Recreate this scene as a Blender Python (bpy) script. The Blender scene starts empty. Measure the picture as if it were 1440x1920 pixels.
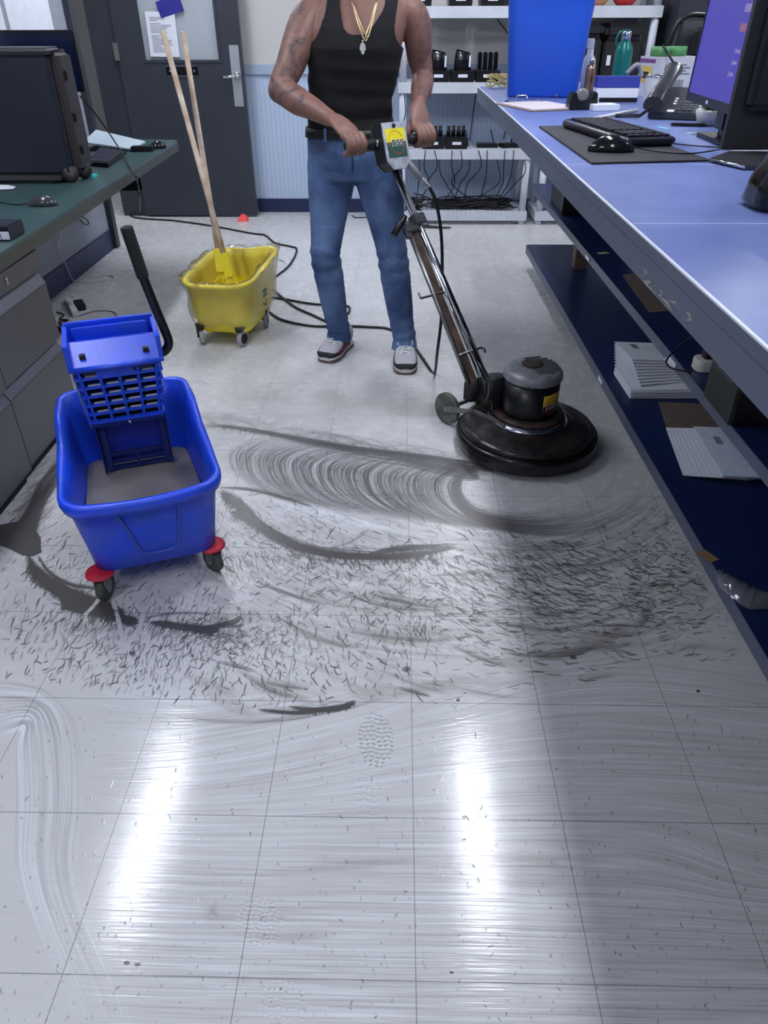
import bpy, bmesh, math, random
import numpy as np
from mathutils import Vector, Matrix

scene = bpy.context.scene
COL = scene.collection
random.seed(7)
RNG = np.random.default_rng(11)
PI = math.pi
T = 0.3048                                   # one floor tile, 12 inches

# ------------------------------------------------------------------ camera
F_PX = 1356.15
CAM = Vector((0.5689, -0.5690, 1.3617))
PITCH, YAW, ROLL = 0.97073, 0.020551, -0.0028064
CM = Matrix.Rotation(YAW, 4, 'Z') @ Matrix.Rotation(PITCH, 4, 'X') @ Matrix.Rotation(ROLL, 4, 'Z')
cam_data = bpy.data.cameras.new('camera')
cam_data.sensor_fit = 'HORIZONTAL'; cam_data.sensor_width = 36.0
cam_data.lens = F_PX / 1440 * 36.0
cam_data.clip_start = 0.02; cam_data.clip_end = 60
camera = bpy.data.objects.new('camera', cam_data); COL.objects.link(camera)
camera.matrix_world = Matrix.Translation(CAM) @ CM
scene.camera = camera

def _ray(u, v): return CM.to_3x3() @ Vector(((u-720)/F_PX, -(v-960)/F_PX, -1.0))
def PZ(u, v, z=0.0):
    d = _ray(u, v); t = (z-CAM.z)/d.z; return CAM + d*t
def PY(u, v, y):
    d = _ray(u, v); t = (y-CAM.y)/d.y; return CAM + d*t
def PX(u, v, x):
    d = _ray(u, v); t = (x-CAM.x)/d.x; return CAM + d*t

# ------------------------------------------------------------------ exposure, world
scene.view_settings.view_transform = 'Standard'
scene.view_settings.look = 'None'
scene.view_settings.exposure = 0.16
scene.view_settings.gamma = 1.0
scene.view_settings.use_curve_mapping = False
world = bpy.data.worlds.new('world'); scene.world = world; world.use_nodes = True
world.node_tree.nodes['Background'].inputs[0].default_value = (0.80, 0.87, 1.0, 1)
world.node_tree.nodes['Background'].inputs[1].default_value = 0.42
LAMP_POWER = 43.0

# ------------------------------------------------------------------ materials
def lin(c):
    c = c/255.0
    return c/12.92 if c <= 0.04045 else ((c+0.055)/1.055)**2.4
def rgb(c): return (lin(c[0]), lin(c[1]), lin(c[2]), 1.0)
MATS = {}
def mat(name, c, rough=0.5, metal=0.0, var=0.0, scale=20.0, spec=0.5, bump=0.0, bscale=80.0, coat=0.0, c2=None, alpha=1.0, trans=0.0):
    if name in MATS: return MATS[name]
    m = bpy.data.materials.new(name); m.use_nodes = True
    nt = m.node_tree; N = nt.nodes; L = nt.links
    b = N['Principled BSDF']
    b.inputs['Base Color'].default_value = rgb(c)
    b.inputs['Roughness'].default_value = rough
    b.inputs['Metallic'].default_value = metal
    b.inputs['Specular IOR Level'].default_value = spec
    b.inputs['Coat Weight'].default_value = coat
    b.inputs['Alpha'].default_value = alpha
    b.inputs['Transmission Weight'].default_value = trans
    tc = N.new('ShaderNodeTexCoord')
    if var > 0 or c2:
        n = N.new('ShaderNodeTexNoise'); n.inputs['Scale'].default_value = scale; n.inputs['Detail'].default_value = 6
        L.new(tc.outputs['Object'], n.inputs['Vector'])
        r = N.new('ShaderNodeValToRGB')
        a = rgb(c); d = rgb(c2) if c2 else tuple(x*(1-var) for x in a[:3])+(1,)
        r.color_ramp.elements[0].position = 0.38; r.color_ramp.elements[1].position = 0.66
        r.color_ramp.elements[0].color = d; r.color_ramp.elements[1].color = a
        L.new(n.outputs['Fac'], r.inputs['Fac']); L.new(r.outputs['Color'], b.inputs['Base Color'])
    if bump > 0:
        n2 = N.new('ShaderNodeTexNoise'); n2.inputs['Scale'].default_value = bscale; n2.inputs['Detail'].default_value = 4
        L.new(tc.outputs['Object'], n2.inputs['Vector'])
        bp = N.new('ShaderNodeBump'); bp.inputs['Strength'].default_value = bump; bp.inputs['Distance'].default_value = 0.004
        L.new(n2.outputs['Fac'], bp.inputs['Height']); L.new(bp.outputs['Normal'], b.inputs['Normal'])
    MATS[name] = m
    return m
def emit(name, c, s):
    m = bpy.data.materials.new(name); m.use_nodes = True
    b = m.node_tree.nodes['Principled BSDF']
    b.inputs['Base Color'].default_value = (0.02, 0.02, 0.02, 1)
    b.inputs['Emission Color'].default_value = rgb(c); b.inputs['Emission Strength'].default_value = s
    return m

M_WHITE = mat('white_paint', (216, 219, 224), 0.6, var=0.06, scale=3)
M_WALLUP = mat('wall_cream', (205, 204, 202), 0.8, var=0.08, scale=30)
M_WALLLO = mat('wall_pale_blue', (178, 196, 222), 0.6, var=0.08, scale=6)
M_RAIL = mat('rail_grey_blue', (166, 182, 204), 0.5)
M_NAVY = mat('navy_rubber', (28, 42, 84), 0.45, var=0.2, scale=8)
M_BLACK = mat('black_plastic', (14, 15, 19), 0.38)
M_BLACKG = mat('black_gloss', (10, 11, 14), 0.15)
M_BLACKM = mat('black_matte', (24, 25, 29), 0.75, var=0.2, scale=30)
M_DARK = mat('dark_grey_plastic', (44, 46, 52), 0.5)
M_CABLE = mat('black_cable', (12, 13, 17), 0.45)
M_CHROME = mat('chrome', (205, 208, 214), 0.16, metal=1.0, var=0.25, scale=12)
M_STEEL = mat('worn_steel', (150, 152, 156), 0.35, metal=0.9, var=0.5, scale=18)
M_PAPER = mat('paper', (226, 231, 242), 0.8, var=0.05, scale=14)
M_INK = mat('grey_print', (84, 88, 100), 0.8)
M_LABEL = mat('white_label', (225, 230, 245), 0.6)
M_PLWHITE = mat('white_shelf_plastic', (205, 211, 222), 0.5, var=0.1, scale=9)

# ------------------------------------------------------------------ mesh helpers
class MB:
    def __init__(s): s.v = []; s.f = []; s.sm = []
    def add(s, vs, fs, smooth=False):
        o = len(s.v); s.v += [Vector(x) for x in vs]
        for f in fs: s.f.append(tuple(i+o for i in f)); s.sm.append(smooth)
        return s
    def box(s, a, b, M=None):
        x0, y0, z0 = a; x1, y1, z1 = b
        vs = [Vector(p) for p in ((x0,y0,z0),(x1,y0,z0),(x1,y1,z0),(x0,y1,z0),(x0,y0,z1),(x1,y0,z1),(x1,y1,z1),(x0,y1,z1))]
        if M: vs = [M @ p for p in vs]
        return s.add(vs, [(0,3,2,1),(4,5,6,7),(0,1,5,4),(1,2,6,5),(2,3,7,6),(3,0,4,7)])
    def prism(s, poly, z0, z1, M=None, smooth=False):
        n = len(poly)
        vs = [Vector((p[0], p[1], z0)) for p in poly] + [Vector((p[0], p[1], z1)) for p in poly]
        if M: vs = [M @ p for p in vs]
        return s.add(vs, [tuple(reversed(range(n))), tuple(range(n, 2*n))] + [(i, (i+1) % n, n+(i+1) % n, n+i) for i in range(n)])
    def loft(s, rings, closed=True, cap=True, smooth=True, wrap=False):
        n = len(rings[0]); vs = [p for r in rings for p in r]; fs = []
        R = len(rings)
        for i in range(R if wrap else R-1):
            j = (i+1) % R
            for k in range(n if closed else n-1):
                l = (k+1) % n
                fs.append((i*n+k, i*n+l, j*n+l, j*n+k))
        o = len(s.v)
        s.add(vs, fs, smooth)
        if cap and not wrap:
            s.f.append(tuple(o+k for k in reversed(range(n)))); s.sm.append(False)
            s.f.append(tuple(o+(R-1)*n+k for k in range(n))); s.sm.append(False)
        return s
    def lathe(s, prof, n=32, M=None, cap=True):
        rings = []
        for r, z in prof:
            ring = [Vector((r*math.cos(2*PI*k/n), r*math.sin(2*PI*k/n), z)) for k in range(n)]
            rings.append([M @ p for p in ring] if M else ring)
        return s.loft(rings, cap=cap)
    def tube(s, pts, r, n=8, cap=True):
        pts = [Vector(p) for p in pts]
        rs = r if isinstance(r, (list, tuple)) else [r]*len(pts)
        rings = []; up = None
        for i, p in enumerate(pts):
            d = (pts[min(i+1, len(pts)-1)] - pts[max(i-1, 0)])
            if d.length < 1e-9: d = Vector((0, 0, 1))
            d.normalize()
            if up is None:
                up = Vector((0, 0, 1)) if abs(d.z) < 0.9 else Vector((1, 0, 0))
            a = d.cross(up)
            if a.length < 1e-6: a = d.cross(Vector((0, 1, 0)))
            a.normalize(); b = a.cross(d); up = b
            rings.append([p + (a*math.cos(2*PI*k/n) + b*math.sin(2*PI*k/n))*rs[i] for k in range(n)])
        return s.loft(rings, cap=cap)
    def cyl(s, a, b, r, n=20, r2=None): return s.tube([a, b], [r, r if r2 is None else r2], n)
    def sphere(s, c, r, n=16, sc=(1, 1, 1), M=None):
        c = Vector(c); rings = []
        for i in range(n//2+1):
            th = PI*(i+0.02)/(n//2+0.04)
            ring = [Vector((r*sc[0]*math.sin(th)*math.cos(2*PI*k/n), r*sc[1]*math.sin(th)*math.sin(2*PI*k/n), r*sc[2]*math.cos(th))) for k in range(n)]
            rings.append([c + (M @ p if M else p) for p in ring])
        return s.loft([list(reversed(r_)) for r_ in rings])
    def build(s, name, m, parent=None, bevel=0.0, seg=2, world=False, xf=None, sub=0):
        vs = s.v
        if xf: vs = [xf @ p for p in vs]
        if world and parent is not None:
            inv = FR[parent.name].inverted(); vs = [inv @ p for p in vs]
        me = bpy.data.meshes.new(name); me.from_pydata([tuple(p) for p in vs], [], s.f)
        me.polygons.foreach_set('use_smooth', s.sm)
        me.materials.append(m); me.update()
        bm = bmesh.new(); bm.from_mesh(me); bmesh.ops.recalc_face_normals(bm, faces=bm.faces)
        if bevel > 0:
            es = [e for e in bm.edges if len(e.link_faces) == 2 and e.calc_face_angle(0) > 0.6]
            if es: bmesh.ops.bevel(bm, geom=es, offset=bevel, segments=seg, affect='EDGES', clamp_overlap=True)
        bm.to_mesh(me); bm.free()
        o = bpy.data.objects.new(name, me); COL.objects.link(o)
        if parent is not None: o.parent = parent
        FR[o.name] = FR[parent.name].copy() if parent is not None else Matrix.Identity(4)
        if sub:
            mo = o.modifiers.new('sub', 'SUBSURF'); mo.levels = sub; mo.render_levels = sub
        return o
FR = {}
def thing(name, label, cat, loc=(0, 0, 0), rz=0.0, group=None):
    o = bpy.data.objects.new(name, None); COL.objects.link(o)
    o.location = loc; o.rotation_euler = (0, 0, rz); o.empty_display_size = 0.05
    o['label'] = label; o['category'] = cat
    if group: o['group'] = group
    FR[o.name] = Matrix.Translation(Vector(loc)) @ Matrix.Rotation(rz, 4, 'Z')
    return o
def tag(o, label, cat, group=None, kind=None):
    o['label'] = label; o['category'] = cat
    if group: o['group'] = group
    if kind: o['kind'] = kind
    return o
def struct(o): o['kind'] = 'structure'; return o
def dup(root, loc, rz, label, group=None):
    r = root.copy(); COL.objects.link(r); r.location = loc; r.rotation_euler = (0, 0, rz); r['label'] = label
    if group: r['group'] = group
    for ch in list(root.children):
        c = ch.copy(); COL.objects.link(c); c.parent = r
        for g in list(ch.children):
            d = g.copy(); COL.objects.link(d); d.parent = c
    return r
def spline(pts, n=8):
    P = [Vector(p) for p in pts]; out = []
    for i in range(len(P)-1):
        p0 = P[max(i-1, 0)]; p1 = P[i]; p2 = P[i+1]; p3 = P[min(i+2, len(P)-1)]
        for k in range(n):
            t = k/n
            out.append(0.5*((2*p1) + (p2-p0)*t + (2*p0-5*p1+4*p2-p3)*t*t + (3*p1-p0-3*p2+p3)*t**3))
    out.append(P[-1]); return out
def rrect(w, d, r, n=5, cx=0, cy=0):
    out = []
    for sx, sy, a0 in ((1, 1, 0), (-1, 1, 90), (-1, -1, 180), (1, -1, 270)):
        for k in range(n+1):
            a = math.radians(a0 + 90*k/n)
            out.append((cx + sx*(w/2-r) + r*math.cos(a), cy + sy*(d/2-r) + r*math.sin(a)))
    return out
def text(name, s, size, M, m, parent, ext=0.0004, bold=0.0):
    c = bpy.data.curves.new(name, 'FONT'); c.body = s; c.size = size; c.extrude = ext; c.offset = bold
    c.align_x = 'CENTER'; c.align_y = 'CENTER'
    o = bpy.data.objects.new('t', c); COL.objects.link(o)
    dg = bpy.context.evaluated_depsgraph_get(); dg.update()
    me = bpy.data.meshes.new_from_object(o.evaluated_get(dg))
    bpy.data.objects.remove(o); me.transform(FR[parent.name].inverted() @ M)
    me.materials.clear(); me.materials.append(m)
    t = bpy.data.objects.new(name, me); COL.objects.link(t); t.parent = parent
    FR[t.name] = FR[parent.name].copy()
    return t
def frame(o, x, y):
    x = Vector(x).normalized(); y = Vector(y); z = x.cross(y).normalized(); y = z.cross(x)
    M = Matrix.Identity(4)
    for i in range(3): M[i][0] = x[i]; M[i][1] = y[i]; M[i][2] = z[i]; M[i][3] = o[i]
    return M

# ------------------------------------------------------------------ room lamps (first, they light everything)
H_CEIL = 2.6
XL, XR, YB, YF = -1.50, 4.2, 5.92, -3.0
M_LAMP = emit('lamp_diffuser', (243, 246, 255), LAMP_POWER)
first = None
spots = [(-0.86, 1.3), (1.06, 1.3), (-0.86, 3.95), (1.06, 3.95), (-0.86, -1.6), (1.06, -1.6), (2.9, 1.3), (2.9, 3.95), (-2.4, 5.0)]  # last spot is an added lamp that brightens the passage floor
names = ['over the green desk', 'over the middle of the aisle', 'above the doorway side', 'above the white shelving', 'behind the viewer over the desk side',
         'behind the viewer over the counter side', 'over the far side of the blue counter', 'over the right rear corner', 'added to brighten the passage beyond the dark door']
for i, (x, y) in enumerate(spots):
    lab = 'narrow fluorescent ceiling light ' + names[i]
    if first is None:
        first = thing('ceiling_light', lab, 'ceiling light', (x, y, H_CEIL), 0, 'fluorescent ceiling lights')
        b = MB(); b.box((-0.10, -0.02, -0.03), (-0.072, 1.24, 0.0)); b.box((0.072, -0.02, -0.03), (0.10, 1.24, 0.0))
        b.box((-0.072, -0.02, -0.03), (0.072, 0.0, 0.0)); b.box((-0.072, 1.22, -0.03), (0.072, 1.24, 0.0)); b.build('fixture_frame', M_WHITE, first)
        MB().box((-0.072, 0.0, -0.025), (0.072, 1.22, -0.012)).build('diffuser', M_LAMP, first)
    else:
        dup(first, (x, y, H_CEIL), 0, lab, 'fluorescent ceiling lights')

# ------------------------------------------------------------------ floor
XS = np.arange(-1.36, 1.502, 0.0016)
vv = np.arange(1965.0, 686.0, -1.2)
YS = np.array([PZ(720, float(v)).y for v in vv])
NX, NY = len(XS), len(YS)
D = np.zeros((4, NY*NX))       # slurry, brown, streak, ridge
def to_world(p):
    p = np.asarray(p, float); a = CM
    dx = (p[:, 0]-720)/F_PX; dy = -(p[:, 1]-960)/F_PX
    d = [a[i][0]*dx + a[i][1]*dy - a[i][2] for i in range(3)]
    t = -CAM.z/d[2]
    return np.stack([CAM.x+d[0]*t, CAM.y+d[1]*t], 1)
BUF = {0: [], 1: [], 2: [], 3: []}
def splat(ch, P, w):
    w = np.asarray(w, float)
    BUF[ch].append(np.column_stack([P, np.broadcast_to(w, (len(P),))]))
def flush():
    for ch, lst in BUF.items():
        A = np.concatenate(lst); P, w = A[:, :2], A[:, 2]
        fx = (P[:, 0]-XS[0])/(XS[1]-XS[0]); fy = np.interp(P[:, 1], YS, np.arange(NY), left=-1, right=-1)
        ok = (fx > 0) & (fx < NX-1.01) & (fy > 0) & (fy < NY-1.01)
        fx, fy, w = fx[ok], fy[ok], w[ok]
        ix, iy = fx.astype(int), fy.astype(int); ax, ay = fx-ix, fy-iy
        for dx_, dy_, ww in ((0, 0, (1-ax)*(1-ay)), (1, 0, ax*(1-ay)), (0, 1, (1-ax)*ay), (1, 1, ax*ay)):
            D[ch] += np.bincount((iy+dy_)*NX+ix+dx_, w*ww, NY*NX)
def cr(pts, n):
    P = np.asarray(pts, float); P = np.vstack([2*P[0]-P[1], P, 2*P[-1]-P[-2]])
    m = len(P)-3; t = np.linspace(0, m-1e-6, n); i = t.astype(int); f = (t-i)[:, None]
    p0, p1, p2, p3 = P[i], P[i+1], P[i+2], P[i+3]
    return 0.5*(2*p1+(p2-p0)*f+(2*p0-5*p1+4*p2-p3)*f*f+(3*p1-p0-3*p2+p3)*f**3)
def brush(ch, pts, width, lines, w, jit=2.0, a=0.0, b=1.0, taper=True, frag=0.6, tail=None):
    """bundle of fine bristle lines following pts (photo pixels on the floor)"""
    L = np.abs(np.diff(np.asarray(pts, float), axis=0)).sum(); n = int(L/0.8)+20
    base = cr(pts, n); tn = np.gradient(base, axis=0); tn /= np.linalg.norm(tn, axis=1)[:, None]+1e-9
    nm = np.stack([-tn[:, 1], tn[:, 0]], 1); s = np.linspace(0, 1, n)
    prof = np.sqrt(np.clip(np.sin(PI*np.clip(s, 0, 1)), 0, 1)) if taper else np.ones(n)
    for k in range(lines):
        o = RNG.uniform(-1, 1); l = RNG.uniform(frag, 1.0); s0 = RNG.uniform(0, 1-l) if l < 1 else 0
        m_ = (s >= s0) & (s <= s0+l)
        off = o*width/2*prof + np.interp(s, np.linspace(0, 1, 6), RNG.normal(0, jit, 6))
        P = to_world(base[m_]+nm[m_]*off[m_][:, None])
        fade = np.sin(PI*(s[m_]-s0)/l)**0.4
        if tail: fade = fade*np.clip(1-(s[m_]-tail)/(1-tail), 0, 1)**1.5
        splat(ch, P, w*RNG.uniform(0.3, 1.0)*fade)
def band(x):   # upper slurry line left by the pad
    return np.interp(x, [380, 450, 520, 600, 680, 760, 830, 890, 960], [797, 803, 815, 829, 843, 853, 861, 868, 872])
# pad swirls : the machine was walked from left to right
for i in range(190):
    x0 = 436 + 420*(i/190)**.95 + RNG.normal(0, 5); q = (x0-436)/420
    yb = band(x0+95); yl = 863+(x0-436)*.135; st = 0.22+0.78*abs(math.sin(i*0.37))**1.5*RNG.uniform(0.5, 1)
    pts = [(x0+105, yb), (x0+45, yb+8), (x0+8, yb+(yl-yb)*.55), (x0, yl), (x0+12, yl+28), (x0+45, yl+54), (x0+95, yl+72), (x0+190, yl+90), (x0+330, yl+92)]
    if q > 0.6: pts = pts[:-2]+[(x0+190, yl+86), (x0+310, yl+72), (x0+400, yl+40)]
    brush(0, pts, 11, 5, 0.34*st, 2.4, frag=0.4, tail=.42)
    if i % 2 == 0: brush(1, pts[:8], 18, 6, 0.36*st, 3.5, frag=0.4)
    else: brush(2, pts[:8], 12, 6, 0.5*(1-st), 3, frag=0.3)
for i in range(46):
    k = i/46; o = RNG.normal(0, 3); st = .3+.7*abs(math.sin(i*.8))
    pts = [(890-14*k, 876+2*k), (866-16*k, 902+4*k), (868-14*k+o, 934+8*k), (902-8*k, 960+14*k), (980, 972+26*k), (1080+10*k, 966+34*k), (1165+26*k, 936+34*k), (1215+40*k, 880+20*k)]
    brush(0, pts, 9, 5, .26*st, 3, frag=.3, tail=.5); brush(2, pts, 11, 5, .5*(1-st)+.1, 3, frag=.3)
    if i % 2: brush(1, pts, 16, 5, .26, 4, frag=.3)
brush(0, [(520, 822), (640, 842), (760, 858), (880, 874), (930, 884)], 24, 110, .26, 3, frag=.2)
brush(0, [(740, 862), (810, 872), (870, 884), (900, 896)], 28, 130, .34, 3, frag=.2)
for sx in (0, 60, 130): brush(2, [(455, 905+sx*.02), (560, 945+sx*.1), (660, 972+sx*.1), (765, 995), (900, 1004)], 7, 12, .5, 2, frag=.4)
brush(1, [(420, 850), (560, 880), (700, 910), (850, 930), (1000, 930), (1150, 890)], 130, 260, .10, 8, frag=.2)
for i in range(26):
    x0 = 640+RNG.normal(0, 150); yb = band(x0)
    brush(0, [(x0-130, yb-16), (x0-60, yb-26), (x0+10, yb-12), (x0+30, yb+2)], 8, 4, 0.16, 1.5)
# wide rings around where the machine stands
for i in range(60):
    k = i/60; rx = 165+k*160+RNG.normal(0, 6); ry = 88+k*108
    a0, a1 = (165-30*k, RNG.uniform(-10, 25)); an = np.radians(np.linspace(a0+RNG.uniform(-15, 10), a1, 9))
    pts = np.stack([985+14*k+rx*np.cos(an), 880+8*k+ry*np.sin(an)], 1)
    brush(0, pts, 11, 4, 0.15*RNG.uniform(0.2, 1), 3.5, frag=0.3); 
    if i % 2 == 0: brush(1, pts, 18, 7, 0.3, 4, frag=0.3); brush(2, pts, 16, 6, .4, 4, frag=.3)
for i in range(14):   # faint rings in front of shoes
    x0 = RNG.uniform(430, 820); y0 = RNG.uniform(745, 790)
    brush(1, [(x0-110, y0+8), (x0-30, y0-8), (x0+60, y0-6), (x0+120, y0+10)], 14, 14, 0.16, 3)
DARK = [  # solid slurry ridges (pts, width, strength)
 ([(385,797),(450,803),(520,815),(600,829),(680,843),(760,853),(830,861),(895,872)], 9, 1.0),
 ([(405,918),(440,938),(480,980),(530,1012),(590,1032),(660,1041),(740,1043),(800,1036),(862,1024)], 14, 1.5),
 ([(408,914),(470,918),(540,935),(590,952)], 6, .8), ([(412,925),(450,948),(478,976)], 15, 1.2),
 ([(430,960),(470,975),(520,1005),(560,1022)], 12, 1.0),
 ([(690,1038),(740,1030),(790,1026),(855,1022)], 8, 1.1),
 ([(50,1040),(72,1078),(112,1105),(150,1122),(200,1140),(235,1150)], 22, 2.0),
 ([(110,1118),(150,1134),(190,1142),(230,1156)], 18, 2.0), ([(220,1148),(232,1160),(262,1164)], 12, 1.2),
 ([(278,1166),(320,1171),(365,1178),(395,1180),(415,1170)], 11, 1.8), ([(385,1180),(430,1168),(455,1158)], 9, .9),
 ([(60,1030),(58,985),(70,940),(105,885),(140,850)], 26, .75), ([(30,985),(45,955),(80,920),(108,905)], 16, .6),
 ([(72,1040),(90,1070),(130,1095),(190,1103),(260,1098)], 5, .7), ([(265,1160),(330,1150),(420,1150)], 5, .5),
 ([(680,1106),(740,1126),(800,1136),(840,1138)], 5, .6), ([(800,1080),(860,1078),(920,1072)], 6, .4),
 ([(540,1326),(590,1331),(640,1326),(668,1316)], 8, 1.2), ([(480,1330),(540,1336),(600,1336)], 6, .8),
 ([(300,1340),(400,1352),(520,1350),(640,1330),(740,1302)], 6, .35),
 ([(1000,1232),(1060,1222),(1120,1207),(1178,1180)], 10, .5), ([(1195,1180),(1215,1150),(1222,1110)], 12, .4),
 ([(1010,1048),(1080,1062),(1150,1052),(1210,1020)], 6, .35), ([(950,1020),(1010,1030),(1070,1024),(1108,1018)], 9, .45),
 ([(560,895),(640,880),(660,930)], 3, .2), ([(610,1030),(660,1015),(700,985)], 3, .4), ([(360,805),(400,798),(450,800)], 8, .5),
 ([(850,930),(930,958),(1010,962),(1070,950)], 3, .2), ([(620,1170),(700,1190),(790,1200),(860,1198)], 8, .45),
 ([(510,1150),(560,1180),(620,1205),(680,1215)], 8, .4), ([(440,1250),(500,1290),(560,1310)], 9, .35),
]
for pts, w_, s_ in DARK:
    weak = s_ < .62
    brush(0, pts, w_, int(w_*(2.2 if weak else 5)), (0.32 if weak else .60)*s_, w_*0.16, frag=0.3 if weak else .45)
    if weak: brush(1, pts, w_*1.5, int(w_*4), .5*s_, w_*.2, frag=.3)
    brush(0, pts, w_*2.2, int(w_*1.6), 0.25*s_, w_*0.3, frag=0.15)
    if s_ >= 1:      # ragged lower lip
        P_ = cr(pts, 400)
        for k in range(int(w_*9)):
            c_ = P_[RNG.integers(20, 380)]; a_ = math.radians(RNG.choice([50, 115])+RNG.normal(0, 16)); l_ = RNG.uniform(4, w_*1.1)
            t = np.linspace(0, 1, int(l_*2)+3)[:, None]; splat(0, to_world(c_+np.array([[0, w_*.25]])+t*l_*np.array([[math.cos(a_), math.sin(a_)]])), .8*s_*RNG.uniform(.2, 1))
    brush(3, pts, w_*1.3, int(w_*3), 0.4*s_, w_*0.2, frag=0.4)
BROWN = [([(430,745),(520,733),(620,748),(720,772),(820,770)], 26, .35), ([(580,744),(615,741),(650,744)], 18, 1.0), ([(720,772),(790,768),(850,772)], 18, .8),
 ([(720,700),(728,740),(735,780)], 5, .6), ([(640,1180),(740,1196),(850,1196)], 14, .6), ([(560,1140),(600,1190),(690,1220)], 16, .4), ([(330,1190),(380,1175),(440,1175),(520,1190)], 30, .6),
 ([(1000,1235),(1080,1220),(1160,1190),(1220,1140)], 22, .6), ([(640,1290),(700,1300),(760,1302)], 18, .7), ([(470,1280),(530,1300),(590,1318)], 14, .7), ([(350,1250),(420,1310),(480,1340)], 20, .4),
 ([(470,1640),(620,1625),(780,1612)], 10, .5), ([(820,1615),(960,1630),(1075,1640)], 40, .45), ([(420,1745),(540,1750),(640,1748)], 18, .3), ([(880,1300),(1000,1270),(1150,1262)], 12, .3),
 ([(720,1310),(830,1285),(960,1270)], 12, .5), ([(300,1500),(420,1478),(560,1460)], 30, .12), ([(440,1010),(520,1080),(620,1110)], 16, .25), ([(660,760),(560,790),(480,780)], 30, .2),
 ([(400,1700),(420,1712),(700,1690)], 30, .12), ([(100,880),(60,960),(90,1040)], 40, .25)]
for k in range(95):
    u = RNG.uniform(330, 1250); v = RNG.uniform(1050, 1300)
    if not (v < 1345-0.14*abs(u-600)): continue
    l = RNG.uniform(50, 190); sl_ = RNG.uniform(.05, .5) if u < 900 else RNG.uniform(-.25, .15); c_ = RNG.uniform(-.2, .25)
    P_ = [(u, v), (u+l*.35, v+l*.35*sl_+l*c_*.22), (u+l*.7, v+l*.7*sl_+l*c_*.22), (u+l, v+l*sl_)]
    BROWN.append((P_, RNG.uniform(5, 13), RNG.uniform(.15, .6)))
    if k % 3 == 0: brush(0, P_, RNG.uniform(4, 9), 16, RNG.uniform(.05, .22), 1.2, frag=.4)
for pts, w_, s_ in BROWN: brush(1, pts, w_*1.5, int(w_*4), 0.35*s_, w_*0.15, frag=0.3)
# faint drag texture over the scrubbed zone
for k in range(2300):
    an0 = RNG.uniform(35, 150); rad = RNG.uniform(150, 640); da = RNG.uniform(4, 18)
    an = np.radians(np.linspace(an0, an0+da, 60)); cx_, cy_ = 900+RNG.normal(0, 60), 690+RNG.normal(0, 25)
    P = np.stack([cx_+rad*1.25*np.cos(an), cy_+rad*.88*np.sin(an)], 1)
    if P[30, 1] > 1340-.14*abs(P[30, 0]-600) or P[30, 1] < 955 or P[30, 0] < 250: continue
    n_ = int(rad*1.1*math.radians(da)/.8)+8; P = cr(P[::6], n_); f = np.sin(PI*np.linspace(0, 1, len(P)))**.5
    m_ = RNG.random(); W = to_world(P)
    if m_ < .45: splat(2, W, RNG.uniform(.1, .55)*f)
    elif m_ < .78: splat(1, W, RNG.uniform(.2, .8)*f); splat(1, to_world(P+np.array([[0, 1.2]])), .4*f)
    else: splat(0, W, RNG.uniform(.05, .35)*f)
for k in range(900):   # wipes and scuffs on the older dry floor behind
    u, v = RNG.uniform(330, 1230), RNG.uniform(692, 830)
    l = RNG.uniform(20, 110); a_ = RNG.normal(0, .22); c_ = RNG.normal(0, .15)
    t = np.linspace(0, 1, int(l*1.2)+6); P = np.stack([u+l*t, v+l*(a_*t+c_*t*t)], 1)
    ch_ = 1 if RNG.random() < .6 else 2; splat(ch_, to_world(P), (RNG.uniform(.1, .6) if ch_ == 1 else RNG.uniform(-.5, .5))*np.sin(PI*t)**.5)
# short dark scratches and dashes in the wet area
def dashes(n, fu, ang, L, w, ch=0, wd=0.9, sa=14):
    for k in range(n):
        u, v = fu()
        if u is None: continue
        a = math.radians(ang(u, v)+RNG.normal(0, sa)); l = RNG.uniform(*L)*0.5
        bend = RNG.normal(0, 1.2)
        t = np.linspace(-1, 1, int(l*2.6)+4)
        P = np.stack([u+l*t*math.cos(a)-bend*t*t*math.sin(a), v+l*t*math.sin(a)+bend*t*t*math.cos(a)], 1)
        k_ = RNG.uniform(0.15, 1)**1.3
        for o in (((0, 0), (0, wd)) if RNG.random() < .35 else ((0, 0),)):
            splat(ch, to_world(P+np.array([o])), w*1.15*k_*(1-t*t*0.6))
def field(u, v):
    if u > 820: return 22-0.10*(v-1100)+(u-1000)*-0.04
    if u < 420 and v > 1080: return 118-0.02*u
    if v > 1150: return 55 if RNG.random() < .6 else 105
    return 35 if RNG.random() < .65 else -35
def reg(c, s, lim):
    def f():
        for _ in range(20):
            u = RNG.normal(c[0], s[0]); v = RNG.normal(c[1], s[1])
            if lim(u, v): return u, v
        return None, None
    return f
inside = lambda u, v: v < 1350-0.14*abs(u-600) and (v > 880 or u > 1180) and u < 1390 and u > 5 and not (420 < u < 1150 and v < 965) and not (860 < u < 1220 and v < 1010-0.25*abs(u-1040))
dashes(1250, reg((1060, 1105), (190, 70), inside), field, (9, 30), 1.1)
dashes(900, reg((700, 1130), (210, 80), inside), field, (6, 22), 1.0, sa=28)
dashes(560, reg((330, 1240), (170, 50), inside), field, (7, 22), 1.0, sa=22)
dashes(520, reg((150, 1120), (120, 110), inside), lambda u, v: 125+0.1*(v-1000), (4, 20), 1.0, sa=20)
dashes(420, reg((1270, 1050), (50, 90), inside), lambda u, v: -12, (3, 16), 0.9, sa=30)
dashes(500, reg((500, 1010), (90, 50), lambda u, v: v < 1100), lambda u, v: 40, (5, 18), 0.6, sa=35)
dashes(260, reg((780, 930), (190, 50), lambda u, v: v > 850), lambda u, v: 30, (8, 22), 0.35, sa=30)
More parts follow.
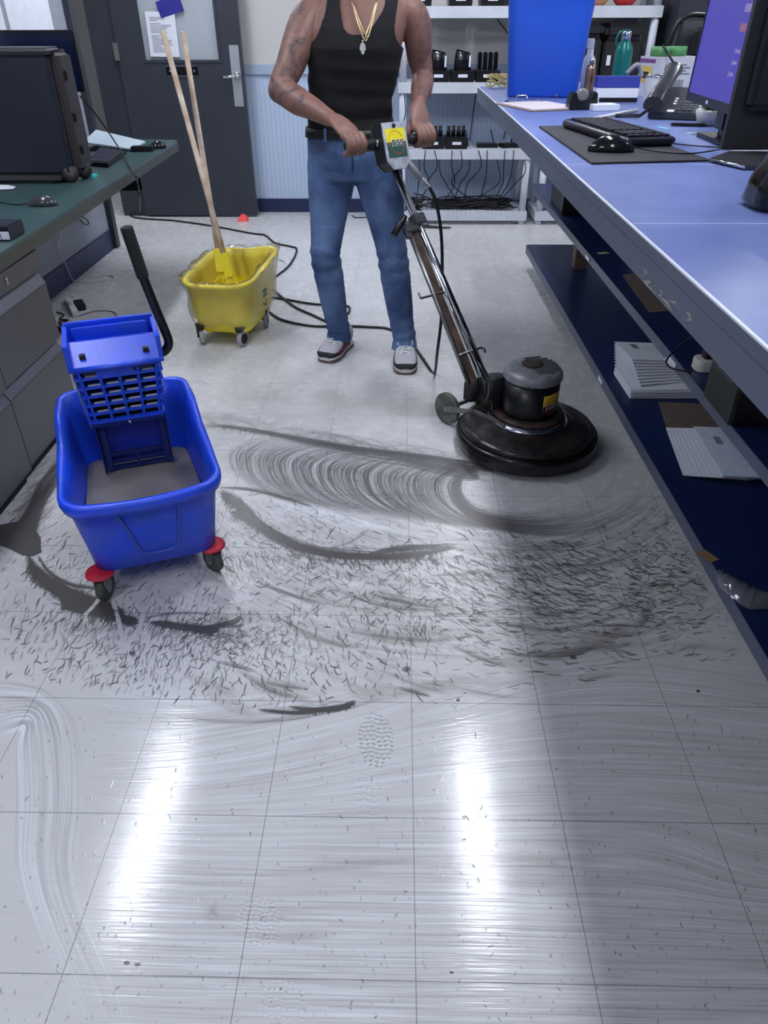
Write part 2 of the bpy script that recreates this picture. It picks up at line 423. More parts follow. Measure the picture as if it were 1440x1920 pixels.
dashes(260, reg((50, 930), (50, 50), lambda u, v: True), lambda u, v: -35, (14, 40), 0.5, sa=8)
dashes(300, reg((430, 1190), (60, 25), lambda u, v: True), lambda u, v: -20, (6, 20), 0.9, sa=35)
dashes(350, reg((640, 1050), (150, 14), lambda u, v: v > 1036), lambda u, v: 60, (6, 18), 0.9, sa=20)
dashes(300, reg((200, 1165), (110, 18), lambda u, v: True), lambda u, v: 115, (8, 26), 0.9, sa=14)
dashes(700, lambda: (RNG.uniform(0, 1440), RNG.uniform(1320, 1918)), lambda u, v: 85-(u-700)*0.02, (3, 12), 0.35, wd=0.6, sa=30)
dashes(200, lambda: (RNG.uniform(300, 1300), RNG.uniform(690, 880)), lambda u, v: 10, (3, 18), 0.25, sa=30)
# long brush streaks of the drying film, near floor
def flow(u, v):
    a = -0.26*math.exp(-((v-1400)/110)**2)*math.exp(-((u-620)/330)**2)
    a += -0.30*math.exp(-((v-1290)/60)**2)*math.exp(-((u-850)/260)**2)+0.14*math.exp(-((u-240)/110)**2-((v-1310)/60)**2)
    a += 0.35*math.exp(-((u-1330)/120)**2-((v-1600)/90)**2)+0.12*math.exp(-((u-1350)/200)**2-((v-1300)/120)**2)
    return a+0.02
for k in range(3000):
    u, v = RNG.uniform(150, 1460), RNG.uniform(1235, 1960)
    if v < 1350-0.16*abs(u-600) and u < 1000: continue
    n = int(RNG.uniform(40, 190)); P = np.zeros((n, 2)); sgn = RNG.choice([-1, 1])*RNG.uniform(.15, 1)
    for j in range(n):
        P[j] = (u, v); a = flow(u, v); u += 1.9*math.cos(a); v += 1.9*math.sin(a)
        if u < 190: pass
    Q = np.repeat(P, 2, axis=0); Q[1::2, 0] += 0.95
    W = to_world(Q); f = np.sin(PI*np.linspace(0, 1, len(W)))**0.5
    sgn *= 0.75; splat(2, W, sgn*0.42*f); splat(2, to_world(Q+np.array([[0, 1.0]])), sgn*0.42*f)
    if sgn < -0.75 and k % 3 == 0: splat(0, W, 0.10*f)
for k in range(520):  # left turning strokes
    s = RNG.uniform(0, 1); j = RNG.normal(0, 3)
    pts = [(-60, 1275+150*s), (20, 1278+105*s), (95-55*s, 1300+70*s), (140-110*s+j, 1365+40*s), (152-120*s+j, 1500), (140-110*s+j, 1620), (165-105*s+j, 1730), (225-105*s+j, 1870), (260-100*s, 1980)]
    P = cr(pts, 900); i0 = RNG.integers(0, 500); P = P[i0:i0+RNG.integers(120, 400)]
    sgn = RNG.choice([-1, 1])*RNG.uniform(.2, 1); f = np.sin(PI*np.linspace(0, 1, len(P)))**0.5
    splat(2, to_world(P), sgn*0.24*f); splat(2, to_world(P+np.array([[1.0, 0]])), sgn*0.24*f)
# white wheel tracks through the slurry
for pts in ([(196,1098),(186,1122),(172,1140),(160,1152)], [(212,1128),(222,1160),(228,1190),(240,1220)], [(286,1125),(270,1145),(262,1175),(244,1200),(232,1225)]):
    P = cr(pts, 160)
    for o in np.arange(-4, 4.1, 0.7): splat(3, to_world(P+np.array([[o, 0]])), -1.2)
# shoe prints
for (cu, cv, w, h, rows) in ((705, 1388, 33, 52, 13), (690, 1490, 26, 42, 7), (487, 1726, 44, 46, 11), (530, 1880, 45, 50, 6)):
    for r_ in range(rows):
        t = (r_+0.5)/rows*2-1; ww = w*math.sqrt(max(0.05, 1-t*t)); vv_ = cv+t*h
        for rep in range(5):
            x = np.arange(-ww, ww, 0.8); keep = np.sin(x*0.55+RNG.uniform(0, 6)) > -0.4; x = x[keep]
            P = np.stack([cu+x, vv_+0.10*x+np.sin(x*0.2)*1.5+RNG.normal(0, 1.0, len(x))+rep*0.7], 1)
            splat(2, to_world(P), 0.9 if rep > 2 else -0.55)
            if cu in (705,) and rep < 2: splat(0, to_world(P), 0.30)
for (u, v, r) in ((238, 1805, 5), (258, 1807, 5), (871, 1532, 2.5), (859, 1313, 3), (847, 1823, 2.5), (1309, 1296, 3), (248, 1225, 6), (762, 1255, 8), (1075, 1232, 6)):
    t = RNG.uniform(0, 2*PI, 400); rr = r*np.sqrt(RNG.uniform(0, 1, 400))
    splat(0, to_world(np.stack([u+rr*np.cos(t), v+0.7*rr*np.sin(t)], 1)), 0.22)
flush()
# solid puddle by the cabinets
def poly_fill(poly, w):
    poly = to_world(np.array(poly, float)); x0, x1 = poly[:, 0].min(), poly[:, 0].max(); y0, y1 = poly[:, 1].min(), poly[:, 1].max()
    cx = np.where((XS > x0) & (XS < x1))[0]; cy = np.where((YS > y0) & (YS < y1))[0]
    X, Y = np.meshgrid(XS[cx], YS[cy]); ins = np.zeros(X.shape, bool); n = len(poly)
    for i in range(n):
        xa, ya = poly[i]; xb, yb = poly[(i+1) % n]
        c = ((ya > Y) != (yb > Y)) & (X < (xb-xa)*(Y-ya)/(yb-ya+1e-12)+xa); ins ^= c
    idx = (cy[:, None]*NX+cx[None, :])[ins]; D[0][idx] = np.maximum(D[0][idx], w)
poly_fill([(-30,990),(0,984),(35,977),(52,955),(70,925),(95,905),(80,950),(62,985),(76,1008),(78,1036),(60,1044),(42,1042),(21,1031),(0,1023),(-30,1018)], 3.0)
poly_fill([(52,1040),(66,1058),(92,1082),(128,1100),(120,1112),(140,1120),(200,1136),(232,1148),(226,1158),(190,1150),(146,1150),(118,1142),(112,1124),(84,1102),(62,1078)], 3.0)
poly_fill([(278,1165),(320,1169),(365,1175),(418,1168),(392,1183),(360,1180),(312,1176)], 2.6)
poly_fill([(110,880),(70,915),(40,968),(62,962),(96,915),(118,905)], 0.9)
def soften(a, n):
    a = a.reshape(NY, NX)
    for _ in range(n):
        a = (np.roll(a, 1, 0)+np.roll(a, -1, 0)+np.roll(a, 1, 1)+np.roll(a, -1, 1)+4*a)/8
    return a.ravel()
D[0] = 1.25*D[0]+0.15*soften(D[0], 1); D[1] *= 1.2; D[2] *= 1.25; D[1] = soften(D[1], 1); D[1] = soften(D[1], 5); D[2] = soften(D[2], 1)
clean = np.clip(-D[3], 0, 1)
slurry = (1-np.exp(-1.05*np.clip(D[0], 0, 6)))*(1-clean)
brown = 1-np.exp(-0.7*np.clip(D[1], 0, 6)); streak = 0.5+0.5*np.tanh(D[2]*0.9)
ridge = np.clip(D[3], 0, 1)
edge = np.minimum(np.minimum(np.arange(NX)[None, :], (NX-1-np.arange(NX))[None, :]), (NY-1-np.arange(NY))[:, None]).ravel()
fade = np.clip(edge/25.0, 0, 1)
colr = np.stack([slurry*fade, brown*fade, 0.5+(streak-0.5)*fade, np.clip(ridge+clean, 0, 1)*fade], 1).astype(np.float32)
XX, YY = np.meshgrid(XS, YS)
co = np.stack([XX.ravel(), YY.ravel(), np.zeros(NX*NY)], 1)
j, i = np.meshgrid(np.arange(NX-1), np.arange(NY-1)); a = (i*NX+j).ravel()
quads = np.stack([a, a+1, a+NX+1, a+NX], 1)
gx0, gx1, gy0, gy1 = XS[0], XS[-1], YS[0], YS[-1]
X0, X1, Y0, Y1 = -3.2, XR, YF, 8.0
outer = np.array([(X0,Y0,0),(X1,Y0,0),(X1,Y1,0),(X0,Y1,0),(gx0,gy0,0),(gx1,gy0,0),(gx1,gy1,0),(gx0,gy1,0)], float)
o = len(co)
quads = np.vstack([quads, [[o,o+1,o+5,o+4],[o+1,o+2,o+6,o+5],[o+2,o+3,o+7,o+6],[o+3,o,o+4,o+7]]])
co = np.vstack([co, outer]); colr = np.vstack([colr, np.tile([[0, 0, .5, 0]], (8, 1)).astype(np.float32)])
fm = bpy.data.meshes.new('floor')
fm.vertices.add(len(co)); fm.vertices.foreach_set('co', co.ravel().astype(np.float32))
fm.loops.add(len(quads)*4); fm.loops.foreach_set('vertex_index', quads.ravel().astype(np.int32))
fm.polygons.add(len(quads)); fm.polygons.foreach_set('loop_start', np.arange(0, len(quads)*4, 4, dtype=np.int32))
fm.update(calc_edges=True)
ca = fm.color_attributes.new('grime', 'FLOAT_COLOR', 'POINT')
if colr.shape[1] == 4: ca.data.foreach_set('color', colr.ravel())

def floor_material():
    m = bpy.data.materials.new('vinyl_tile_floor'); m.use_nodes = True
    nt = m.node_tree; N = nt.nodes; L = nt.links; b = N['Principled BSDF']
    def mth(op, a, bb=None, c=None, clamp=False):
        n = N.new('ShaderNodeMath'); n.operation = op; n.use_clamp = clamp
        for k, x in enumerate((a, bb, c)):
            if x is None: continue
            if isinstance(x, (int, float)): n.inputs[k].default_value = x
            else: L.new(x, n.inputs[k])
        return n.outputs[0]
    def mix(f, a, bb):
        n = N.new('ShaderNodeMix'); n.data_type = 'RGBA'
        if isinstance(f, (int, float)): n.inputs['Factor'].default_value = f
        else: L.new(f, n.inputs['Factor'])
        for k, x in ((6, a), (7, bb)):
            if isinstance(x, tuple): n.inputs[k].default_value = x
            else: L.new(x, n.inputs[k])
        return n.outputs[2]
    tc = N.new('ShaderNodeTexCoord'); P = tc.outputs['Object']
    at = N.new('ShaderNodeAttribute'); at.attribute_name = 'grime'
    sp = N.new('ShaderNodeSeparateColor'); L.new(at.outputs['Color'], sp.inputs[0])
    sl, br, stk, rd = sp.outputs[0], sp.outputs[1], sp.outputs[2], at.outputs['Alpha']
    def noise(scale, detail=4, vec=P, sc=None, rough=0.5):
        n = N.new('ShaderNodeTexNoise'); n.inputs['Scale'].default_value = scale; n.inputs['Detail'].default_value = detail; n.inputs['Roughness'].default_value = rough
        if sc:
            mp = N.new('ShaderNodeMapping'); mp.inputs['Scale'].default_value = sc; L.new(vec, mp.inputs['Vector']); L.new(mp.outputs[0], n.inputs['Vector'])
        else: L.new(vec, n.inputs['Vector'])
        return n.outputs['Fac']
    big = noise(1.6, 5); mid = noise(14, 6, rough=0.65); fine = noise(420, 2)
    comb = noise(9, 5, sc=(1.0, 20.0, 1)); fleck_n = noise(90, 2, sc=(1.0, 0.45, 1))
    colr_ = mix(mth('MULTIPLY', mth('SUBTRACT', big, 0.35), 1.2, clamp=True), rgb((194, 195, 196)), rgb((211, 212, 216)))
    colr_ = mix(mth('MULTIPLY', mth('SUBTRACT', mid, 0.50), 0.5, clamp=True), colr_, rgb((176, 178, 182)))
    colr_ = mix(mth('MULTIPLY', mth('SUBTRACT', comb, 0.5), 0.6, clamp=True), colr_, rgb((168, 170, 176)))
    old = noise(5.5, 7, rough=0.68, sc=(0.8, 1.6, 1))
    zf = N.new('ShaderNodeMapRange'); sx0 = N.new('ShaderNodeSeparateXYZ'); L.new(P, sx0.inputs[0]); L.new(sx0.outputs[1], zf.inputs[0]); zf.inputs[1].default_value = 0.4; zf.inputs[2].default_value = 1.2; zf.inputs[3].default_value = 0.25; zf.inputs[4].default_value = 1.0
    colr_ = mix(mth('MULTIPLY', mth('MULTIPLY', mth('SUBTRACT', old, 0.49), 1.1, clamp=True), zf.outputs[0]), colr_, rgb((166, 163, 155)))
    colr_ = mix(mth('MULTIPLY', mth('SUBTRACT', fine, 0.55), 0.8, clamp=True), colr_, rgb((160, 162, 168)))
    # chips in the vinyl
    mp = N.new('ShaderNodeMapping'); mp.inputs['Scale'].default_value = (1.0, 0.5, 1); L.new(P, mp.inputs['Vector'])
    vo = N.new('ShaderNodeTexVoronoi'); vo.inputs['Scale'].default_value = 34; L.new(mp.outputs[0], vo.inputs['Vector'])
    sv = N.new('ShaderNodeSeparateColor'); L.new(vo.outputs['Color'], sv.inputs[0])
    chip = mth('MULTIPLY', mth('LESS_THAN', vo.outputs['Distance'], 0.055), mth('GREATER_THAN', sv.outputs[0], 0.55))
    chip = mth('MULTIPLY', chip, mth('GREATER_THAN', fleck_n, 0.50))
    colr_ = mix(mth('MULTIPLY', chip, 0.7), colr_, rgb((88, 92, 108)))
    vo2 = N.new('ShaderNodeTexVoronoi'); vo2.inputs['Scale'].default_value = 7.5; L.new(mp.outputs[0], vo2.inputs['Vector'])
    sv2 = N.new('ShaderNodeSeparateColor'); L.new(vo2.outputs['Color'], sv2.inputs[0])
    chip2 = mth('MULTIPLY', mth('LESS_THAN', vo2.outputs['Distance'], 0.022), mth('GREATER_THAN', sv2.outputs[1], 0.5))
    colr_ = mix(mth('MULTIPLY', chip2, 0.9), colr_, rgb((38, 56, 120)))
    # film streaks
    s2 = mth('MULTIPLY', mth('SUBTRACT', stk, 0.5), 1.0)
    colr_ = mix(mth('MAXIMUM', s2, 0.0), colr_, rgb((236, 240, 248)))
    colr_ = mix(mth('MULTIPLY', mth('MAXIMUM', mth('MULTIPLY', s2, -1.0), 0.0), 0.95), colr_, rgb((128, 130, 136)))
    # seams
    sx = N.new('ShaderNodeSeparateXYZ'); L.new(P, sx.inputs[0])
    def seam(c, w):
        f = mth('FRACT', mth('ADD', mth('DIVIDE', c, T), 100.5)); d = mth('MULTIPLY', mth('ABSOLUTE', mth('SUBTRACT', f, 0.5)), T)
        return mth('LESS_THAN', d, w)
    sm = mth('MAXIMUM', seam(sx.outputs[0], 0.0008), seam(sx.outputs[1], 0.0009))
    br2 = mth('MULTIPLY', br, mth('MULTIPLY_ADD', mid, 0.9, 0.15), clamp=True)
    colr_ = mix(br2, colr_, rgb((124, 116, 104)))
    slc = mix(mth('MULTIPLY', mth('SUBTRACT', big, 0.3), 1.6, clamp=True), rgb((70, 67, 66)), rgb((52, 50, 54)))
    colr_ = mix(mth('MULTIPLY', sl, 0.95), colr_, slc)
    colr_ = mix(mth('MULTIPLY', sm, 0.62), colr_, rgb((60, 62, 70)))
    L.new(colr_, b.inputs['Base Color'])
    zone = N.new('ShaderNodeMapRange'); zone.interpolation_type = 'SMOOTHSTEP'; L.new(sx.outputs[1], zone.inputs[0]); zone.inputs[1].default_value = 0.55; zone.inputs[2].default_value = 0.85; zone.inputs[3].default_value = 0.0; zone.inputs[4].default_value = 0.14
    ro = mth('ADD', mth('MULTIPLY_ADD', mid, 0.09, 0.085), zone.outputs[0]); ro = mth('ADD', ro, mth('MULTIPLY', sl, 0.03))
    L.new(ro, b.inputs['Roughness']); b.inputs['Specular IOR Level'].default_value = 0.42
    hgt = mth('ADD', mth('MULTIPLY', stk, 0.9), mth('MULTIPLY', mth('ADD', sl, rd), 0.7)); hgt = mth('ADD', hgt, mth('MULTIPLY', comb, 0.7)); hgt = mth('ADD', hgt, mth('MULTIPLY', fine, 0.12)); hgt = mth('ADD', hgt, mth('MULTIPLY', noise(75, 3), 0.25))
    bp = N.new('ShaderNodeBump'); bp.inputs['Strength'].default_value = 0.30; bp.inputs['Distance'].default_value = 0.0010
    L.new(hgt, bp.inputs['Height']); L.new(bp.outputs['Normal'], b.inputs['Normal'])
    return m
fm.materials.append(floor_material())
floor = bpy.data.objects.new('floor', fm); COL.objects.link(floor); FR['floor'] = Matrix.Identity(4); struct(floor)

# ------------------------------------------------------------------ room shell
struct(MB().box((-3.2, YF, H_CEIL), (XR, 8.0, H_CEIL+0.1)).build('ceiling', M_WHITE))
YW = 5.92
def wall_mat():
    m = mat('wall_two_tone', (205, 204, 202), 0.7); nt = m.node_tree; N = nt.nodes; L = nt.links
    tc = N.new('ShaderNodeTexCoord'); s = N.new('ShaderNodeSeparateXYZ'); L.new(tc.outputs['Object'], s.inputs[0])
    g = N.new('ShaderNodeMath'); g.operation = 'GREATER_THAN'; g.inputs[1].default_value = 1.0; L.new(s.outputs[2], g.inputs[0])
    w = N.new('ShaderNodeTexWave'); w.inputs['Scale'].default_value = 9; w.inputs['Distortion'].default_value = 1.2; w.inputs['Detail'].default_value = 3
    L.new(tc.outputs['Object'], w.inputs['Vector'])
    lo = N.new('ShaderNodeMix'); lo.data_type = 'RGBA'; lo.inputs[6].default_value = rgb((176, 194, 220)); lo.inputs[7].default_value = rgb((188, 205, 230)); L.new(w.outputs['Fac'], lo.inputs['Factor'])
    mx = N.new('ShaderNodeMix'); mx.data_type = 'RGBA'; L.new(g.outputs[0], mx.inputs['Factor']); L.new(lo.outputs[2], mx.inputs[6]); mx.inputs[7].default_value = rgb((205, 204, 202))
    L.new(mx.outputs[2], N['Principled BSDF'].inputs['Base Color']); return m
M_WALL = wall_mat()
M_PART = mat('ribbed_wallcover', (150, 156, 168), 0.8, var=0.15, scale=60)
struct(MB().box((-1.72, YW, 0), (XR, YW+0.12, H_CEIL)).build('wall_back', M_WALL))
struct(MB().box((XR, YF, 0), (XR+0.12, 8, H_CEIL)).build('wall_right', M_WALLUP))
struct(MB().box((-3.2, YF-0.12, 0), (XR, YF, H_CEIL)).build('wall_front', M_WALLUP))
struct(MB().box((-1.62, YF, 0), (-1.475, 4.73, H_CEIL)).build('wall_left', M_PART))
struct(MB().box((-1.475, YF, 0), (-1.463, 4.72, 0.13)).build('baseboard_left', M_NAVY))
struct(MB().box((-0.62, YW-0.012, 0), (XR, YW, 0.105)).build('baseboard_back', M_NAVY))
struct(MB().box((-1.70, YW-0.02, 1.0), (XR, YW, 1.065)).build('trim_1', M_RAIL))
M_STEELDOOR = mat('dark_steel_paint', (52, 57, 68), 0.45, var=0.12, scale=5)
# outer room beyond the doorway
struct(MB().box((-3.2, 3.2, 0), (-3.1, 8, H_CEIL)).build('wall_passage', mat('passage_wall', (150, 148, 150), 0.8)))
struct(MB().box((-3.2, 8.0, 0), (XR, 8.1, H_CEIL)).build('wall_passage_end', MATS['passage_wall']))
# door frame (left wall opening y 4.73 .. 5.78)
f = MB(); f.box((-1.63, 4.73, 0), (-1.44, 4.80, 2.1)); f.box((-1.72, 5.76, 0), (-1.52, 5.92, 2.1)); f.box((-1.63, 4.73, 2.1), (-1.44, 5.92, 2.2))
struct(f.build('trim_2', M_STEELDOOR, bevel=0.004))
struct(MB().box((-1.62, 4.73, 2.2), (-1.475, 5.92, H_CEIL)).build('wall_above_door', M_PART))
# door leaf, swung open flat before the back wall
door = thing('door_1', 'open dark steel door with a window and a lever handle, held before the back wall', 'door', (-1.52, 5.72, 0)); struct(door)
DW = 0.92
d = MB()
wx0, wx1, wz0, wz1 = 0.20, 0.75, 1.10, 1.85
for a, b_ in (((0, 0, 0.012), (DW, 0.045, wz0)), ((0, 0, wz1), (DW, 0.045, 2.08)), ((0, 0, wz0), (wx0, 0.045, wz1)), ((wx1, 0, wz0), (DW, 0.045, wz1))): d.box(a, b_)
d.build('door_leaf', M_STEELDOOR, door)
w = MB()
for a, b_ in (((wx0-0.015, -0.006, wz0-0.015), (wx1+0.015, 0.0, wz0+0.004)), ((wx0-0.015, -0.006, wz1-0.004), (wx1+0.015, 0.0, wz1+0.015)),
              ((wx0-0.015, -0.006, wz0+0.004), (wx0+0.004, 0.0, wz1-0.004)), ((wx1-0.004, -0.006, wz0+0.004), (wx1+0.015, 0.0, wz1-0.004))): w.box(a, b_)
w.build('window_frame', M_STEELDOOR, door)
MB().box((wx0, 0.015, wz0), (wx1, 0.03, wz1)).build('window_pane', mat('frosted_pane', (176, 184, 192), 0.25, var=0.08, scale=4), door)
pl = MB().box((0.83, -0.006, 0.80), (0.90, 0.0, 1.195)).build('lock_plate', mat('brushed_plate', (196, 200, 208), 0.32, metal=0.6), door, bevel=0.002)
hd = MB(); hd.lathe([(0.0, 0), (0.027, 0), (0.027, 0.008), (0.018, 0.016), (0.012, 0.03), (0, 0.03)], 20, Matrix.Translation((0.872, -0.006, 1.0)) @ Matrix.Rotation(PI/2, 4, 'X'))
hd.tube([(0.872, -0.034, 1.0), (0.845, -0.05, 1.0), (0.80, -0.05, 0.996), (0.755, -0.045, 0.992)], [0.011, 0.011, 0.010, 0.008], 10)
hd.build('lever_handle', M_CHROME, door)
for z in (0.20, 1.10, 1.75): MB().box((-0.025, -0.008, z), (0.012, 0.0, z+0.11)).build('hinge', mat('hinge_steel', (120, 118, 120), 0.5, metal=0.5), door)
sl = MB(); sl.box((0.345, -0.007, 0.998), (0.58, 0, 1.068)); sl.build('sign_holder', M_BLACKG, door)
b = MB(); b.box((0.345, -0.009, 0.998), (0.58, -0.006, 1.004)); b.box((0.345, -0.009, 1.062), (0.58, -0.006, 1.068))
for x in (0.372, 0.553): b.sphere((x, -0.009, 1.033), 0.008, 10)
b.build('sign_holder_trim', M_CHROME, door)
# paper notices
def sheet(name, label, cat, P0, xdir, ydir, w, h, lines, group=None, seed=0, m=None):
    rnd = random.Random(seed); t = thing(name, label, cat, P0, 0, group)
    M = frame(P0, xdir, ydir)
    MB().box((0, 0, 0), (w, h, 0.0006), M).build('sheet', m or M_PAPER, t, world=True)
    b = MB(); y = h*0.90
    for k in range(lines):
        y -= h*0.8/lines
        if rnd.random() < .12: continue
        b.box((w*0.12, y, 0.0006), (w*(0.35+rnd.random()*0.5), y+h*0.009+0.0008, 0.0009), M)
    if b.v: b.build('printed_lines', M_INK, t, world=True)
    return t
sheet('paper_notice', 'white printed notice taped inside the window of the dark door', 'notice', Vector((-1.275, 5.712, 1.125)), (1, 0, -0.02), (0, 0, 1), 0.215, 0.275, 24, seed=3)
b = MB(); b.box((-0.09, 0, 0), (0.09, 0.001, 0.10)); lb = b.build('blue_sticker', mat('sticker_blue', (40, 44, 140), 0.5), None, xf=Matrix.Translation((-1.07, 5.710, 1.38)) @ Matrix.Rotation(-0.25, 4, 'Y'))
tag(lb, 'small blue sticker high on the pane of the dark door', 'sticker')
# wall papers over the left desk
for k, (y0, y1, z0, z1, lab) in enumerate(((3.95, 4.52, 1.20, 1.62, 'big pale poster on the left wall beside the dark door frame'), (3.2, 3.9, 1.20, 1.62, 'white notice with faint print at the left end of the wall'))):
    sheet('wall_poster', lab, 'poster', Vector((-1.474, y1, z0)), (0, -1, 0), (0, 0, 1), y1-y0, z1-z0, 9 if k else 3, seed=k+9)

# ------------------------------------------------------------------ left desk
M_GREEN = mat('green_laminate', (58, 82, 84), 0.32, var=0.12, scale=5)
M_OLIVE = mat('olive_edge', (70, 72, 66), 0.5, var=0.1)
desk = thing('desk', 'green topped desk running along the left wall over grey file cabinets', 'desk', (-1.1, 2.6, 0))
A = PZ(328, 268, .74); Bp = PZ(0, 475, .74); dirn = (Bp-A).normalized(); far = A; near = A+dirn*3.6
poly = [(-1.462, 4.45), (far.x-0.03, 4.37), (far.x, 4.31), (near.x, near.y), (-1.462, near.y)]
MB().prism(poly, 0.733, 0.742).build('desk_top', M_GREEN, desk, world=True)
MB().prism([(p[0]+(0.002 if p[0] > -1.4 else 0), p[1]) for p in poly], 0.69, 0.7329).build('desk_edge', M_OLIVE, desk, world=True, bevel=0.002)
MB().box((-1.3, 0.5, 0.0), (-0.80, 0.53, 0.69)).build('end_panel', M_OLIVE, desk, world=True)
MB().box((-1.461, 4.10, 0.50), (-0.98, 4.13, 0.69)).build('bracket', M_BLACK, desk, world=True)
# file cabinets
M_CAB = mat('grey_cabinet_paint', (78, 78, 82), 0.42, var=0.08, scale=3)
M_PULL = mat('cabinet_pull', (96, 98, 108), 0.35)
def cabinet(y0, y1, kind, label):
    xf_ = -0.715 - 0.02*(0.5*(y0+y1)-1.6)
    t = thing('file_cabinet', label, 'cabinet', (xf_-0.3, (y0+y1)/2, 0), 0, 'grey file cabinets under the green desk')
    MB().box((xf_-0.58, y0+0.004, 0.05), (xf_-0.022, y1-0.004, 0.685)).build('cabinet_body', M_CAB, t, world=True, bevel=0.003)
    MB().box((xf_-0.55, y0+0.004, 0.0), (xf_-0.035, y1-0.004, 0.05)).build('plinth', M_BLACKM, t, world=True)
    rows = [(0.055, 0.345), (0.355, 0.60), (0.615, 0.682)] if kind else [(0.055, 0.345), (0.355, 0.682)]
    for r, (z0, z1) in enumerate(rows):
        last = kind and r == 2
        fr = MB().box((xf_-0.022, y0+0.006, z0), (xf_, y1-0.006, z1-(0 if last else 0.035))).build('drawer', M_CAB, t, world=True, bevel=0.002)
        if not last:
            b = MB(); b.add([(xf_-0.022, y0+0.006, z1), (xf_-0.022, y1-0.006, z1), (xf_+0.0, y1-0.006, z1-0.035), (xf_+0.0, y0+0.006, z1-0.035), (xf_-0.022, y0+0.006, z1-0.035), (xf_-0.022, y1-0.006, z1-0.035)],
                             [(0, 1, 2, 3), (4, 5, 1, 0), (3, 2, 5, 4), (0, 3, 4), (1, 5, 2)])
            b.build('handle', M_PULL, fr, world=True)
        else:
            for zz in (0.642, 0.655):
                MB().cyl((xf_, y0+(y1-y0)*0.42, zz), (xf_+0.004, y0+(y1-y0)*0.42, zz), 0.006, 14).build('lock', M_CHROME, fr, world=True)
cabinet(1.60, 2.07, True, 'grey file cabinet with a thin locking top drawer, furthest along the green desk')
cabinet(1.12, 1.595, False, 'grey two-drawer file cabinet next to the dirty puddle, beside the one with the lock')
cabinet(0.64, 1.115, False, 'grey file cabinet nearest the viewer, cut by the left edge of the picture')

# ------------------------------------------------------------------ right counter
M_BLUETOP = mat('blue_laminate', (112, 128, 182), 0.36, c2=(98, 114, 170), scale=7)
M_EDGE = mat('grey_blue_edge', (92, 99, 120), 0.45, var=0.12, scale=6)
M_NAVYSH = mat('navy_shelf_laminate', (22, 38, 82), 0.35, var=0.2, scale=3)
M_LIP = mat('light_lip', (214, 220, 232), 0.4)
CX, CZ, CY1 = 0.962, 1.07, 3.68
counter = thing('counter', 'long standing-height counter with a blue laminate top along the right side', 'counter', (1.6, 1.5, 0))
for i, (y0, y1) in enumerate(((-1.6, 0.735), (0.737, 1.336), (1.338, CY1))):
    MB().box((CX+0.004, y0, CZ-0.02), (2.25, y1, CZ)).build('counter_top', M_BLUETOP, counter, world=True)
MB().box((CX, -1.6, CZ-0.062), (2.25, CY1, CZ-0.021)).build('counter_apron', M_EDGE, counter, world=True, bevel=0.001)
MB().box((CX, -1.6, CZ-0.0205), (CX+0.0035, CY1, CZ-0.001)).build('edge_band', M_EDGE, counter, world=True)
MB().box((CX-0.001, -1.6, CZ-0.002), (CX+0.0038, CY1, CZ+0.0006)).build('edge_lip', M_LIP, counter, world=True)
for y0, y1 in ((0.7352, 0.7368), (1.3362, 1.3378)): MB().box((CX+0.004, y0, CZ-0.01), (2.25, y1, CZ+0.0003)).build('joint_strip', M_LIP, counter, world=True)
b = MB()
for (y, z, l, w) in ((0.62, 1.02, .05, .012), (0.55, 1.025, .035, .02), (0.50, 1.018, .06, .010), (0.40, 1.03, .03, .014)):
    for k in range(5):
        yy = y+random.uniform(-.03, .03); zz = 1.010+random.uniform(0, .018)
        b.add([(CX-0.0006, yy, zz), (CX-0.0006, yy-l*random.uniform(.3, 1), zz+random.uniform(-.004, .012)), (CX-0.0006, yy-l*.5, zz+.004)], [(0, 1, 2)])
b.build('edge_scuff', mat('scuff', (168, 160, 150), 0.7), counter, world=True)
MB().box((2.10, -1.6, 0.0), (2.14, CY1-0.1, CZ-0.063)).build('back_panel', M_NAVYSH, counter, world=True)
def slab(name, label, zt, th, xf, yb, yn=-1.6, n='storage_shelf'):
    t = thing(n, label, 'shelf', (1.75, 1.5, zt-th))
    r = 0.03; pl_ = [(xf(yn), yn), (2.098, yn), (2.098, yb)]
    x0 = xf(yb)
    for k in range(5):
        a = PI/2*k/4; pl_.append((x0+r-r*math.sin(a), yb-r+r*math.cos(a)))
    MB().prism(pl_, zt-0.002, zt).build('shelf_surface', M_NAVYSH, t, world=True)
    MB().prism(pl_, zt-th, zt-0.0021).build('shelf_edge', M_EDGE, t, world=True, bevel=0.001)
    return t
lowx = lambda y: 1.424+(y-0.6)*(-0.0095)
midx = lambda y: 1.424+(y-0.9)*(-0.0090)
low = slab('low', 'lowest navy shelf under the counter, just above the floor', 0.147, 0.046, lowx, 4.28)
mid = slab('mid', 'middle navy shelf under the counter carrying the black computers', 0.50, 0.036, midx, 4.34)
for u, v, z, X, n in ((1100, 491, .482, midx(3), 1), (1258, 684, .482, midx(1.6), 1), (1249, 692, .474, midx(1.6), 1), (1438, 868, .482, midx(.9), 0)):
    if n:
        p = PX(u, v, X-0.002); MB().box((X-0.0022, p.y-0.035, 0.474), (X-0.0008, p.y+0.035, 0.488) if z > .48 else (X-0.0008, p.y+0.035, 0.4739)).build('edge_label', M_LABEL, mid, world=True) if z > .48 else MB().box((X-0.0022, p.y-0.06, 0.466), (X-0.0008, p.y+0.03, 0.472)).build('edge_label', M_LABEL, mid, world=True)
p = PX(1124, 716, lowx(2.2)-0.002); MB().box((p.x-0.0002, p.y-0.03, 0.112), (p.x+0.0016, p.y+0.03, 0.127)).build('edge_label', M_LABEL, low, world=True)
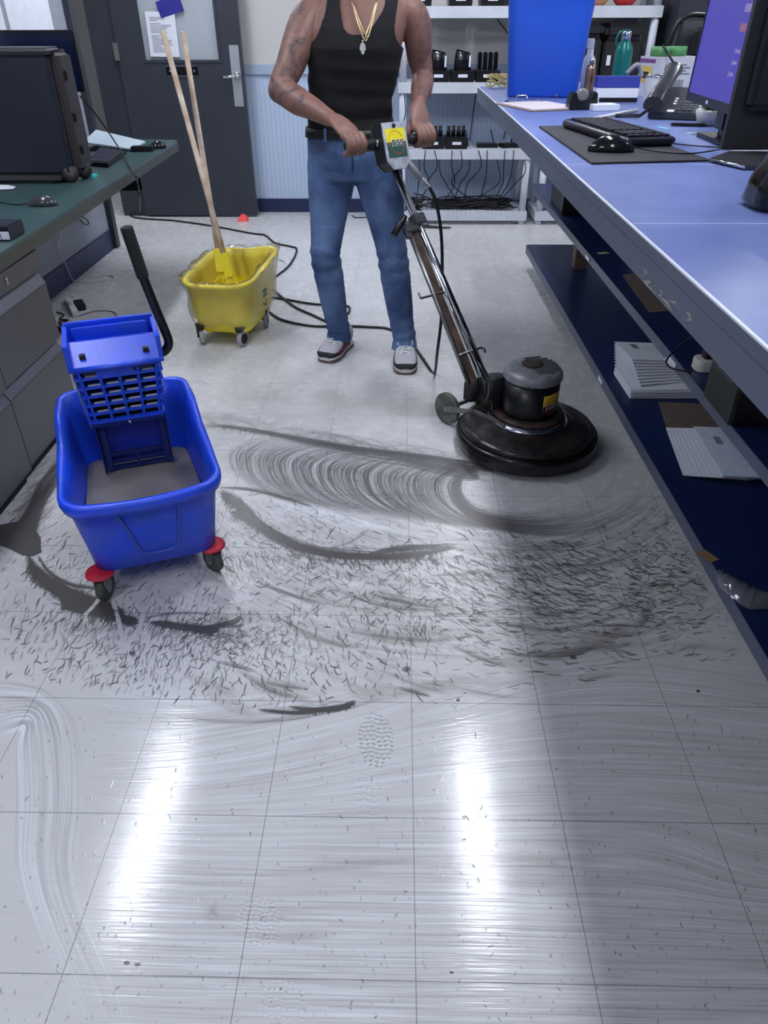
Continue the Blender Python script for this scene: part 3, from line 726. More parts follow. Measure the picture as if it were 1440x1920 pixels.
for y in (-1.0, 0.9, 3.0):
    MB().box((1.55, y, 0), (2.0, y+0.06, 0.10)).build('foot', M_NAVY, low, world=True)
for y, nm in ((3.71, 'brown wooden block propping the middle shelf at its far end'), (-0.9, 'brown wooden block propping the middle shelf at its near end')):
    tag(MB().box((1.587, y, 0.1475), (1.665, y+0.085, 0.4635)).build('support_block', mat('brown_wood', (118, 102, 92), 0.6, var=0.2, scale=12), None, bevel=0.003), nm, 'support block')
M_PC = mat('computer_black', (20, 22, 26), 0.45, var=0.2, scale=20)
pc = thing('computer_tower', 'black computer tower standing at the far end of the middle shelf', 'computer', (1.65, 3.68, 0.50))
MB().box((1.425, 3.46, 0.5005), (1.86, 3.82, 0.93)).build('case', M_PC, pc, world=True, bevel=0.004)
b = MB()
for k in range(14): b.box((1.4235, 3.56, 0.66+k*0.018), (1.426, 3.79, 0.668+k*0.018))
b.build('vent_grille', M_BLACKM, pc, world=True)
MB().box((1.4225, 3.475, 0.52), (1.427, 3.50, 0.86)).build('silver_trim', M_STEEL, pc, world=True)
pc = thing('computer_tower', 'dark computer case with two round knobs on the middle shelf near the viewer', 'computer', (1.62, 1.18, 0.50))
MB().box((1.424, 1.09, 0.5005), (1.86, 1.275, 0.94)).build('case', M_BLACK, pc, world=True, bevel=0.003)
MB().box((1.410, 1.093, 0.5005), (1.4235, 1.272, 0.94)).build('front_panel', mat('greenish_grey_panel', (40, 43, 42), 0.5, var=0.15), pc, world=True, bevel=0.002)
for dy, z in ((0.115, 0.720), (0.085, 0.705)): b = MB().lathe([(0, 0), (.0125, 0), (.011, .006), (.004, .008), (0, .008)], 18, Matrix.Translation((1.4095, 1.10+dy, z)) @ Matrix.Rotation(-PI/2, 4, 'Y')); b.build('knob', M_CHROME, pc, world=True)
b = MB()
for k in range(9): b.box((1.4085, 1.13+k*0.012, 0.60), (1.4098, 1.137+k*0.012, 0.612-0.003*(k % 3)))
b.build('front_marking', mat('dim_print', (92, 96, 98), 0.6), pc, world=True)
# plug adapter, cable, white box
ad = thing('plug_adapter', 'round white plug adapter with a black plug on the middle shelf', 'plug adapter', PZ(1322, 692, .50))
c0 = PZ(1322, 692, .50)
MB().prism(rrect(0.075, 0.06, 0.022), 0.0003, 0.035).build('adapter_body', mat('adapter_white', (205, 205, 200), 0.5), ad, bevel=0.003)
MB().prism(rrect(0.035, 0.03, 0.008), 0.0352, 0.075).build('plug', M_BLACK, ad, bevel=0.003)
MB().tube(spline([Vector((0.0, 0, .075)), Vector((.03, .02, .10)), Vector((-.02, .10, .06)), Vector((-.09, .07, .004)), Vector((-.10, -.0, .003)), Vector((-.05, -.03, .003))], 8), 0.003).build('power_cord', M_CABLE, ad)
p = PZ(1187, 488, .50)
o = MB().prism(rrect(0.13, 0.16, 0.03), 0.5003, 0.56, Matrix.Translation((p.x+0.06, p.y+.02, 0))).build('white_tray', M_WHITE, None, bevel=0.008); tag(o, 'white rounded tray half hidden under the counter on the middle shelf', 'tray')
p = PZ(1133, 477, .50); tag(MB().box((0, 0, 0), (0.05, 0.025, 0.001)).build('paper_scrap', mat('tan_paper', (170, 155, 130), .8), None, xf=Matrix.Translation((p.x-.02, p.y, .5004)) @ Matrix.Rotation(.3, 4, 'Z')), 'small tan scrap lying on the middle shelf', 'scrap')
M_CARD = mat('cardboard_brown', (104, 90, 82), 0.75, c2=(94, 80, 73), scale=40)
def quad_board(name, label, cat, pts, z, th, m):
    P = [PZ(u, v, z+th) for u, v in pts]; b = MB(); b.prism([(q_.x, q_.y) for q_ in P], z+0.0004, z+th)
    return tag(b.build(name, m, None), label, cat)
quad_board('cardboard_sheet', 'brown cardboard sheet on the middle shelf below the counter edge', 'cardboard', [(1219, 585), (1168, 515), (1300, 505), (1350, 575)], .50, .004, M_CARD)
quad_board('cardboard_sheet', 'brown cardboard sheet on the lowest shelf behind the fanned envelopes', 'cardboard', [(1252, 806), (1235, 754), (1370, 758), (1400, 812)], .147, .004, M_CARD)
# envelopes
ORD = ['lowest', 'second', 'third', 'fourth', 'fifth', 'sixth', 'seventh', 'eighth', 'ninth', 'tenth', 'eleventh', 'twelfth', 'thirteenth']
M_ENV = mat('envelope_paper', (214, 219, 230), 0.7, var=0.06, scale=10)
M_ENV2 = mat('ledger_paper', (206, 214, 228), 0.7, c2=(190, 204, 226), scale=26)
def env(name, label, group, c, rz, tilt, w, l, m=M_ENV, barcode=False, tx=0.0):
    t = thing(name, label, 'envelope', c, rz, group)
    M = Matrix.Rotation(tilt, 4, 'Y') @ Matrix.Rotation(tx, 4, 'X')
    MB().box((-w/2, -l/2, 0), (w/2, l/2, 0.0035)).build('envelope_body', m, t, bevel=0.0012, xf=M)
    if barcode:
        b = MB()
        for k in range(12): b.box((-w*.28, l*.12+k*.0045, .0036), (-w*.17, l*.12+k*.0045+.0022+.001*(k % 2), .0039))
        b.build('barcode', M_INK, t, xf=M)
        b = MB()
        for k in range(7): b.box((-w*.05+k*w*.07, -l*.42, .0036), (-w*.05+k*w*.07+.0008, l*.36, .0038))
        for k in range(12): b.box((-w*.08, -l*.4+k*l*.065, .0036), (w*.45, -l*.4+k*l*.065+.0008, .0038))
        b.build('ruled_lines', mat('pale_blue_ink', (170, 184, 214), .8), t, xf=M)
    return t
for k in range(8):
    last = k == 7
    env('envelope', 'top envelope of the fanned pile, ruled in pale blue, lowest shelf' if last else f'white envelope in the fanned pile under the ruled one, {ORD[k]} counted from the bottom',
        None if last else 'fanned white envelopes on the lowest shelf', (1.606+k*0.0125, 1.575-k*0.006, .1476+k*.0042), -0.13+0.01*k, -0.012*k if not last else 0.0, .20, .33, M_ENV2 if last else M_ENV, last)
p0 = PZ(1165, 742, .147)
for k in range(9):
    env('envelope', f'flat envelope in the lower half of the thick stack, {ORD[k]} counted from the bottom', 'flat envelopes under the thick stack', (1.61, 2.11+0.004*(k % 3), .1476+k*.0037), 0.02+0.01*(k % 2), 0, .30, .23)
for k in range(9):
    last = k == 8
    env('envelope', 'topmost envelope with a barcode on the thick tilted stack of the lowest shelf' if last else f'creased envelope in the tilted upper half of the thick stack, {ORD[k]} counted upward',
        None if last else 'tilted envelopes on the thick stack', (1.602+0.002*k, 2.16+0.016*k, .1825+k*.0045), 0.25-0.02*k, 0.02+0.006*k, .25, .21, barcode=last, tx=-0.004*k)
for k, (u, v) in enumerate(((1452, 800), (1462, 850))):
    p = PZ(u, v, .50)
    for j in range(3):
        env('envelope', (f'white envelope, {ORD[j]} of the farther bundle at the right edge of the middle shelf' if k == 0 else f'folded white paper, {ORD[j]} of the nearest bundle at the middle shelf right edge'), ('papers at the right edge, far bundle' if k == 0 else 'papers at the right edge, near bundle'),
            (p.x+.10, p.y-.02, .5004+j*.0038), 0.1*k+0.02*j, 0, .20, .13 if k else .16)
# clear plastic bag and tape bits
M_FILM = bpy.data.materials.new('clear_film'); M_FILM.use_nodes = True
def film(m, tint, dens, rough=0.12, gl=0.6):
    nt = m.node_tree; N = nt.nodes; L = nt.links; N.remove(N['Principled BSDF'])
    tr = N.new('ShaderNodeBsdfTransparent'); gb = N.new('ShaderNodeBsdfGlossy'); gb.inputs['Roughness'].default_value = rough
    df = N.new('ShaderNodeBsdfDiffuse'); df.inputs['Color'].default_value = rgb(tint)
    fr = N.new('ShaderNodeFresnel'); fr.inputs['IOR'].default_value = 1.5
    m1 = N.new('ShaderNodeMixShader'); m1.inputs[0].default_value = dens; L.new(tr.outputs[0], m1.inputs[1]); L.new(df.outputs[0], m1.inputs[2])
    m2 = N.new('ShaderNodeMixShader'); mm = N.new('ShaderNodeMath'); mm.operation = 'MULTIPLY'; mm.inputs[1].default_value = gl; L.new(fr.outputs[0], mm.inputs[0])
    L.new(mm.outputs[0], m2.inputs[0]); L.new(m1.outputs[0], m2.inputs[1]); L.new(gb.outputs[0], m2.inputs[2])
    L.new(m2.outputs[0], N['Material Output'].inputs['Surface'])
film(M_FILM, (190, 196, 215), 0.16, 0.1, 1.0)
b = MB(); rows = []
base = [PZ(u, v, .148) for u, v in ((1340, 1076), (1356, 1074), (1385, 1087), (1440, 1112))]; base2 = [PZ(u, v, .148) for u, v in ((1345, 1090), (1352, 1105), (1398, 1140), (1440, 1143))]
A1 = spline(base+[base[-1]+Vector((.2, -.02, 0))], 8); A2 = spline(base2+[base2[-1]+Vector((.2, 0, 0))], 8)
for i in range(len(A1)):
    row = []
    for k in range(9):
        t = k/8; p = A1[i].lerp(A2[i], t); w_ = math.sin(PI*t)
        row.append(p+Vector((0, 0, 0.002+0.022*w_+0.005*math.sin(i*1.7+k*1.3)*w_)))
    rows.append(row)
b.loft(rows, closed=False, cap=False); b.loft([[Vector((p.x, p.y, .1483)) for p in r] for r in rows], closed=False, cap=False)
tag(b.build('plastic_bag', M_FILM, None), 'clear plastic bag lying on the lowest shelf over its front edge', 'bag')
o = MB().box((0, 0, 0), (0.035, 0.05, 0.001)).build('tape_piece', mat('tan_tape', (128, 104, 80), .6), None, xf=Matrix.Translation(PZ(1331, 1056, .1478)) @ Matrix.Rotation(.5, 4, 'Z')); tag(o, 'torn brown tape piece stuck to the front edge of the lowest shelf', 'tape')

# ------------------------------------------------------------------ things on the counter
Z = CZ+0.0008
M_BIN = mat('bin_blue', (36, 92, 214), 0.38, c2=(34, 86, 204), scale=2)
bn = thing('recycling_bin', 'tall blue plastic waste bin standing at the far end of the blue counter', 'bin', (1.20, 3.17, Z), -0.12)
def binr(w, d, z, r): return [Vector((x, y, z)) for x, y in rrect(w, d, r, 6)]
b = MB(); b.loft([binr(.29, .21, 0, .03), binr(.30, .22, .01, .035), binr(.345, .25, .30, .04), binr(.375, .27, .50, .045), binr(.39, .285, .505, .045), binr(.39, .285, .53, .045), binr(.37, .265, .53, .04), binr(.335, .24, .30, .035), binr(.28, .20, .02, .03)])
b.build('bin_body', M_BIN, bn)
for x in (-.10, .06): MB().lathe([(0, -.0), (.007, 0), (.006, .004), (0, .006)], 10, Matrix.Translation((x, -.112, .008)) @ Matrix.Rotation(PI/2, 4, 'X')).build('rivet', M_CHROME, bn)
cb = thing('clipboard', 'clipboard with papers lying before the blue waste bin', 'clipboard', (1.11, 2.68, Z), 0.35)
MB().prism(rrect(.23, .315, .012), 0, .003).build('board', mat('brown_board', (150, 130, 112), .6), cb, bevel=.001)
MB().box((-.105, -.15, .0032), (.105, .12, .007)).build('papers', mat('pinkish_paper', (214, 205, 212), .8), cb)
b = MB(); b.box((-.07, .115, .0075), (.07, .15, .012)); b.tube([(-.03, .135, .012), (-.02, .14, .028), (.02, .14, .028), (.03, .135, .012)], .003); b.build('clip', M_CHROME, cb, bevel=.002)
# tape dispenser
td = thing('tape_dispenser', 'black tape dispenser with a clear roll beside the blue bin', 'tape dispenser', PZ(1090, 205, Z), 0.2)
prof = [(-.07, 0), (.06, 0), (.068, .012), (.062, .055), (.045, .06), (.036, .035), (.0, .03), (-.03, .032), (-.045, .06), (-.062, .055), (-.072, .02)]
b = MB(); n = len(prof)
for s_ in (-1, 1):
    pass
b.add([(x*.8, -.022, z) for x, z in prof]+[(x*.8, .022, z) for x, z in prof], [tuple(range(n)), tuple(reversed(range(n, 2*n)))]+[(i, (i+1) % n, n+(i+1) % n, n+i) for i in range(n)])
b.build('dispenser_body', M_BLACK, td, bevel=.003, seg=2)
MB().lathe([(.012, -.010), (.024, -.010), (.024, .010), (.012, .010)], 24, Matrix.Translation((-.006, 0, .046)) @ Matrix.Rotation(PI/2, 4, 'X')).build('tape_roll', mat('tape_roll', (120, 122, 124), .3), td)
o = MB().box((-.05, -.04, 0), (.05, .04, .02)).build('card_stack', M_PAPER, None, bevel=.001, xf=Matrix.Translation((1.335, 2.56, Z)) @ Matrix.Rotation(.12, 4, 'Z')); tag(o, 'stack of small white note cards in front of the tape dispenser', 'note cards')
o = MB().cyl((0, 0, 0), (.02, .004, 0), .009, 12).build('marker_cap', mat('cap_blue', (30, 50, 220), .4), None, xf=Matrix.Translation((1.315, 2.74, Z+.009))); tag(o, 'bright blue marker cap between the tape dispenser and the white box', 'cap')
# blue and white flat box
bx = thing('tissue_box', 'white box with a blue upper band standing behind the note cards', 'box', (1.45, 2.86, Z), 0.0)
MB().box((-.085, -.03, 0), (.085, .03, .052)).build('box_lower', mat('box_white', (232, 236, 244), .6), bx, bevel=.001)
MB().box((-.0855, -.0305, .0525), (.0855, .0305, .092)).build('box_upper', mat('box_blue', (56, 66, 160), .5), bx, bevel=.001)
MB().box((-.07, -.032, .002), (.085, -.0303, .018)).build('dark_slot', M_BLACK, bx)
# bottles
gb = thing('water_bottle', 'tall green metal water bottle with a chrome loop cap', 'bottle', (1.60, 3.40, Z))
MB().lathe([(0, 0), (.036, 0), (.039, .006), (.039, .155), (.034, .178), (.022, .195), (.020, .20), (0, .20)], 28).build('bottle_body', mat('bottle_green', (22, 118, 112), .3, metal=.3), gb)
b = MB(); b.lathe([(0, .2005), (.021, .2005), (.021, .232), (.017, .236), (0, .236)], 24); b.build('bottle_cap', M_CHROME, gb)
b = MB(); b.tube(spline([(-.036, 0, .178), (-.044, 0, .20), (-.034, 0, .228), (-.018, 0, .236), (.01, 0, .238)], 5), .005, 8); b.build('carry_loop', MATS['bottle_green'], gb)
cbt = thing('spray_bottle', 'slim copper and silver spray bottle beside the blue bin', 'bottle', (1.365, 2.98, Z))
MB().lathe([(0, 0), (.019, 0), (.020, .004), (.020, .11), (.016, .125), (0, .127)], 24).build('bottle_body', mat('copper', (178, 150, 132), .22, metal=.9, c2=(150, 118, 104), scale=9), cbt)
b = MB(); b.lathe([(0, .1272), (.010, .1272), (.010, .15), (0, .152)], 16); b.build('nozzle', M_CHROME, cbt)
ws = thing('pump_bottle', 'tall white pump bottle half hidden by the blue bin', 'bottle', (1.43, 3.33, Z))
b = MB(); b.lathe([(0, 0), (.028, 0), (.028, .13), (.014, .15), (.014, .17), (0, .17)], 20); b.build('bottle_body', M_WHITE, ws)
b = MB(); b.box((-.018, -.012, .171), (.012, .012, .21)); b.build('pump', M_WHITE, ws, bevel=.003)
# boxes of labels with tape rolls
lbx = thing('carton', 'small white carton with a yellow picture label and a barcode', 'carton', (1.72, 3.12, Z), 0.35)
MB().box((-.10, -.055, 0), (.10, .055, .15)).build('carton_body', mat('carton_white', (205, 206, 210), .7), lbx, bevel=.001)
MB().box((-.1012, -.04, .055), (-.1004, .04, .115)).build('picture_label', mat('label_yellow', (224, 196, 96), .6), lbx)
MB().box((-.1016, -.02, .07), (-.1013, .02, .095)).build('picture_mark', mat('label_dark', (70, 48, 36), .6), lbx)
MB().box((-.1012, -.055, .128), (-.1004, .055, .142)).build('purple_band', mat('label_purple', (134, 84, 132), .6), lbx)
b = MB()
for k in range(22): b.box((-.07+k*.0058, -.0562, .035), (-.07+k*.0058+.0015+.0018*(k % 3 == 0), -.0553, .065))
b.build('barcode', M_INK, lbx)
b = MB()
for k in range(4): b.box((-.05, -.0562, .085+k*.011), (.08-.02*(k % 2), -.0553, .088+k*.011))
b.build('printed_lines', M_INK, lbx)
for k, (x, y) in enumerate(((1.675, 3.10), (1.755, 3.13))):
    o = MB().lathe([(.012, 0), (.040, 0), (.040, .034), (.012, .034), (.012, 0)], 28, Matrix.Translation((x, y, Z+.151)), cap=False).build('tape_roll', mat('tape_green', (88, 156, 96), .5, var=.2, scale=60), None)
    tag(o, ('green tape roll on the carton, nearer the green bottle' if k == 0 else 'green tape roll on the carton, farther from the green bottle'), 'tape roll', 'green tape rolls')
o = MB().tube([(0, 0, 0), (.05, -.06, -.07)], .005, 8).build('black_pen', M_BLACK, None, xf=Matrix.Translation((1.665, 3.045, Z+.19))); tag(o, 'black pen leaning across the front of the white carton', 'pen')
sc = MB().tube(spline([(0, 0, .0), (.03, -.01, .03), (.05, 0, .015), (.06, 0, -.01)], 5), .009, 10).build('dust_mask', mat('grey_cloth', (150, 150, 156), .8), None, xf=Matrix.Translation((1.485, 2.862, Z+.101))); tag(sc, 'crumpled grey cloth on the blue and white box before the carton', 'cloth')
# wire mesh cup
mc = thing('pencil_cup', 'silver wire mesh cup beside the desk phone', 'cup', (1.545, 2.62, Z))
MB().lathe([(.046, .004), (.050, .105), (.0485, .105), (.0445, .004)], 28, cap=False).build('mesh_wall', (lambda m: (film(m, (190, 194, 204), .55, .3, .5), m)[1])((lambda m: (setattr(m, 'use_nodes', True), m)[1])(bpy.data.materials.new('wire_mesh'))), mc)
b = MB(); b.lathe([(.049, .103), (.052, .106), (.049, .109), (.046, .106), (.049, .103)], 28, cap=False); b.build('rim', M_CHROME, mc)
MB().lathe([(0, 0), (.045, 0), (.045, .003), (0, .003)], 24).build('cup_base', M_CHROME, mc)
# phone
ph = thing('desk_phone', 'grey desk telephone with a lifted-edge handset and small keys', 'telephone', (1.545, 2.32, Z), -0.45)
b = MB(); b.add([(-.09, -.10, 0), (.09, -.10, 0), (.09, .10, 0), (-.09, .10, 0), (-.09, -.10, .02), (.09, -.10, .02), (.09, .10, .085), (-.09, .10, .085)], [(0, 3, 2, 1), (4, 5, 6, 7), (0, 1, 5, 4), (1, 2, 6, 5), (2, 3, 7, 6), (3, 0, 4, 7)])
M_PHONE = mat('phone_grey', (46, 49, 56), .42)
b.build('phone_base', M_PHONE, ph, bevel=.004)
tilt = Matrix.Translation((0, -.10, .0205)) @ Matrix.Rotation(math.atan2(.065, .20), 4, 'X')
b = MB()
for i in range(3):
    for j in range(4): b.box((-.005+i*.02, .02+j*.018, 0), (.009+i*.02, .031+j*.018, .004), tilt)
b.build('number_keys', mat('key_grey', (86, 90, 98), .4), ph, bevel=.001)
b = MB()
for x, y in ((.066, .03), (.066, .05), (.066, .085), (.066, .11), (-.022, .06), (-.022, .08), (-.022, .10), (.02, .13)): b.box((x, y, 0), (x+.01, y+.008, .004), tilt)
b.build('white_keys', M_LABEL, ph)
MB().box((-.03, .005, 0), (-.008, .02, .002), tilt).build('number_tag', M_LABEL, ph)
hs = MB(); pts = spline([(-.075, -.125, .045), (-.07, -.09, .075), (-.06, -.02, .105), (-.058, .05, .128), (-.062, .105, .135)], 5)
rings = []
for i, p in enumerate(pts):
    t = i/(len(pts)-1); w = .026+.006*abs(2*t-1)**2; h = .013+.012*abs(2*t-1)**3
    rings.append([Vector((p.x+w*math.cos(a), p.y, p.z+h*math.sin(a)+0)) for a in [2*PI*k/14 for k in range(14)]])
hs.loft(rings); hd_ = hs.build('handset', mat('handset_grey', (38, 40, 47), .32), ph)
b = MB(); co_ = []
for k in range(160):
    t = k/159; a = k*1.25; c_ = Vector((-.075-.11*t, -.125-.03*t+.01*math.sin(5*t), .04-.03*min(1, t*3)))
    co_.append(c_+Vector((0, .006*math.cos(a), .006*math.sin(a))))
b.tube(co_, .0017, 5); b.build('coiled_cord', M_CABLE, ph)
# keyboard pad, keyboard, mouse
pad = MB().prism([(1.012, 2.035), (1.026, 1.33), (1.325, 1.375), (1.245, 2.07)][::-1], Z, Z+.004).build('desk_pad', mat('pad_black', (34, 36, 42), .7, var=.1), None, bevel=.0015)
tag(pad, 'black desk pad lying under the keyboard on the blue counter', 'desk pad')
M_KB = mat('keyboard_black', (22, 24, 32), .28)
A_ = PZ(1062, 240, Z+.025); B_ = PZ(1250, 276, Z+.025)
kb = thing('keyboard', 'black computer keyboard on the black desk pad', 'keyboard', (1.19, 1.80, Z+.0042), math.atan2(1.66-2.12, 1.235-1.15))
kw, kd = .45, .165
ringk = lambda z, g: [Vector((x, y+.006*math.sin(max(0, -y)*20), z)) for x, y in rrect(kw-g, kd-g, .022, 5)]
MB().loft([ringk(0, .01), ringk(.008, 0), ringk(.017, 0), ringk(.022, .012)]).build('keyboard_body', M_KB, kb)
b = MB()
for r in range(6):
    for c in range(21):
        if c in (15, 19) and r != 0: continue
        x = -.205+c*.0197; y = .052-r*.019 if r else .058
        b.box((x, y-.008, .0221), (x+.0162, y+.0075, .0275))
b.build('keys', mat('key_black', (30, 32, 40), .3), kb, bevel=.0015, seg=1)
ms = thing('computer_mouse', 'glossy black mouse on the desk pad beside the keyboard', 'mouse', (1.112, 1.505, Z+.0042), -0.15)
def mouse_body(t, L, W, H, m):
    rings = []
    for i in range(13):
        s = i/12; x = -L/2+L*s; f = math.sin(PI*min(.985, max(.015, s)))**.45; hh = H*f*(0.85+.25*math.sin(PI*(s*.8+.1)))
        rings.append([Vector((x, W/2*f*math.cos(a), max(0.0, .002+hh*math.sin(a)) if math.sin(a) > 0 else 0.0)) for a in [2*PI*k/20 for k in range(20)]])
    MB().loft(rings).build('mouse_shell', m, t)
mouse_body(ms, .115, .062, .034, M_BLACKG)
MB().tube(spline([(.055, 0, .012), (.10, .0, .004), (.18, -.03, .003), (.25, .02, .003), (.32, .12, .003)], 8), .002, 6).build('mouse_cable', M_CABLE, ms)
o = MB().tube(spline([PZ(1252, 268, Z+.004), PZ(1300, 273, Z+.004), PZ(1345, 276, Z+.004), PZ(1380, 279, Z+.004)], 6), .002, 6).build('keyboard_cable', M_CABLE, None); tag(o, 'thin black cable from the keyboard to the monitor stand', 'cable')
o = MB().tube(spline([PZ(1072, 236, Z+.012), PZ(1090, 228, Z+.008), PZ(1150, 215, Z+.006), PZ(1195, 206, Z+.006)], 6), .0055, 8).build('white_cable_cover', mat('offwhite_plastic', (205, 206, 200), .5), None); tag(o, 'long thin off-white strip lying behind the black keyboard', 'strip')
def bit(name, u, v, w, d, rz, c, lab, cat, h=.001):
    p = PZ(u, v, Z); tag(MB().box((-w/2, -d/2, 0), (w/2, d/2, h)).build(name, mat(name+'_'+'_'.join(map(str, c)), c, .7), None, xf=Matrix.Translation(p) @ Matrix.Rotation(rz, 4, 'Z')), lab, cat)
bit('sticky_flag', 1243, 240, .012, .05, 0.3, (130, 210, 220), 'pale teal sticky flag lying behind the keyboard', 'sticky flag')
bit('paper_scrap', 1198, 240, .03, .012, 0.2, (222, 190, 190), 'tiny pink paper scrap just behind the keyboard', 'scrap')
bit('sim_card_holder', 1298, 250, .035, .02, 0.4, (190, 205, 225), 'small shiny foil packet in front of the plant pot', 'packet')
bit('paper_scrap', 1311, 254, .014, .03, -0.5, (224, 228, 230), 'tiny white scrap touching the foil packet', 'scrap', .0015)
o = MB().prism(rrect(.11, .03, .012), 0, .008).build('scissors_handle', M_BLACK, None, bevel=.003, xf=Matrix.Translation(PZ(1290, 236, Z)) @ Matrix.Rotation(-.25, 4, 'Z')); tag(o, 'flat black plastic tool lying between phone and plant pot', 'tool')
# plant
pt_ = thing('potted_plant', 'small green artificial plant in a white pot beside the phone', 'plant', (1.575, 2.08, Z))
MB().loft([[Vector((x, y, z)) for x, y in rrect(.11-g, .07-g, .02)] for z, g in ((0, .03), (.006, .018), (.04, .0), (.044, .004))]).build('pot', mat('pot_white', (200, 200, 196), .6, var=.1, scale=30), pt_)
b = MB(); r_ = random.Random(4)
for k in range(220):
    a = r_.uniform(0, 2*PI); el = r_.uniform(.1, 1.4); L_ = r_.uniform(.03, .055); base_ = Vector((r_.uniform(-.03, .03), r_.uniform(-.02, .02), .043))
    d_ = Vector((math.cos(a)*math.cos(el), math.sin(a)*math.cos(el), math.sin(el))); s_ = d_.cross(Vector((0, 0, 1))).normalized()*.003
    m_ = base_+d_*L_*.6; b.add([base_-s_*.5, base_+s_*.5, m_+s_, base_+d_*L_, m_-s_], [(0, 1, 2, 3, 4)])
b.build('leaves', mat('plant_green', (60, 120, 50), .5, c2=(34, 84, 34), scale=60), pt_)
# monitors
m1 = thing('monitor', 'computer monitor with a glowing purple-blue screen turned toward the aisle', 'monitor', (1.47, 1.75, Z))
Pn, Pf = Vector((1.405, 1.535, 1.155)), Vector((1.425, 1.93, 1.155))
ux = (Pf-Pn).normalized(); up = Vector((0.03, 0, 1)).normalized(); M1 = frame(Pn, -ux, up)   # local z points toward -x? fixed below
nrm = up.cross(ux).normalized()
if nrm.x > 0: nrm = -nrm
M1 = Matrix.Identity(4)
for i in range(3): M1[i][0] = ux[i]; M1[i][1] = up[i]; M1[i][2] = nrm[i]; M1[i][3] = Pn[i]
W1, H1 = .40, .52
b = MB(); b.box((0, 0, -.03), (W1, H1, -.004), M1); b.box((0, 0, -.004), (W1, .022, 0), M1); b.box((0, H1-.01, -.004), (W1, H1, 0), M1); b.box((0, .022, -.004), (.008, H1-.01, 0), M1); b.box((W1-.008, .022, -.004), (W1, H1-.01, 0), M1)
b.build('monitor_housing', M_BLACK, m1, world=True)
scr = emit('screen_purple', (66, 58, 168), 0.85)
MB().box((.008, .022, -.0038), (W1-.008, H1-.01, -.002), M1).build('screen', scr, m1, world=True)
MT = emit('screen_text', (190, 180, 235), .8)
SD = emit('screen_dim', (140, 128, 190), .7)
for (a0, b0, a1, b1) in ((.13, .245, .17, .25), (.035, .215, .085, .232), (.04, .13, .07, .138), (.045, .105, .075, .113), (.05, .08, .08, .088), (.075, .127, .08, .141), (.08, .102, .085, .116), (.085, .077, .09, .091)): MB().box((a0, b0, -.0019), (a1, b1, -.0016), M1).build('screen_line', SD, m1, world=True)
b = MB(); b.box((.04, .175, -.0019), (.085, .192, -.0016), M1); b.build('screen_orange_block', emit('screen_orange', (150, 96, 120), .7), m1, world=True)
Mt = Matrix.Identity(4); pc_ = M1 @ Vector((.155, .285, -.0015)); xd = -ux
for i in range(3): Mt[i][0] = xd[i]; Mt[i][1] = up[i]; Mt[i][2] = nrm[i]; Mt[i][3] = pc_[i]
text('screen_clock', '10:57', .055, Mt, MT, m1)
MB().box((.19, .007, .0001), (.205, .015, .0006), M1).build('maker_badge', M_LABEL, m1, world=True)
b = MB(); b.box((1.46, 1.70, 1.10), (1.49, 1.76, 1.35)); b.prism(rrect(.16, .22, .02, 4, 1.52, 1.73), Z, Z+.01); b.box((1.47, 1.71, Z+.01), (1.50, 1.75, 1.12)); b.build('stand', M_BLACK, m1, world=True, bevel=.002)
m2 = thing('monitor', 'black monitor seen from behind at the right edge of the counter', 'monitor', (1.6, 1.44, Z))
b = MB(); b.box((1.385, 1.475, 1.082), (1.93, 1.50, 1.46)); b.build('monitor_housing', mat('monitor_back', (40, 42, 46), .5), m2, world=True, bevel=.003)
b = MB(); b.box((1.41, 1.43, 1.175), (1.90, 1.475, 1.44)); b.build('rear_bulge', mat('monitor_bulge', (26, 28, 32), .5), m2, world=True, bevel=.01)
b = MB(); b.box((1.55, 1.40, Z+.010), (1.63, 1.425, 1.30)); b.build('neck', mat('neck_grey', (62, 60, 62), .4), m2, world=True, bevel=.004)
bs = MB().prism([(1.318, 1.368), (1.36, 1.255), (1.70, 1.24), (1.72, 1.46), (1.40, 1.47)][::-1], Z, Z+.010).build('stand_base', mat('base_dark', (54, 54, 58), .3), m2, world=True, bevel=.002)
b = MB().box((1.317, 1.366, Z+.002), (1.320, 1.369, Z+.008)); 
b = MB(); b.tube([(1.3175, 1.364, Z+.006), (1.357, 1.255, Z+.006)], .0035, 6); b.build('chrome_trim', M_CHROME, m2, world=True)
for k, (x0, y0, dz) in enumerate(((1.53, 1.37, .30), (1.575, 1.36, .32))):
    o = MB().tube(spline([(x0, y0, 1.06+dz), (x0-.01, y0-.04, 1.25), (x0-.04+.03*k, y0-.10, 1.12), (x0-.07+.05*k, y0-.14, Z+.006), (x0-.12+.05*k, y0-.10, Z+.006), (x0-.08, y0-.02, Z+.018), (x0+.03, y0, Z+.018)], 8), .0045, 8).build('monitor_cable', M_CABLE, None)
    tag(o, ('black cable looping down behind the near monitor, left one' if k == 0 else 'black cable looping down behind the near monitor, right one'), 'cable')
bk_ = thing('desk_speaker', 'black curved device cut by the right edge of the picture on the counter', 'speaker', (1.26, .86, Z))
rings = []
for z, w, d_, ox in ((0, .09, .10, 0), (.01, .105, .12, 0), (.05, .10, .11, .004), (.11, .075, .085, .02), (.14, .05, .06, .03), (.145, .03, .04, .03)): rings.append([Vector((x+ox, y, z)) for x, y in rrect(w, d_, min(w, d_)*.35, 6)])
MB().loft(rings).build('speaker_body', M_BLACKG, bk_)
MB().lathe([(0, 0), (.02, 0), (.018, .004), (0, .004)], 18, Matrix.Translation((-.035, -.03, .03)) @ Matrix.Rotation(-PI/2, 4, 'Y')).build('round_button', M_DARK, bk_)
yc = thing('cable_coil', 'coil of yellow cable at the far corner of the counter', 'cable', (1.06, 3.58, Z))
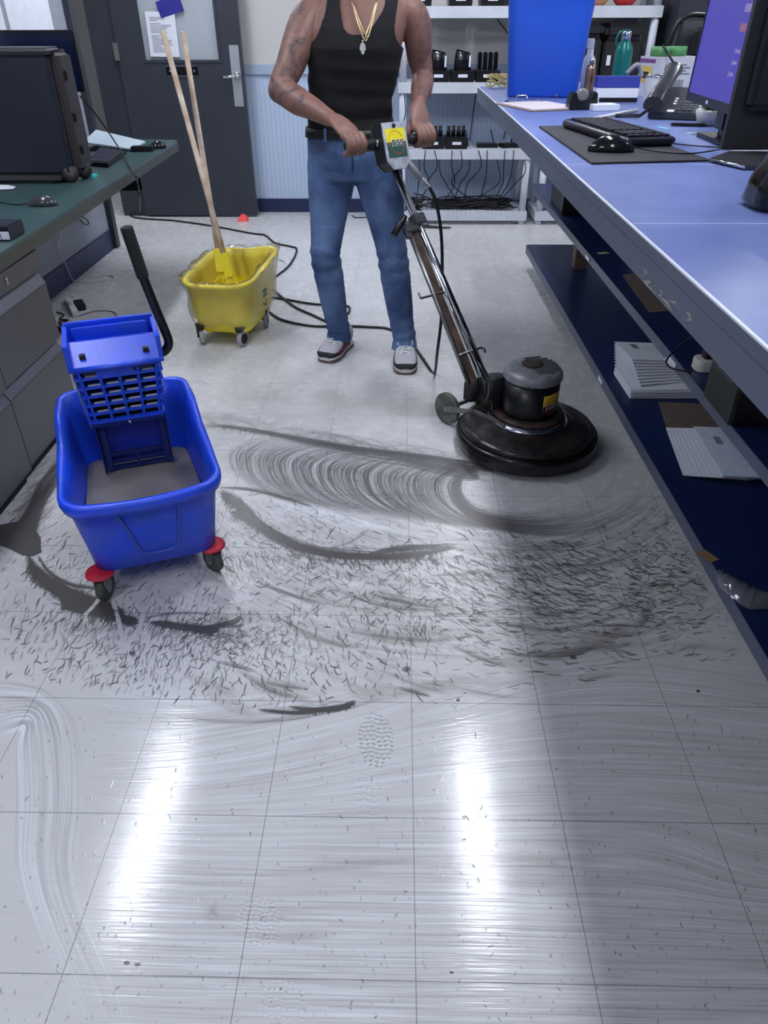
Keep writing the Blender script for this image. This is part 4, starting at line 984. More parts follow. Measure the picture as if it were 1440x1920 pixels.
b = MB(); pts = []
for k in range(160):
    a = k*.28; r0 = .045+.012*math.sin(k*.37); pts.append((r0*math.cos(a)*1.2, r0*math.sin(a)*.6, .008+.045*abs(math.sin(k*.061))+.008*math.sin(k*.9)))
b.tube(pts, .003, 5); b.build('coiled_wire', mat('cable_yellow', (214, 196, 120), .5), yc)

# ------------------------------------------------------------------ white shelving
SH = (0.03, 0.47, 0.905, 1.355)
def shelving(x0, x1, label, mid_posts=False):
    t = thing('shelving_unit', label, 'shelves', ((x0+x1)/2, 5.67, 0))
    for z in SH:
        b = MB(); y0, y1 = 5.47, 5.885
        b.box((x0, y0, z), (x1, y0+.012, z+.068)); b.box((x0, y1-.012, z), (x1, y1, z+.068)); b.box((x0, y0+.012, z), (x0+.012, y1-.012, z+.068)); b.box((x1-.012, y0+.012, z), (x1, y1-.012, z+.068))
        nx = int((x1-x0)/.035)
        for k in range(nx+1): xx = x0+.012+(x1-x0-.024)*k/nx; b.box((xx-.005, y0+.012, z+.05), (xx+.005, y1-.012, z+.066))
        for k in range(12): yy = y0+.012+(y1-y0-.024)*k/11; b.box((x0+.012, yy-.005, z+.0505), (x1-.012, yy+.005, z+.0655))
        b.build('shelf_board', M_PLWHITE, t, world=True)
    for x in (x0+.035, x1-.035):
        for y in (5.505, 5.85):
            b = MB()
            segs = [(0, SH[0])]+[(SH[i]+.068, SH[i+1]) for i in range(3)]+[(SH[3]+.068, 1.85)]
            for a, c in segs: b.cyl((x, y, a), (x, y, c), .027, 14)
            b.build('post', M_PLWHITE, t, world=True)
    return t
shelving(0.555, 1.575, 'white plastic shelving unit holding the black charger trays behind the worker')
shelving(1.64, 2.36, 'white plastic shelving unit behind the counter, right of the charger shelves')
MB_ = MB
def tray(kind, x, z, label, group, y=5.50, rz=0.0):
    t = thing('charger_tray', label, 'tray', (x, y+.10, z), rz, group); t.scale = (1.05, 1.0, 1.08)
    b = MB(); b.box((-.075, -.10, 0), (.075, .14, .008)); b.add([(-.075, -.10, .008), (.075, -.10, .008), (.075, .14, .008), (-.075, .14, .008), (-.08, -.105, .062), (.08, -.105, .062), (.08, .145, .062), (-.08, .145, .062)], [(0, 1, 5, 4), (1, 2, 6, 5), (2, 3, 7, 6), (3, 0, 4, 7), (0, 3, 2, 1)])
    b.box((-.08, -.105, .0625), (.08, .145, .066)); b.build('tray_body', M_BLACK, t)
    MB().box((-.032, -.1065, .028), (.032, -.1045, .046)).build('white_label', M_LABEL, t)
    if kind == 'dome':
        rings = []
        for i in range(7):
            s = i/6; z_ = .0665+.12*s; k = 1-.22*s**3
            rings.append([Vector((x_*k, y_*k+.01, z_-(.02*(x_+.06)/.12)*s)) for x_, y_ in rrect(.115, .13, .03)])
        MB().loft(rings).build('battery_pack', M_BLACKG, t)
        MB().box((.040, -.058, .085), (.052, -.0535, .15)).build('white_stripe', M_LABEL, t)
    elif kind == 'radios':
        for k in range(4): MB().box((-.07+k*.036, -.05, .0665), (-.042+k*.036, .03, .17)).build('charging_handset', M_BLACKG, t, bevel=.006)
    elif kind == 'knobs':
        for k in range(4):
            b = MB(); b.lathe([(0, .0665), (.014, .0665), (.016, .10), (.010, .11), (.013, .13), (0, .135)], 12, Matrix.Translation((-.055+k*.036, .02+.02*(k % 2), 0))); b.build('charging_handset', M_BLACKG, t)
    else:
        b = MB(); b.box((-.06, -.07, .0665), (.06, .06, .20)); b.build('charger_block', M_BLACK, t, bevel=.006)
    return t
zz = SH[2]+.0665
tray('dome', .845, zz, 'black charger tray with one rounded pack, leftmost on the chest-high shelf', 'charger trays')
tray('dome', 1.02, zz, 'black charger tray with a rounded pack, middle of the chest-high shelf', 'charger trays')
tray('radios', 1.20, zz, 'black charger tray holding four slim handsets beside the yellow cable coil', 'charger trays')
zz = SH[1]+.0665
tray('knobs', .825, zz, 'black charger tray with upright handsets beside the worker\'s right hand on the knee-high shelf', 'charger trays')
tray('knobs', 1.0, zz, 'black charger tray with upright handsets, right one on the knee-high shelf', 'charger trays')
zz = SH[3]+.0665
for x, lab in ((.70, 'behind the worker\'s arm'), (.98, 'second from the left'), (1.20, 'third from the left'), (1.38, 'just left of the blue bin')):
    tray('block', x, zz, 'black charger block on the head-high shelf, '+lab, 'charger blocks on the head-high shelf')
for k, (x, lab) in enumerate(((1.24, 'left'), (1.42, 'right'))):
    o = MB().box((-.08, -.05, 0), (.08, .05, .025)).build('power_adapter', M_BLACK, None, bevel=.004, xf=Matrix.Translation((x, 5.62, SH[1]+.067)) @ Matrix.Rotation(.3*k, 4, 'Z')); tag(o, f'flat black power adapter on the knee-high shelf, {lab} one', 'adapter', 'power adapters')
# hanging cables
r_ = random.Random(12)
def hang(pts, lab, r=.004): tag(MB().tube(spline(pts, 7), r, 6).build('hanging_cable', M_CABLE, None), lab, 'cable', 'cables hanging at the white shelving')
hl = 'black cable hanging between the two lower white shelves'
for k in range(13):
    x = .70+k*.066; x2 = x+r_.uniform(-.12, .14)
    hang([(x, 5.455 if k % 3 else 5.90, .535 if k % 3 else .62), (x+r_.uniform(-.03, .05), 5.45, .42), (x+r_.uniform(-.06, .06), 5.60, .28), (x2, 5.60, .16), (x2+r_.uniform(-.1, .1), 5.6, .11), (x2+r_.uniform(.05, .25), 5.58, .108)], hl+f', {"first" if k == 0 else ORD[k]} from the left')
hang([(1.28, 5.895, 1.35), (1.45, 5.895, 1.10), (1.40, 5.895, .56)], 'black cable slanting down the wall behind the white shelving')
hang([(1.16, 5.895, .90), (1.14, 5.89, .70), (1.13, 5.88, .545)], 'black cable running straight down the wall above the knee-high shelf')
hang([(.60, 5.45, .90), (.61, 5.44, .78), (.58, 5.44, .66), (.60, 5.44, .54)], 'black cable hanging beside the left post of the white shelving')
hang([(1.47, 5.895, .90), (1.46, 5.89, .70), (1.45, 5.80, .545)], 'thick black cable dropping to the right end of the knee-high shelf', .007)
def tangle(name, lab, c, sx, sy, h, n, seed, r=.004):
    q_ = random.Random(seed); pts = [Vector((c[0]+q_.uniform(-sx, sx), c[1]+q_.uniform(-sy, sy), c[2]+r+abs(q_.gauss(0, h)))) for _ in range(n)]
    tag(MB().tube([Vector((p.x, p.y, max(p.z, c[2]+r))) for p in spline(pts, 6)], r, 6).build(name, M_CABLE, None), lab, 'cable tangle')
tangle('cable_tangle', 'dense heap of black cables on the lowest white shelf', (1.15, 5.62, SH[0]+.066), .33, .12, .03, 60, 5)
tangle('cable_tangle', 'heap of black cables at the left end of the lowest white shelf', (.70, 5.60, SH[0]+.066), .12, .12, .05, 34, 6)
tangle('cable_tangle', 'small heap of black cables on the lowest shelf behind the counter', (1.95, 5.62, SH[0]+.066), .25, .12, .05, 40, 8)
tangle('cable_tangle', 'loose black cables on the floor before the white shelving', (.80, 5.38, 0), .22, .05, .004, 14, 9)
tangle('cable_tangle', 'thin black lead lying on the knee-high white shelf', (1.42, 5.58, SH[1]+.067), .10, .06, .002, 9, 19, .003)
tag(MB().box((.86, 5.56, SH[0]+.067), (1.10, 5.66, SH[0]+.12)).build('power_strip', M_BLACK, None, bevel=.006), 'long black power strip on the lowest white shelf', 'power strip')
for k, (x0, x1, z0, z1) in enumerate(((1.70, 1.985, SH[2]+.07, 1.335), (2.0, 2.27, SH[2]+.07, 1.325))):
    bg = thing('storage_case', ('dark padded case on the chest-high shelf behind the green bottle' if k == 0 else 'dark padded case on the chest-high shelf above the white carton'), 'case', ((x0+x1)/2, 5.65, z0), 0, 'dark padded cases')
    MB().box((x0, 5.50, z0), (x1, 5.82, z1-.10)).build('case_body', M_BLACKM, bg, world=True, bevel=.015, seg=3)
    MB().box((x0-.004, 5.48, z1-.098), (x1+.004, 5.83, z1)).build('case_lid', mat('case_lid_black', (30, 32, 38), .4), bg, world=True, bevel=.03, seg=4)
    MB().box((x0+.03, 5.488, z0+.10), (x0+.055, 5.499, z0+.16)).build('barcode_label', M_LABEL, bg, world=True)
for k, (x, c, lab) in enumerate(((1.93, (236, 150, 120), 'peach and yellow-green rounded ball on the head-high shelf'), (2.12, (224, 60, 58), 'red rounded helmet on the head-high shelf'))):
    o = MB().lathe([(0, 0), (.05, 0), (.085, .04), (.09, .09), (.06, .14), (0, .155)], 24, Matrix.Translation((x, 5.6, SH[3]+.067))).build('helmet', mat(f'helmet_{k}', c, .4, c2=((150, 190, 60) if k == 0 else (190, 40, 46)), scale=9), None); tag(o, lab, 'helmet')
# dark tall cabinet and chair behind the counter
tag(MB().box((2.42, 5.35, 0), (2.72, 5.88, 1.9)).build('tall_cabinet', mat('dark_cabinet', (40, 44, 56), .5, var=.1), None, bevel=.006), 'tall dark cabinet standing right of the white shelving', 'cabinet')
ch = thing('office_chair', 'dark mesh office chair standing behind the counter', 'chair', (2.38, 4.6, 0), 0.15)
rings = []
for i in range(9):
    s = i/8; w = .46-.10*abs(s-.4)
    rings.append([Vector((x, y+.03*math.sin(s*3)-.06*s, .62+.72*s)) for x, y in rrect(w, .05, .02)])
MB().loft(rings).build('backrest', mat('mesh_fabric', (62, 66, 72), .8, c2=(48, 52, 58), scale=180), ch)
b = MB(); b.tube(spline([(-.24, .0, .62), (-.25, -.02, .95), (-.22, -.06, 1.33), (0, -.07, 1.36), (.22, -.06, 1.33), (.25, -.02, .95), (.24, 0, .62)], 6), .014, 8); b.build('back_frame', M_BLACK, ch)
MB().loft([[Vector((x, y-.25, z)) for x, y in rrect(.5-g, .48-g, .08)] for z, g in ((.47, .04), (.49, 0), (.53, 0), (.55, .04))]).build('seat', M_BLACKM, ch)
b = MB(); b.cyl((0, -.2, .10), (0, -.2, .47), .03); b.build('gas_column', M_CHROME, ch)
for k in range(5):
    a = 2*PI*k/5; e = Vector((.28*math.cos(a), -.2+.28*math.sin(a), .07)); lg = MB().tube([(0, -.2, .12), e], [.03, .018], 10).build('leg', M_BLACK, ch)
    MB().cyl(e+Vector((-.012, 0, -.04)), e+Vector((.012, 0, -.04)), .03, 16).build('caster', M_BLACK, lg)
b = MB(); b.tube(spline([(.0, -.08, 1.33), (.02, -.11, 1.20), (.0, -.10, 1.0)], 6), .006, 6); b.build('hanging_strap', M_BLACK, ch)
sbag = thing('black_bag', 'black bag with two white tags hanging over the office chair back', 'bag', (2.42, 4.50, 1.05))
MB().box((2.27, 4.42, 1.16), (2.62, 4.50, 1.31)).build('bag_body', M_BLACKM, sbag, world=True, bevel=.02, seg=3)
for x in (2.31, 2.39): MB().box((x, 4.415, 1.245), (x+.045, 4.4195, 1.29)).build('white_tag', M_LABEL, sbag, world=True)
tag(MB().box((2.15, 5.90, 1.16), (3.1, 5.915, 1.85)).build('whiteboard', mat('board_white', (214, 216, 220), .5), None), 'pale whiteboard on the back wall above the office chair', 'whiteboard')

# ------------------------------------------------------------------ blue mop bucket with wringer
M_BB = mat('bucket_blue', (26, 72, 230), 0.36, c2=(30, 74, 206), scale=9, bump=0.15, bscale=60)
M_BBD = mat('bucket_navy', (16, 34, 92), 0.4)
M_RED = mat('bumper_red', (196, 28, 58), 0.5, var=0.25, scale=40)
M_WHEEL = mat('wheel_grey_green', (70, 78, 74), 0.55, var=0.3, scale=30)
BO = (-0.099, 1.022, 0.0)
bb = thing('mop_bucket', 'blue wheeled mop bucket holding grey water, with a wringer, in the wet scrubbed area', 'mop bucket', BO, math.atan2(.366, .93))
def plan(hw_f, hw_b, y0, y1, r, bulge, n=7):
    out = []
    cs = [(hw_b-r, y1-r, 0), (-(hw_b-r), y1-r, 90), (-(hw_f-r), y0+r, 180), (hw_f-r, y0+r, 270)]
    for ci, (cx, cy, a0) in enumerate(cs):
        for k in range(n+1):
            a = math.radians(a0+90*k/n); out.append((cx+r*math.cos(a), cy+r*math.sin(a)))
        nx = cs[(ci+1) % 4]; a1 = math.radians(a0+90)
        p = (cx+r*math.cos(a1), cy+r*math.sin(a1)); q_ = (nx[0]+r*math.cos(math.radians(nx[2])), nx[1]+r*math.sin(math.radians(nx[2])))
        for k in range(1, 12): t = k/12; out.append((p[0]+(q_[0]-p[0])*t, p[1]+(q_[1]-p[1])*t))
    return [(x, y-(bulge*(1-(x/hw_f)**2) if y < y0+r*.6 else 0)) for x, y in out]
def ztop(y): return float(np.interp(y, [-.1, .05, .20, .235, .27, .30, .33, .5], [.352, .362, .385, .392, .425, .445, .448, .448]))
ring_o = plan(.195, .175, -.045, .44, .05, .03); ring_b = plan(.165, .15, .0, .40, .05, .0)
def br(t, g=0.0, dz=0.0):
    out = []
    for (xo, yo), (xb, yb) in zip(ring_o, ring_b):
        x = xb+(xo-xb)*t; y = yb+(yo-yb)*t; zt = ztop(yo); cx, cy = 0, .2; L_ = math.hypot(x-cx, y-cy)+1e-6
        out.append(Vector((x-(x-cx)/L_*g, y-(y-cy)/L_*g, .095+(zt-.095)*t+dz)))
    return out
b = MB(); b.loft([br(0, .01), br(.02, -.002), br(.3), br(.6), br(.86), br(.865, -.016), br(.93, -.019), br(1, -.016), br(1.0, -.004, .004), br(1.0, .008), br(.8, .010), br(.4, .012), br(.12, .014), br(.10, .03)])
b.build('bucket_shell', M_BB, bb)
lvl = [(x*.93, y) for (xo, yo), (xb, yb) in zip(ring_o, ring_b) for x, y in [((xb+(xo-xb)*.42), .2+((yb+(yo-yb)*.42)-.2)*.95)]]
water = MB().prism(lvl, .228, .232).build('dirty_water', mat('dirty_water', (128, 124, 122), 0.22, c2=(112, 108, 108), scale=7), bb)
b = MB()   # moulded shield outline on the front
pts = spline([Vector((-.075, 0, .315)), Vector((-.055, 0, .24)), Vector((-.04, 0, .165)), Vector((-.02, 0, .145)), Vector((.03, 0, .143)), Vector((.06, 0, .16)), Vector((.075, 0, .25)), Vector((.08, 0, .315))], 8)
def yfront(x, z): t = (z-.095)/(.352-.095); return (0+(-.045-.03*(1-(x/.195)**2))*t)
b.tube([Vector((p.x, yfront(p.x, p.z)-.0015, p.z)) for p in pts], .0045, 6); b.build('moulded_outline', mat('bucket_scuffed', (52, 74, 178), .5), bb)
for x, y, rz in ((-.158, .012, -.5), (.152, .030, .5), (-.14, .385, 2.4), (.14, .385, .9)):
    M = Matrix.Translation((x, y, 0)) @ Matrix.Rotation(rz, 4, 'Z')
    MB().lathe([(0, .086), (.034, .086), (.040, .092), (.038, .098), (.02, .100), (0, .100)], 28, M).build('bumper_disc', M_RED, bb)
    c = MB(); c.box((-.018, -.018, .052), (-.014, .018, .086), M); c.box((.014, -.018, .052), (.018, .018, .086), M); c.box((-.018, -.018, .081), (.018, .018, .0855), M)
    for sx in (-.018, .014): c.add([M @ Vector(p) for p in ((sx, -.018, .055), (sx+.004, -.018, .055), (sx+.004, .018, .055), (sx, .018, .055), (sx, -.008, .030), (sx+.004, -.008, .030), (sx+.004, .008, .030), (sx, .008, .030))], [(0, 1, 2, 3), (4, 7, 6, 5), (0, 4, 5, 1), (1, 5, 6, 2), (2, 6, 7, 3), (3, 7, 4, 0)])
    cs = c.build('caster', M_STEEL, bb)
    MB().lathe([(0, -.011), (.012, -.012), (.026, -.012), (.0365, -.010), (.038, -.006), (.038, .006), (.0365, .010), (.026, .012), (.012, .012), (0, .011)], 32, M @ Matrix.Translation((0, .004, .0385)) @ Matrix.Rotation(PI/2, 4, 'Y')).build('wheel', M_WHEEL, cs)
# wringer (hangs on the rear of the bucket)
wr = MB(); x0, x1 = -.118, .120
yf_ = .235
# top trough
wr.box((x0+.004, yf_+.02, .597), (x1-.004, yf_+.16, .603))
wr.box((x0, yf_+.155, .597), (x1, yf_+.17, .668)); wr.box((x0-.004, yf_-.01, .590), (x0+.008, yf_+.165, .662)); wr.box((x1-.008, yf_-.01, .590), (x1+.004, yf_+.165, .662))
wr.box((x0+.02, yf_+.118, .625), (x1-.02, yf_+.128, .664)); wr.box((x0+.02, yf_+.085, .60), (x1-.02, yf_+.093, .640))
wr.add([Vector(p) for p in ((x0-.004, yf_-.012, .600), (x1+.004, yf_-.012, .600), (x1-.004, yf_+.09, .640), (x0+.004, yf_+.09, .640), (x0-.004, yf_-.012, .592), (x1+.004, yf_-.012, .592), (x1-.004, yf_+.09, .632), (x0+.004, yf_+.09, .632))], [(0, 1, 2, 3), (7, 6, 5, 4), (0, 4, 5, 1), (1, 5, 6, 2), (2, 6, 7, 3), (3, 7, 4, 0)])
wr.tube([(x0-.004, yf_-.012, .598), (x1+.004, yf_-.012, .598)], .006, 10)
wringer = wr.build('wringer', M_BB, bb, bevel=.002)
b = MB()
for x in (x0+.03, x1-.045): b.box((x, yf_+.018, .6105), (x+.015, yf_+.034, .624), Matrix.Rotation(0, 4, 'X'))
b.build('slot', M_BLACK, wringer)
lt = MB(); zt_, zb_ = .588, .418
def fx(x, z): return x*(0.86+.14*(z-zb_)/(zt_-zb_))
def fy(z): return yf_+.004+.03*(zt_-z)/(zt_-zb_)
nr = 6
for r in range(nr+1):
    z = zb_+(zt_-zb_)*r/nr; th = .0035 if 0 < r < nr else .006
    lt.box((fx(x0+.006, z), fy(z), z-th), (fx(x1-.006, z), fy(z)+.012, z+th))
for c in range(5):
    x = x0+.018+(x1-x0-.036)*c/4
    lt.add([Vector(p) for p in ((fx(x-.004, zb_), fy(zb_)-.001, zb_), (fx(x+.004, zb_), fy(zb_)-.001, zb_), (fx(x+.004, zb_), fy(zb_)+.014, zb_), (fx(x-.004, zb_), fy(zb_)+.014, zb_), (fx(x-.004, zt_), fy(zt_)-.001, zt_), (fx(x+.004, zt_), fy(zt_)-.001, zt_), (fx(x+.004, zt_), fy(zt_)+.014, zt_), (fx(x-.004, zt_), fy(zt_)+.014, zt_))], [(0, 3, 2, 1), (4, 5, 6, 7), (0, 1, 5, 4), (1, 2, 6, 5), (2, 3, 7, 6), (3, 0, 4, 7)])
lt.box((-.055, fy(.57), .563), (.04, fy(.57)+.012, .592))
for sx in (x0+.006, x1-.006):
    for r in range(nr+1):
        z = zb_+(zt_-zb_)*r/nr; xx = fx(sx, z); s_ = 1 if sx > 0 else -1
        lt.box((min(xx, xx+s_*.006), fy(z)+.004, z-.0035), (max(xx, xx+s_*.006), fy(z)+.12, z+.0035))
    xx = fx(sx, .5); lt.box((xx-.003, fy(.5)+.018, zb_), (xx+.003, fy(.5)+.024, zt_)); lt.box((xx-.003, fy(.5)+.10, zb_), (xx+.003, fy(.5)+.11, zt_))
lt.build('press_grid', M_BB, wringer)
b = MB(); b.add([Vector(p) for p in ((fx(x0+.01, zb_), fy(zb_)+.018, zb_), (fx(x1-.01, zb_), fy(zb_)+.018, zb_), (x1-.01, fy(zt_)+.035, zt_), (x0+.01, fy(zt_)+.035, zt_), (fx(x0+.01, zb_), fy(zb_)+.12, zb_), (fx(x1-.01, zb_), fy(zb_)+.12, zb_), (x1-.01, fy(zt_)+.13, zt_), (x0+.01, fy(zt_)+.13, zt_))], [(0, 1, 2, 3), (4, 7, 6, 5), (0, 4, 5, 1), (2, 6, 7, 3), (0, 3, 7, 4), (1, 5, 6, 2)])
b.build('inner_basket', mat('wet_black_plastic', (12, 14, 22), .12), wringer)
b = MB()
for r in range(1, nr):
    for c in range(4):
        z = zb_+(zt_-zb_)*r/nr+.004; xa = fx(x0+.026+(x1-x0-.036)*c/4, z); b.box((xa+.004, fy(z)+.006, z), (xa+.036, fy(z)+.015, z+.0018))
b.build('painted_glints', mat('glint_paint', (206, 210, 214), .15, coat=.5), wringer)  # pale slivers paint white highlights into the grid cells
b = MB(); b.box((fx(x0, zb_), fy(zb_)-.003, zb_-.014), (fx(x1, zb_), fy(zb_)+.05, zb_-.004)); b.build('bottom_bar', M_BBD, wringer, bevel=.002)
b = MB(); b.sphere((.002, fy(zb_)-.005, zb_-.008), .007, 12); b.build('bolt', M_CHROME, wringer)
b = MB(); yb_ = yf_+.075
for sx in (-.088, .080): b.box((sx, yb_-.004, .235), (sx+.016, yb_+.018, .41)); b.box((sx-.010 if sx < 0 else sx+.018, yb_-.012, .236), (sx-.006 if sx < 0 else sx+.022, yb_+.03, .42))
b.box((-.072, yb_, .285), (.080, yb_+.012, .293)); b.box((-.072, yb_, .262), (.080, yb_+.012, .268)); b.box((-.072, yb_, .238), (.080, yb_+.014, .246)); b.box((-.002, yb_, .246), (.006, yb_+.012, .285)); b.box((-.072, yb_, .390), (.080, yb_+.012, .41))
b.build('lower_frame', M_BBD, wringer, bevel=.001)
MB().box((-.10, yb_+.035, .24), (.10, yb_+.045, .44)).build('back_plate', mat('bucket_deep_blue', (18, 44, 150), .4), wringer)
b = MB(); b.add([Vector(p) for p in ((x0-.001, yf_+.05, .60), (x0-.001, yf_+.12, .60), (fx(x0, zb_)-.001, yf_+.12, .40), (fx(x0, zb_)-.001, yf_+.05, .40), (x0-.005, yf_+.05, .60), (x0-.005, yf_+.12, .60), (fx(x0, zb_)-.005, yf_+.12, .40), (fx(x0, zb_)-.005, yf_+.05, .40))], [(0, 1, 2, 3), (7, 6, 5, 4), (0, 4, 5, 1), (1, 5, 6, 2), (2, 6, 7, 3), (3, 7, 4, 0)]); b.build('side_plate', mat('side_steel', (150, 150, 150), .4, metal=.6), wringer)
hpts = spline([Vector((.110, .30, .585)), Vector((.134, .30, .590)), Vector((.148, .30, .612)), Vector((.143, .30, .65)), Vector((.128, .30, .72)), Vector((.108, .30, .82)), Vector((.100, .30, .86))], 6)
hn = MB(); hn.tube(hpts, .0125, 14); handle = hn.build('press_handle', mat('handle_black', (16, 17, 20), .4), wringer)
g = MB(); prof = [(0, 0)]
rr = [.0135, .0165]+[.0168 if k % 2 else .0158 for k in range(26)]+[.015, .0]
pa, pb = Vector((.113, .30, .795)), Vector((.094, .30, .93))
g.tube([pa+(pb-pa)*(k/(len(rr)-1)) for k in range(len(rr))], [max(r, .001) for r in rr], 14); g.build('ribbed_grip', mat('grip_black', (26, 26, 28), .7), wringer)

# ------------------------------------------------------------------ yellow mop bucket
M_YB = mat('bucket_yellow', (250, 234, 52), 0.42, c2=(240, 218, 44), scale=8)
YO = (-.272, 3.10, 0); YR = -0.16
yb = thing('mop_bucket', 'yellow wheeled mop bucket wrapped in a clear plastic bag, beside the worker', 'mop bucket', YO, YR)
yo = plan(.172, .178, -.250, .265, .10, 0.0); yi = plan(.135, .135, -.21, .20, .06, 0.0)
def yz(x, y): return .328+.03*max(0, x/.19)*(.6+.4*y/.27)+.02*(y/.27)
def yr_(t, g=0.0, dz=0.0):
    out = []
    for (xo, yo_), (xb, yb__) in zip(yo, yi):
        x = xb+(xo-xb)*t; y = yb__+(yo_-yb__)*t; L_ = math.hypot(x, y)+1e-6
        out.append(Vector((x-x/L_*g, y-y/L_*g, .066+(yz(xo, yo_)-.066)*t+dz)))
    return out
MB().loft([yr_(0, .01), yr_(.02), yr_(.25, -.006), yr_(.6, -.004), yr_(.9), yr_(.93, -.012), yr_(.97, -.018), yr_(1, -.016), yr_(1, -.004, .006), yr_(1, .008, .002), yr_(.85, .012), yr_(.4, .012), yr_(.1, .014), yr_(.08, .03)]).build('bucket_shell', M_YB, yb)
for x in (-.07, .07): MB().add([Vector(p) for p in ((x-.04, -.208, .10), (x+.04, -.208, .10), (x, -.200, .052), (x-.03, -.17, .10), (x+.03, -.17, .10))], [(0, 1, 2), (3, 2, 4), (0, 2, 3), (1, 4, 2), (0, 3, 4, 1)]).build('skirt_tab', M_YB, yb)
for x, y, rz in ((-.115, -.205, .5), (.10, -.20, -.3), (.13, .08, .2), (-.12, .20, 0)):
    M = Matrix.Translation((x, y, 0)) @ Matrix.Rotation(rz, 4, 'Z')
    c = MB(); c.add([M @ Vector(p) for p in ((-.022, -.03, .10), (.022, -.03, .10), (.022, .03, .10), (-.022, .03, .10), (-.020, -.012, .038), (-.016, -.012, .038), (-.016, .012, .038), (-.020, .012, .038))], [(0, 1, 2, 3), (4, 7, 6, 5), (0, 4, 5, 1), (1, 5, 6, 2), (2, 6, 7, 3), (3, 7, 4, 0)])
    cs = c.build('caster', M_BLACK, yb)
    MB().lathe([(.024, -.011), (.038, -.010), (.040, 0), (.038, .010), (.024, .011)], 30, M @ Matrix.Translation((0, 0, .0405)) @ Matrix.Rotation(PI/2, 4, 'Y')).build('tyre', mat('tyre_grey', (160, 162, 168), .6), cs)
    MB().lathe([(0, -.012), (.026, -.0115), (.026, .0115), (0, .012)], 24, M @ Matrix.Translation((0, 0, .0405)) @ Matrix.Rotation(PI/2, 4, 'Y')).build('hub', M_BLACKM, cs)
# safety print on the right flank
b = MB()
for k, (y, z) in enumerate(((-.02, .19), (.0, .19), (.02, .19), (-.02, .215), (.01, .215), (-.02, .15), (.01, .14), (.02, .16))): b.box((.163+.0*z, y, z), (.1675+.16*(z-.19), y+.014, z+.014))
b.build('black_print', M_BLACK, yb)
# clear bag around the bucket
BAGF = bpy.data.materials.new('bag_film'); BAGF.use_nodes = True; film(BAGF, (232, 230, 214), 0.07, 0.10, .7)
rs = random.Random(8); rows = []
for i, t in enumerate((.17, .25, .35, .45, .55, .65, .75, .85, .95, 1.0, 1.03, 1.0, .9, .8, .7, .55)):
    inner = i > 10; rr_ = yr_(min(t, 1.02), (.020 if inner else -.024-.008*math.sin(i*.8)), .008 if 8 < i < 12 else 0); rows.append([p+Vector((rs.gauss(0, .0016), rs.gauss(0, .0016), rs.gauss(0, .003)+(.012*math.sin(k*.5) if i == 0 else 0)))+Vector((p.x, p.y, 0)).normalized()*.004*math.sin(k*.9+i*1.1) for k, p in enumerate(rr_)])
bag = MB().loft(rows, cap=False); bag.add([Vector(p) for p in ((.20, .06, .37), (.245, .10, .345), (.255, .13, .318), (.215, .02, .30), (.20, .17, .355))], [(0, 3, 2, 1), (0, 1, 2, 4)])
bag.build('clear_bag', BAGF, yb)
# mops standing in the yellow bucket
M_WOOD = mat('pale_wood', (218, 204, 184), 0.6, c2=(186, 160, 134), scale=14)
def mop(label, px0, px1, y0, y1, rot):
    a = PY(*px0, y0); c = PY(*px1, y1); t = thing('mop', label, 'mop', (a.x, a.y, .085), 0, 'wooden handled mops')
    d = (c-a).normalized(); low_ = a+d*(-.03)
    MB().tube([low_, low_+(c-low_)*.25, c-d*.004, c], [.0135, .0135, .0125, .009], 12).build('handle', M_WOOD, t, world=True)
    b = MB(); s = d.cross(Vector((0, 1, 0))).normalized(); n_ = s.cross(d)
    M = Matrix.Identity(4); 
    for i in range(3): M[i][0] = s[i]; M[i][1] = n_[i]; M[i][2] = d[i]; M[i][3] = low_[i]
    b.box((-.020, -.020, -.04), (.020, .020, .075), M)
    b.build('clamp', M_YB, t, world=True, bevel=.004)
    b = MB(); bot = low_-d*.04
    for k in range(5):
        e = bot+Vector((math.cos(rot)*(k-2)*.035, math.sin(rot)*(k-2)*.035-.0, -.09)); b.tube([bot, e], .006, 8)
    e0 = bot+Vector((-math.cos(rot)*.08, -math.sin(rot)*.08, -.085)); e1 = bot+Vector((math.cos(rot)*.08, math.sin(rot)*.08, -.085)); b.tube([e0, e1], .008, 8)
    b.build('mop_frame', M_YB, t, world=True)
    b = MB(); q_ = random.Random(3)
    for k in range(26):
        f_ = k/25; p = e0.lerp(e1, f_); b.tube(spline([p, p+Vector((q_.uniform(-.02, .02), q_.uniform(-.05, .05), -.035)), Vector((p.x+q_.uniform(-.03, .03), p.y+q_.uniform(-.06, .06), .10+q_.uniform(0, .02)))], 4), .005, 5)
    st = b.build('mop_strands', mat('dirty_cotton', (150, 140, 120), .9), t, world=True)
    return t
mop('wooden handled mop in the yellow bucket, the one leaning further left', (424, 492), (305, 58), 3.05, 3.27, .3)
mop('wooden handled mop in the yellow bucket with a stained steeper handle', (411, 484), (343, 60), 3.13, 3.46, -.2)

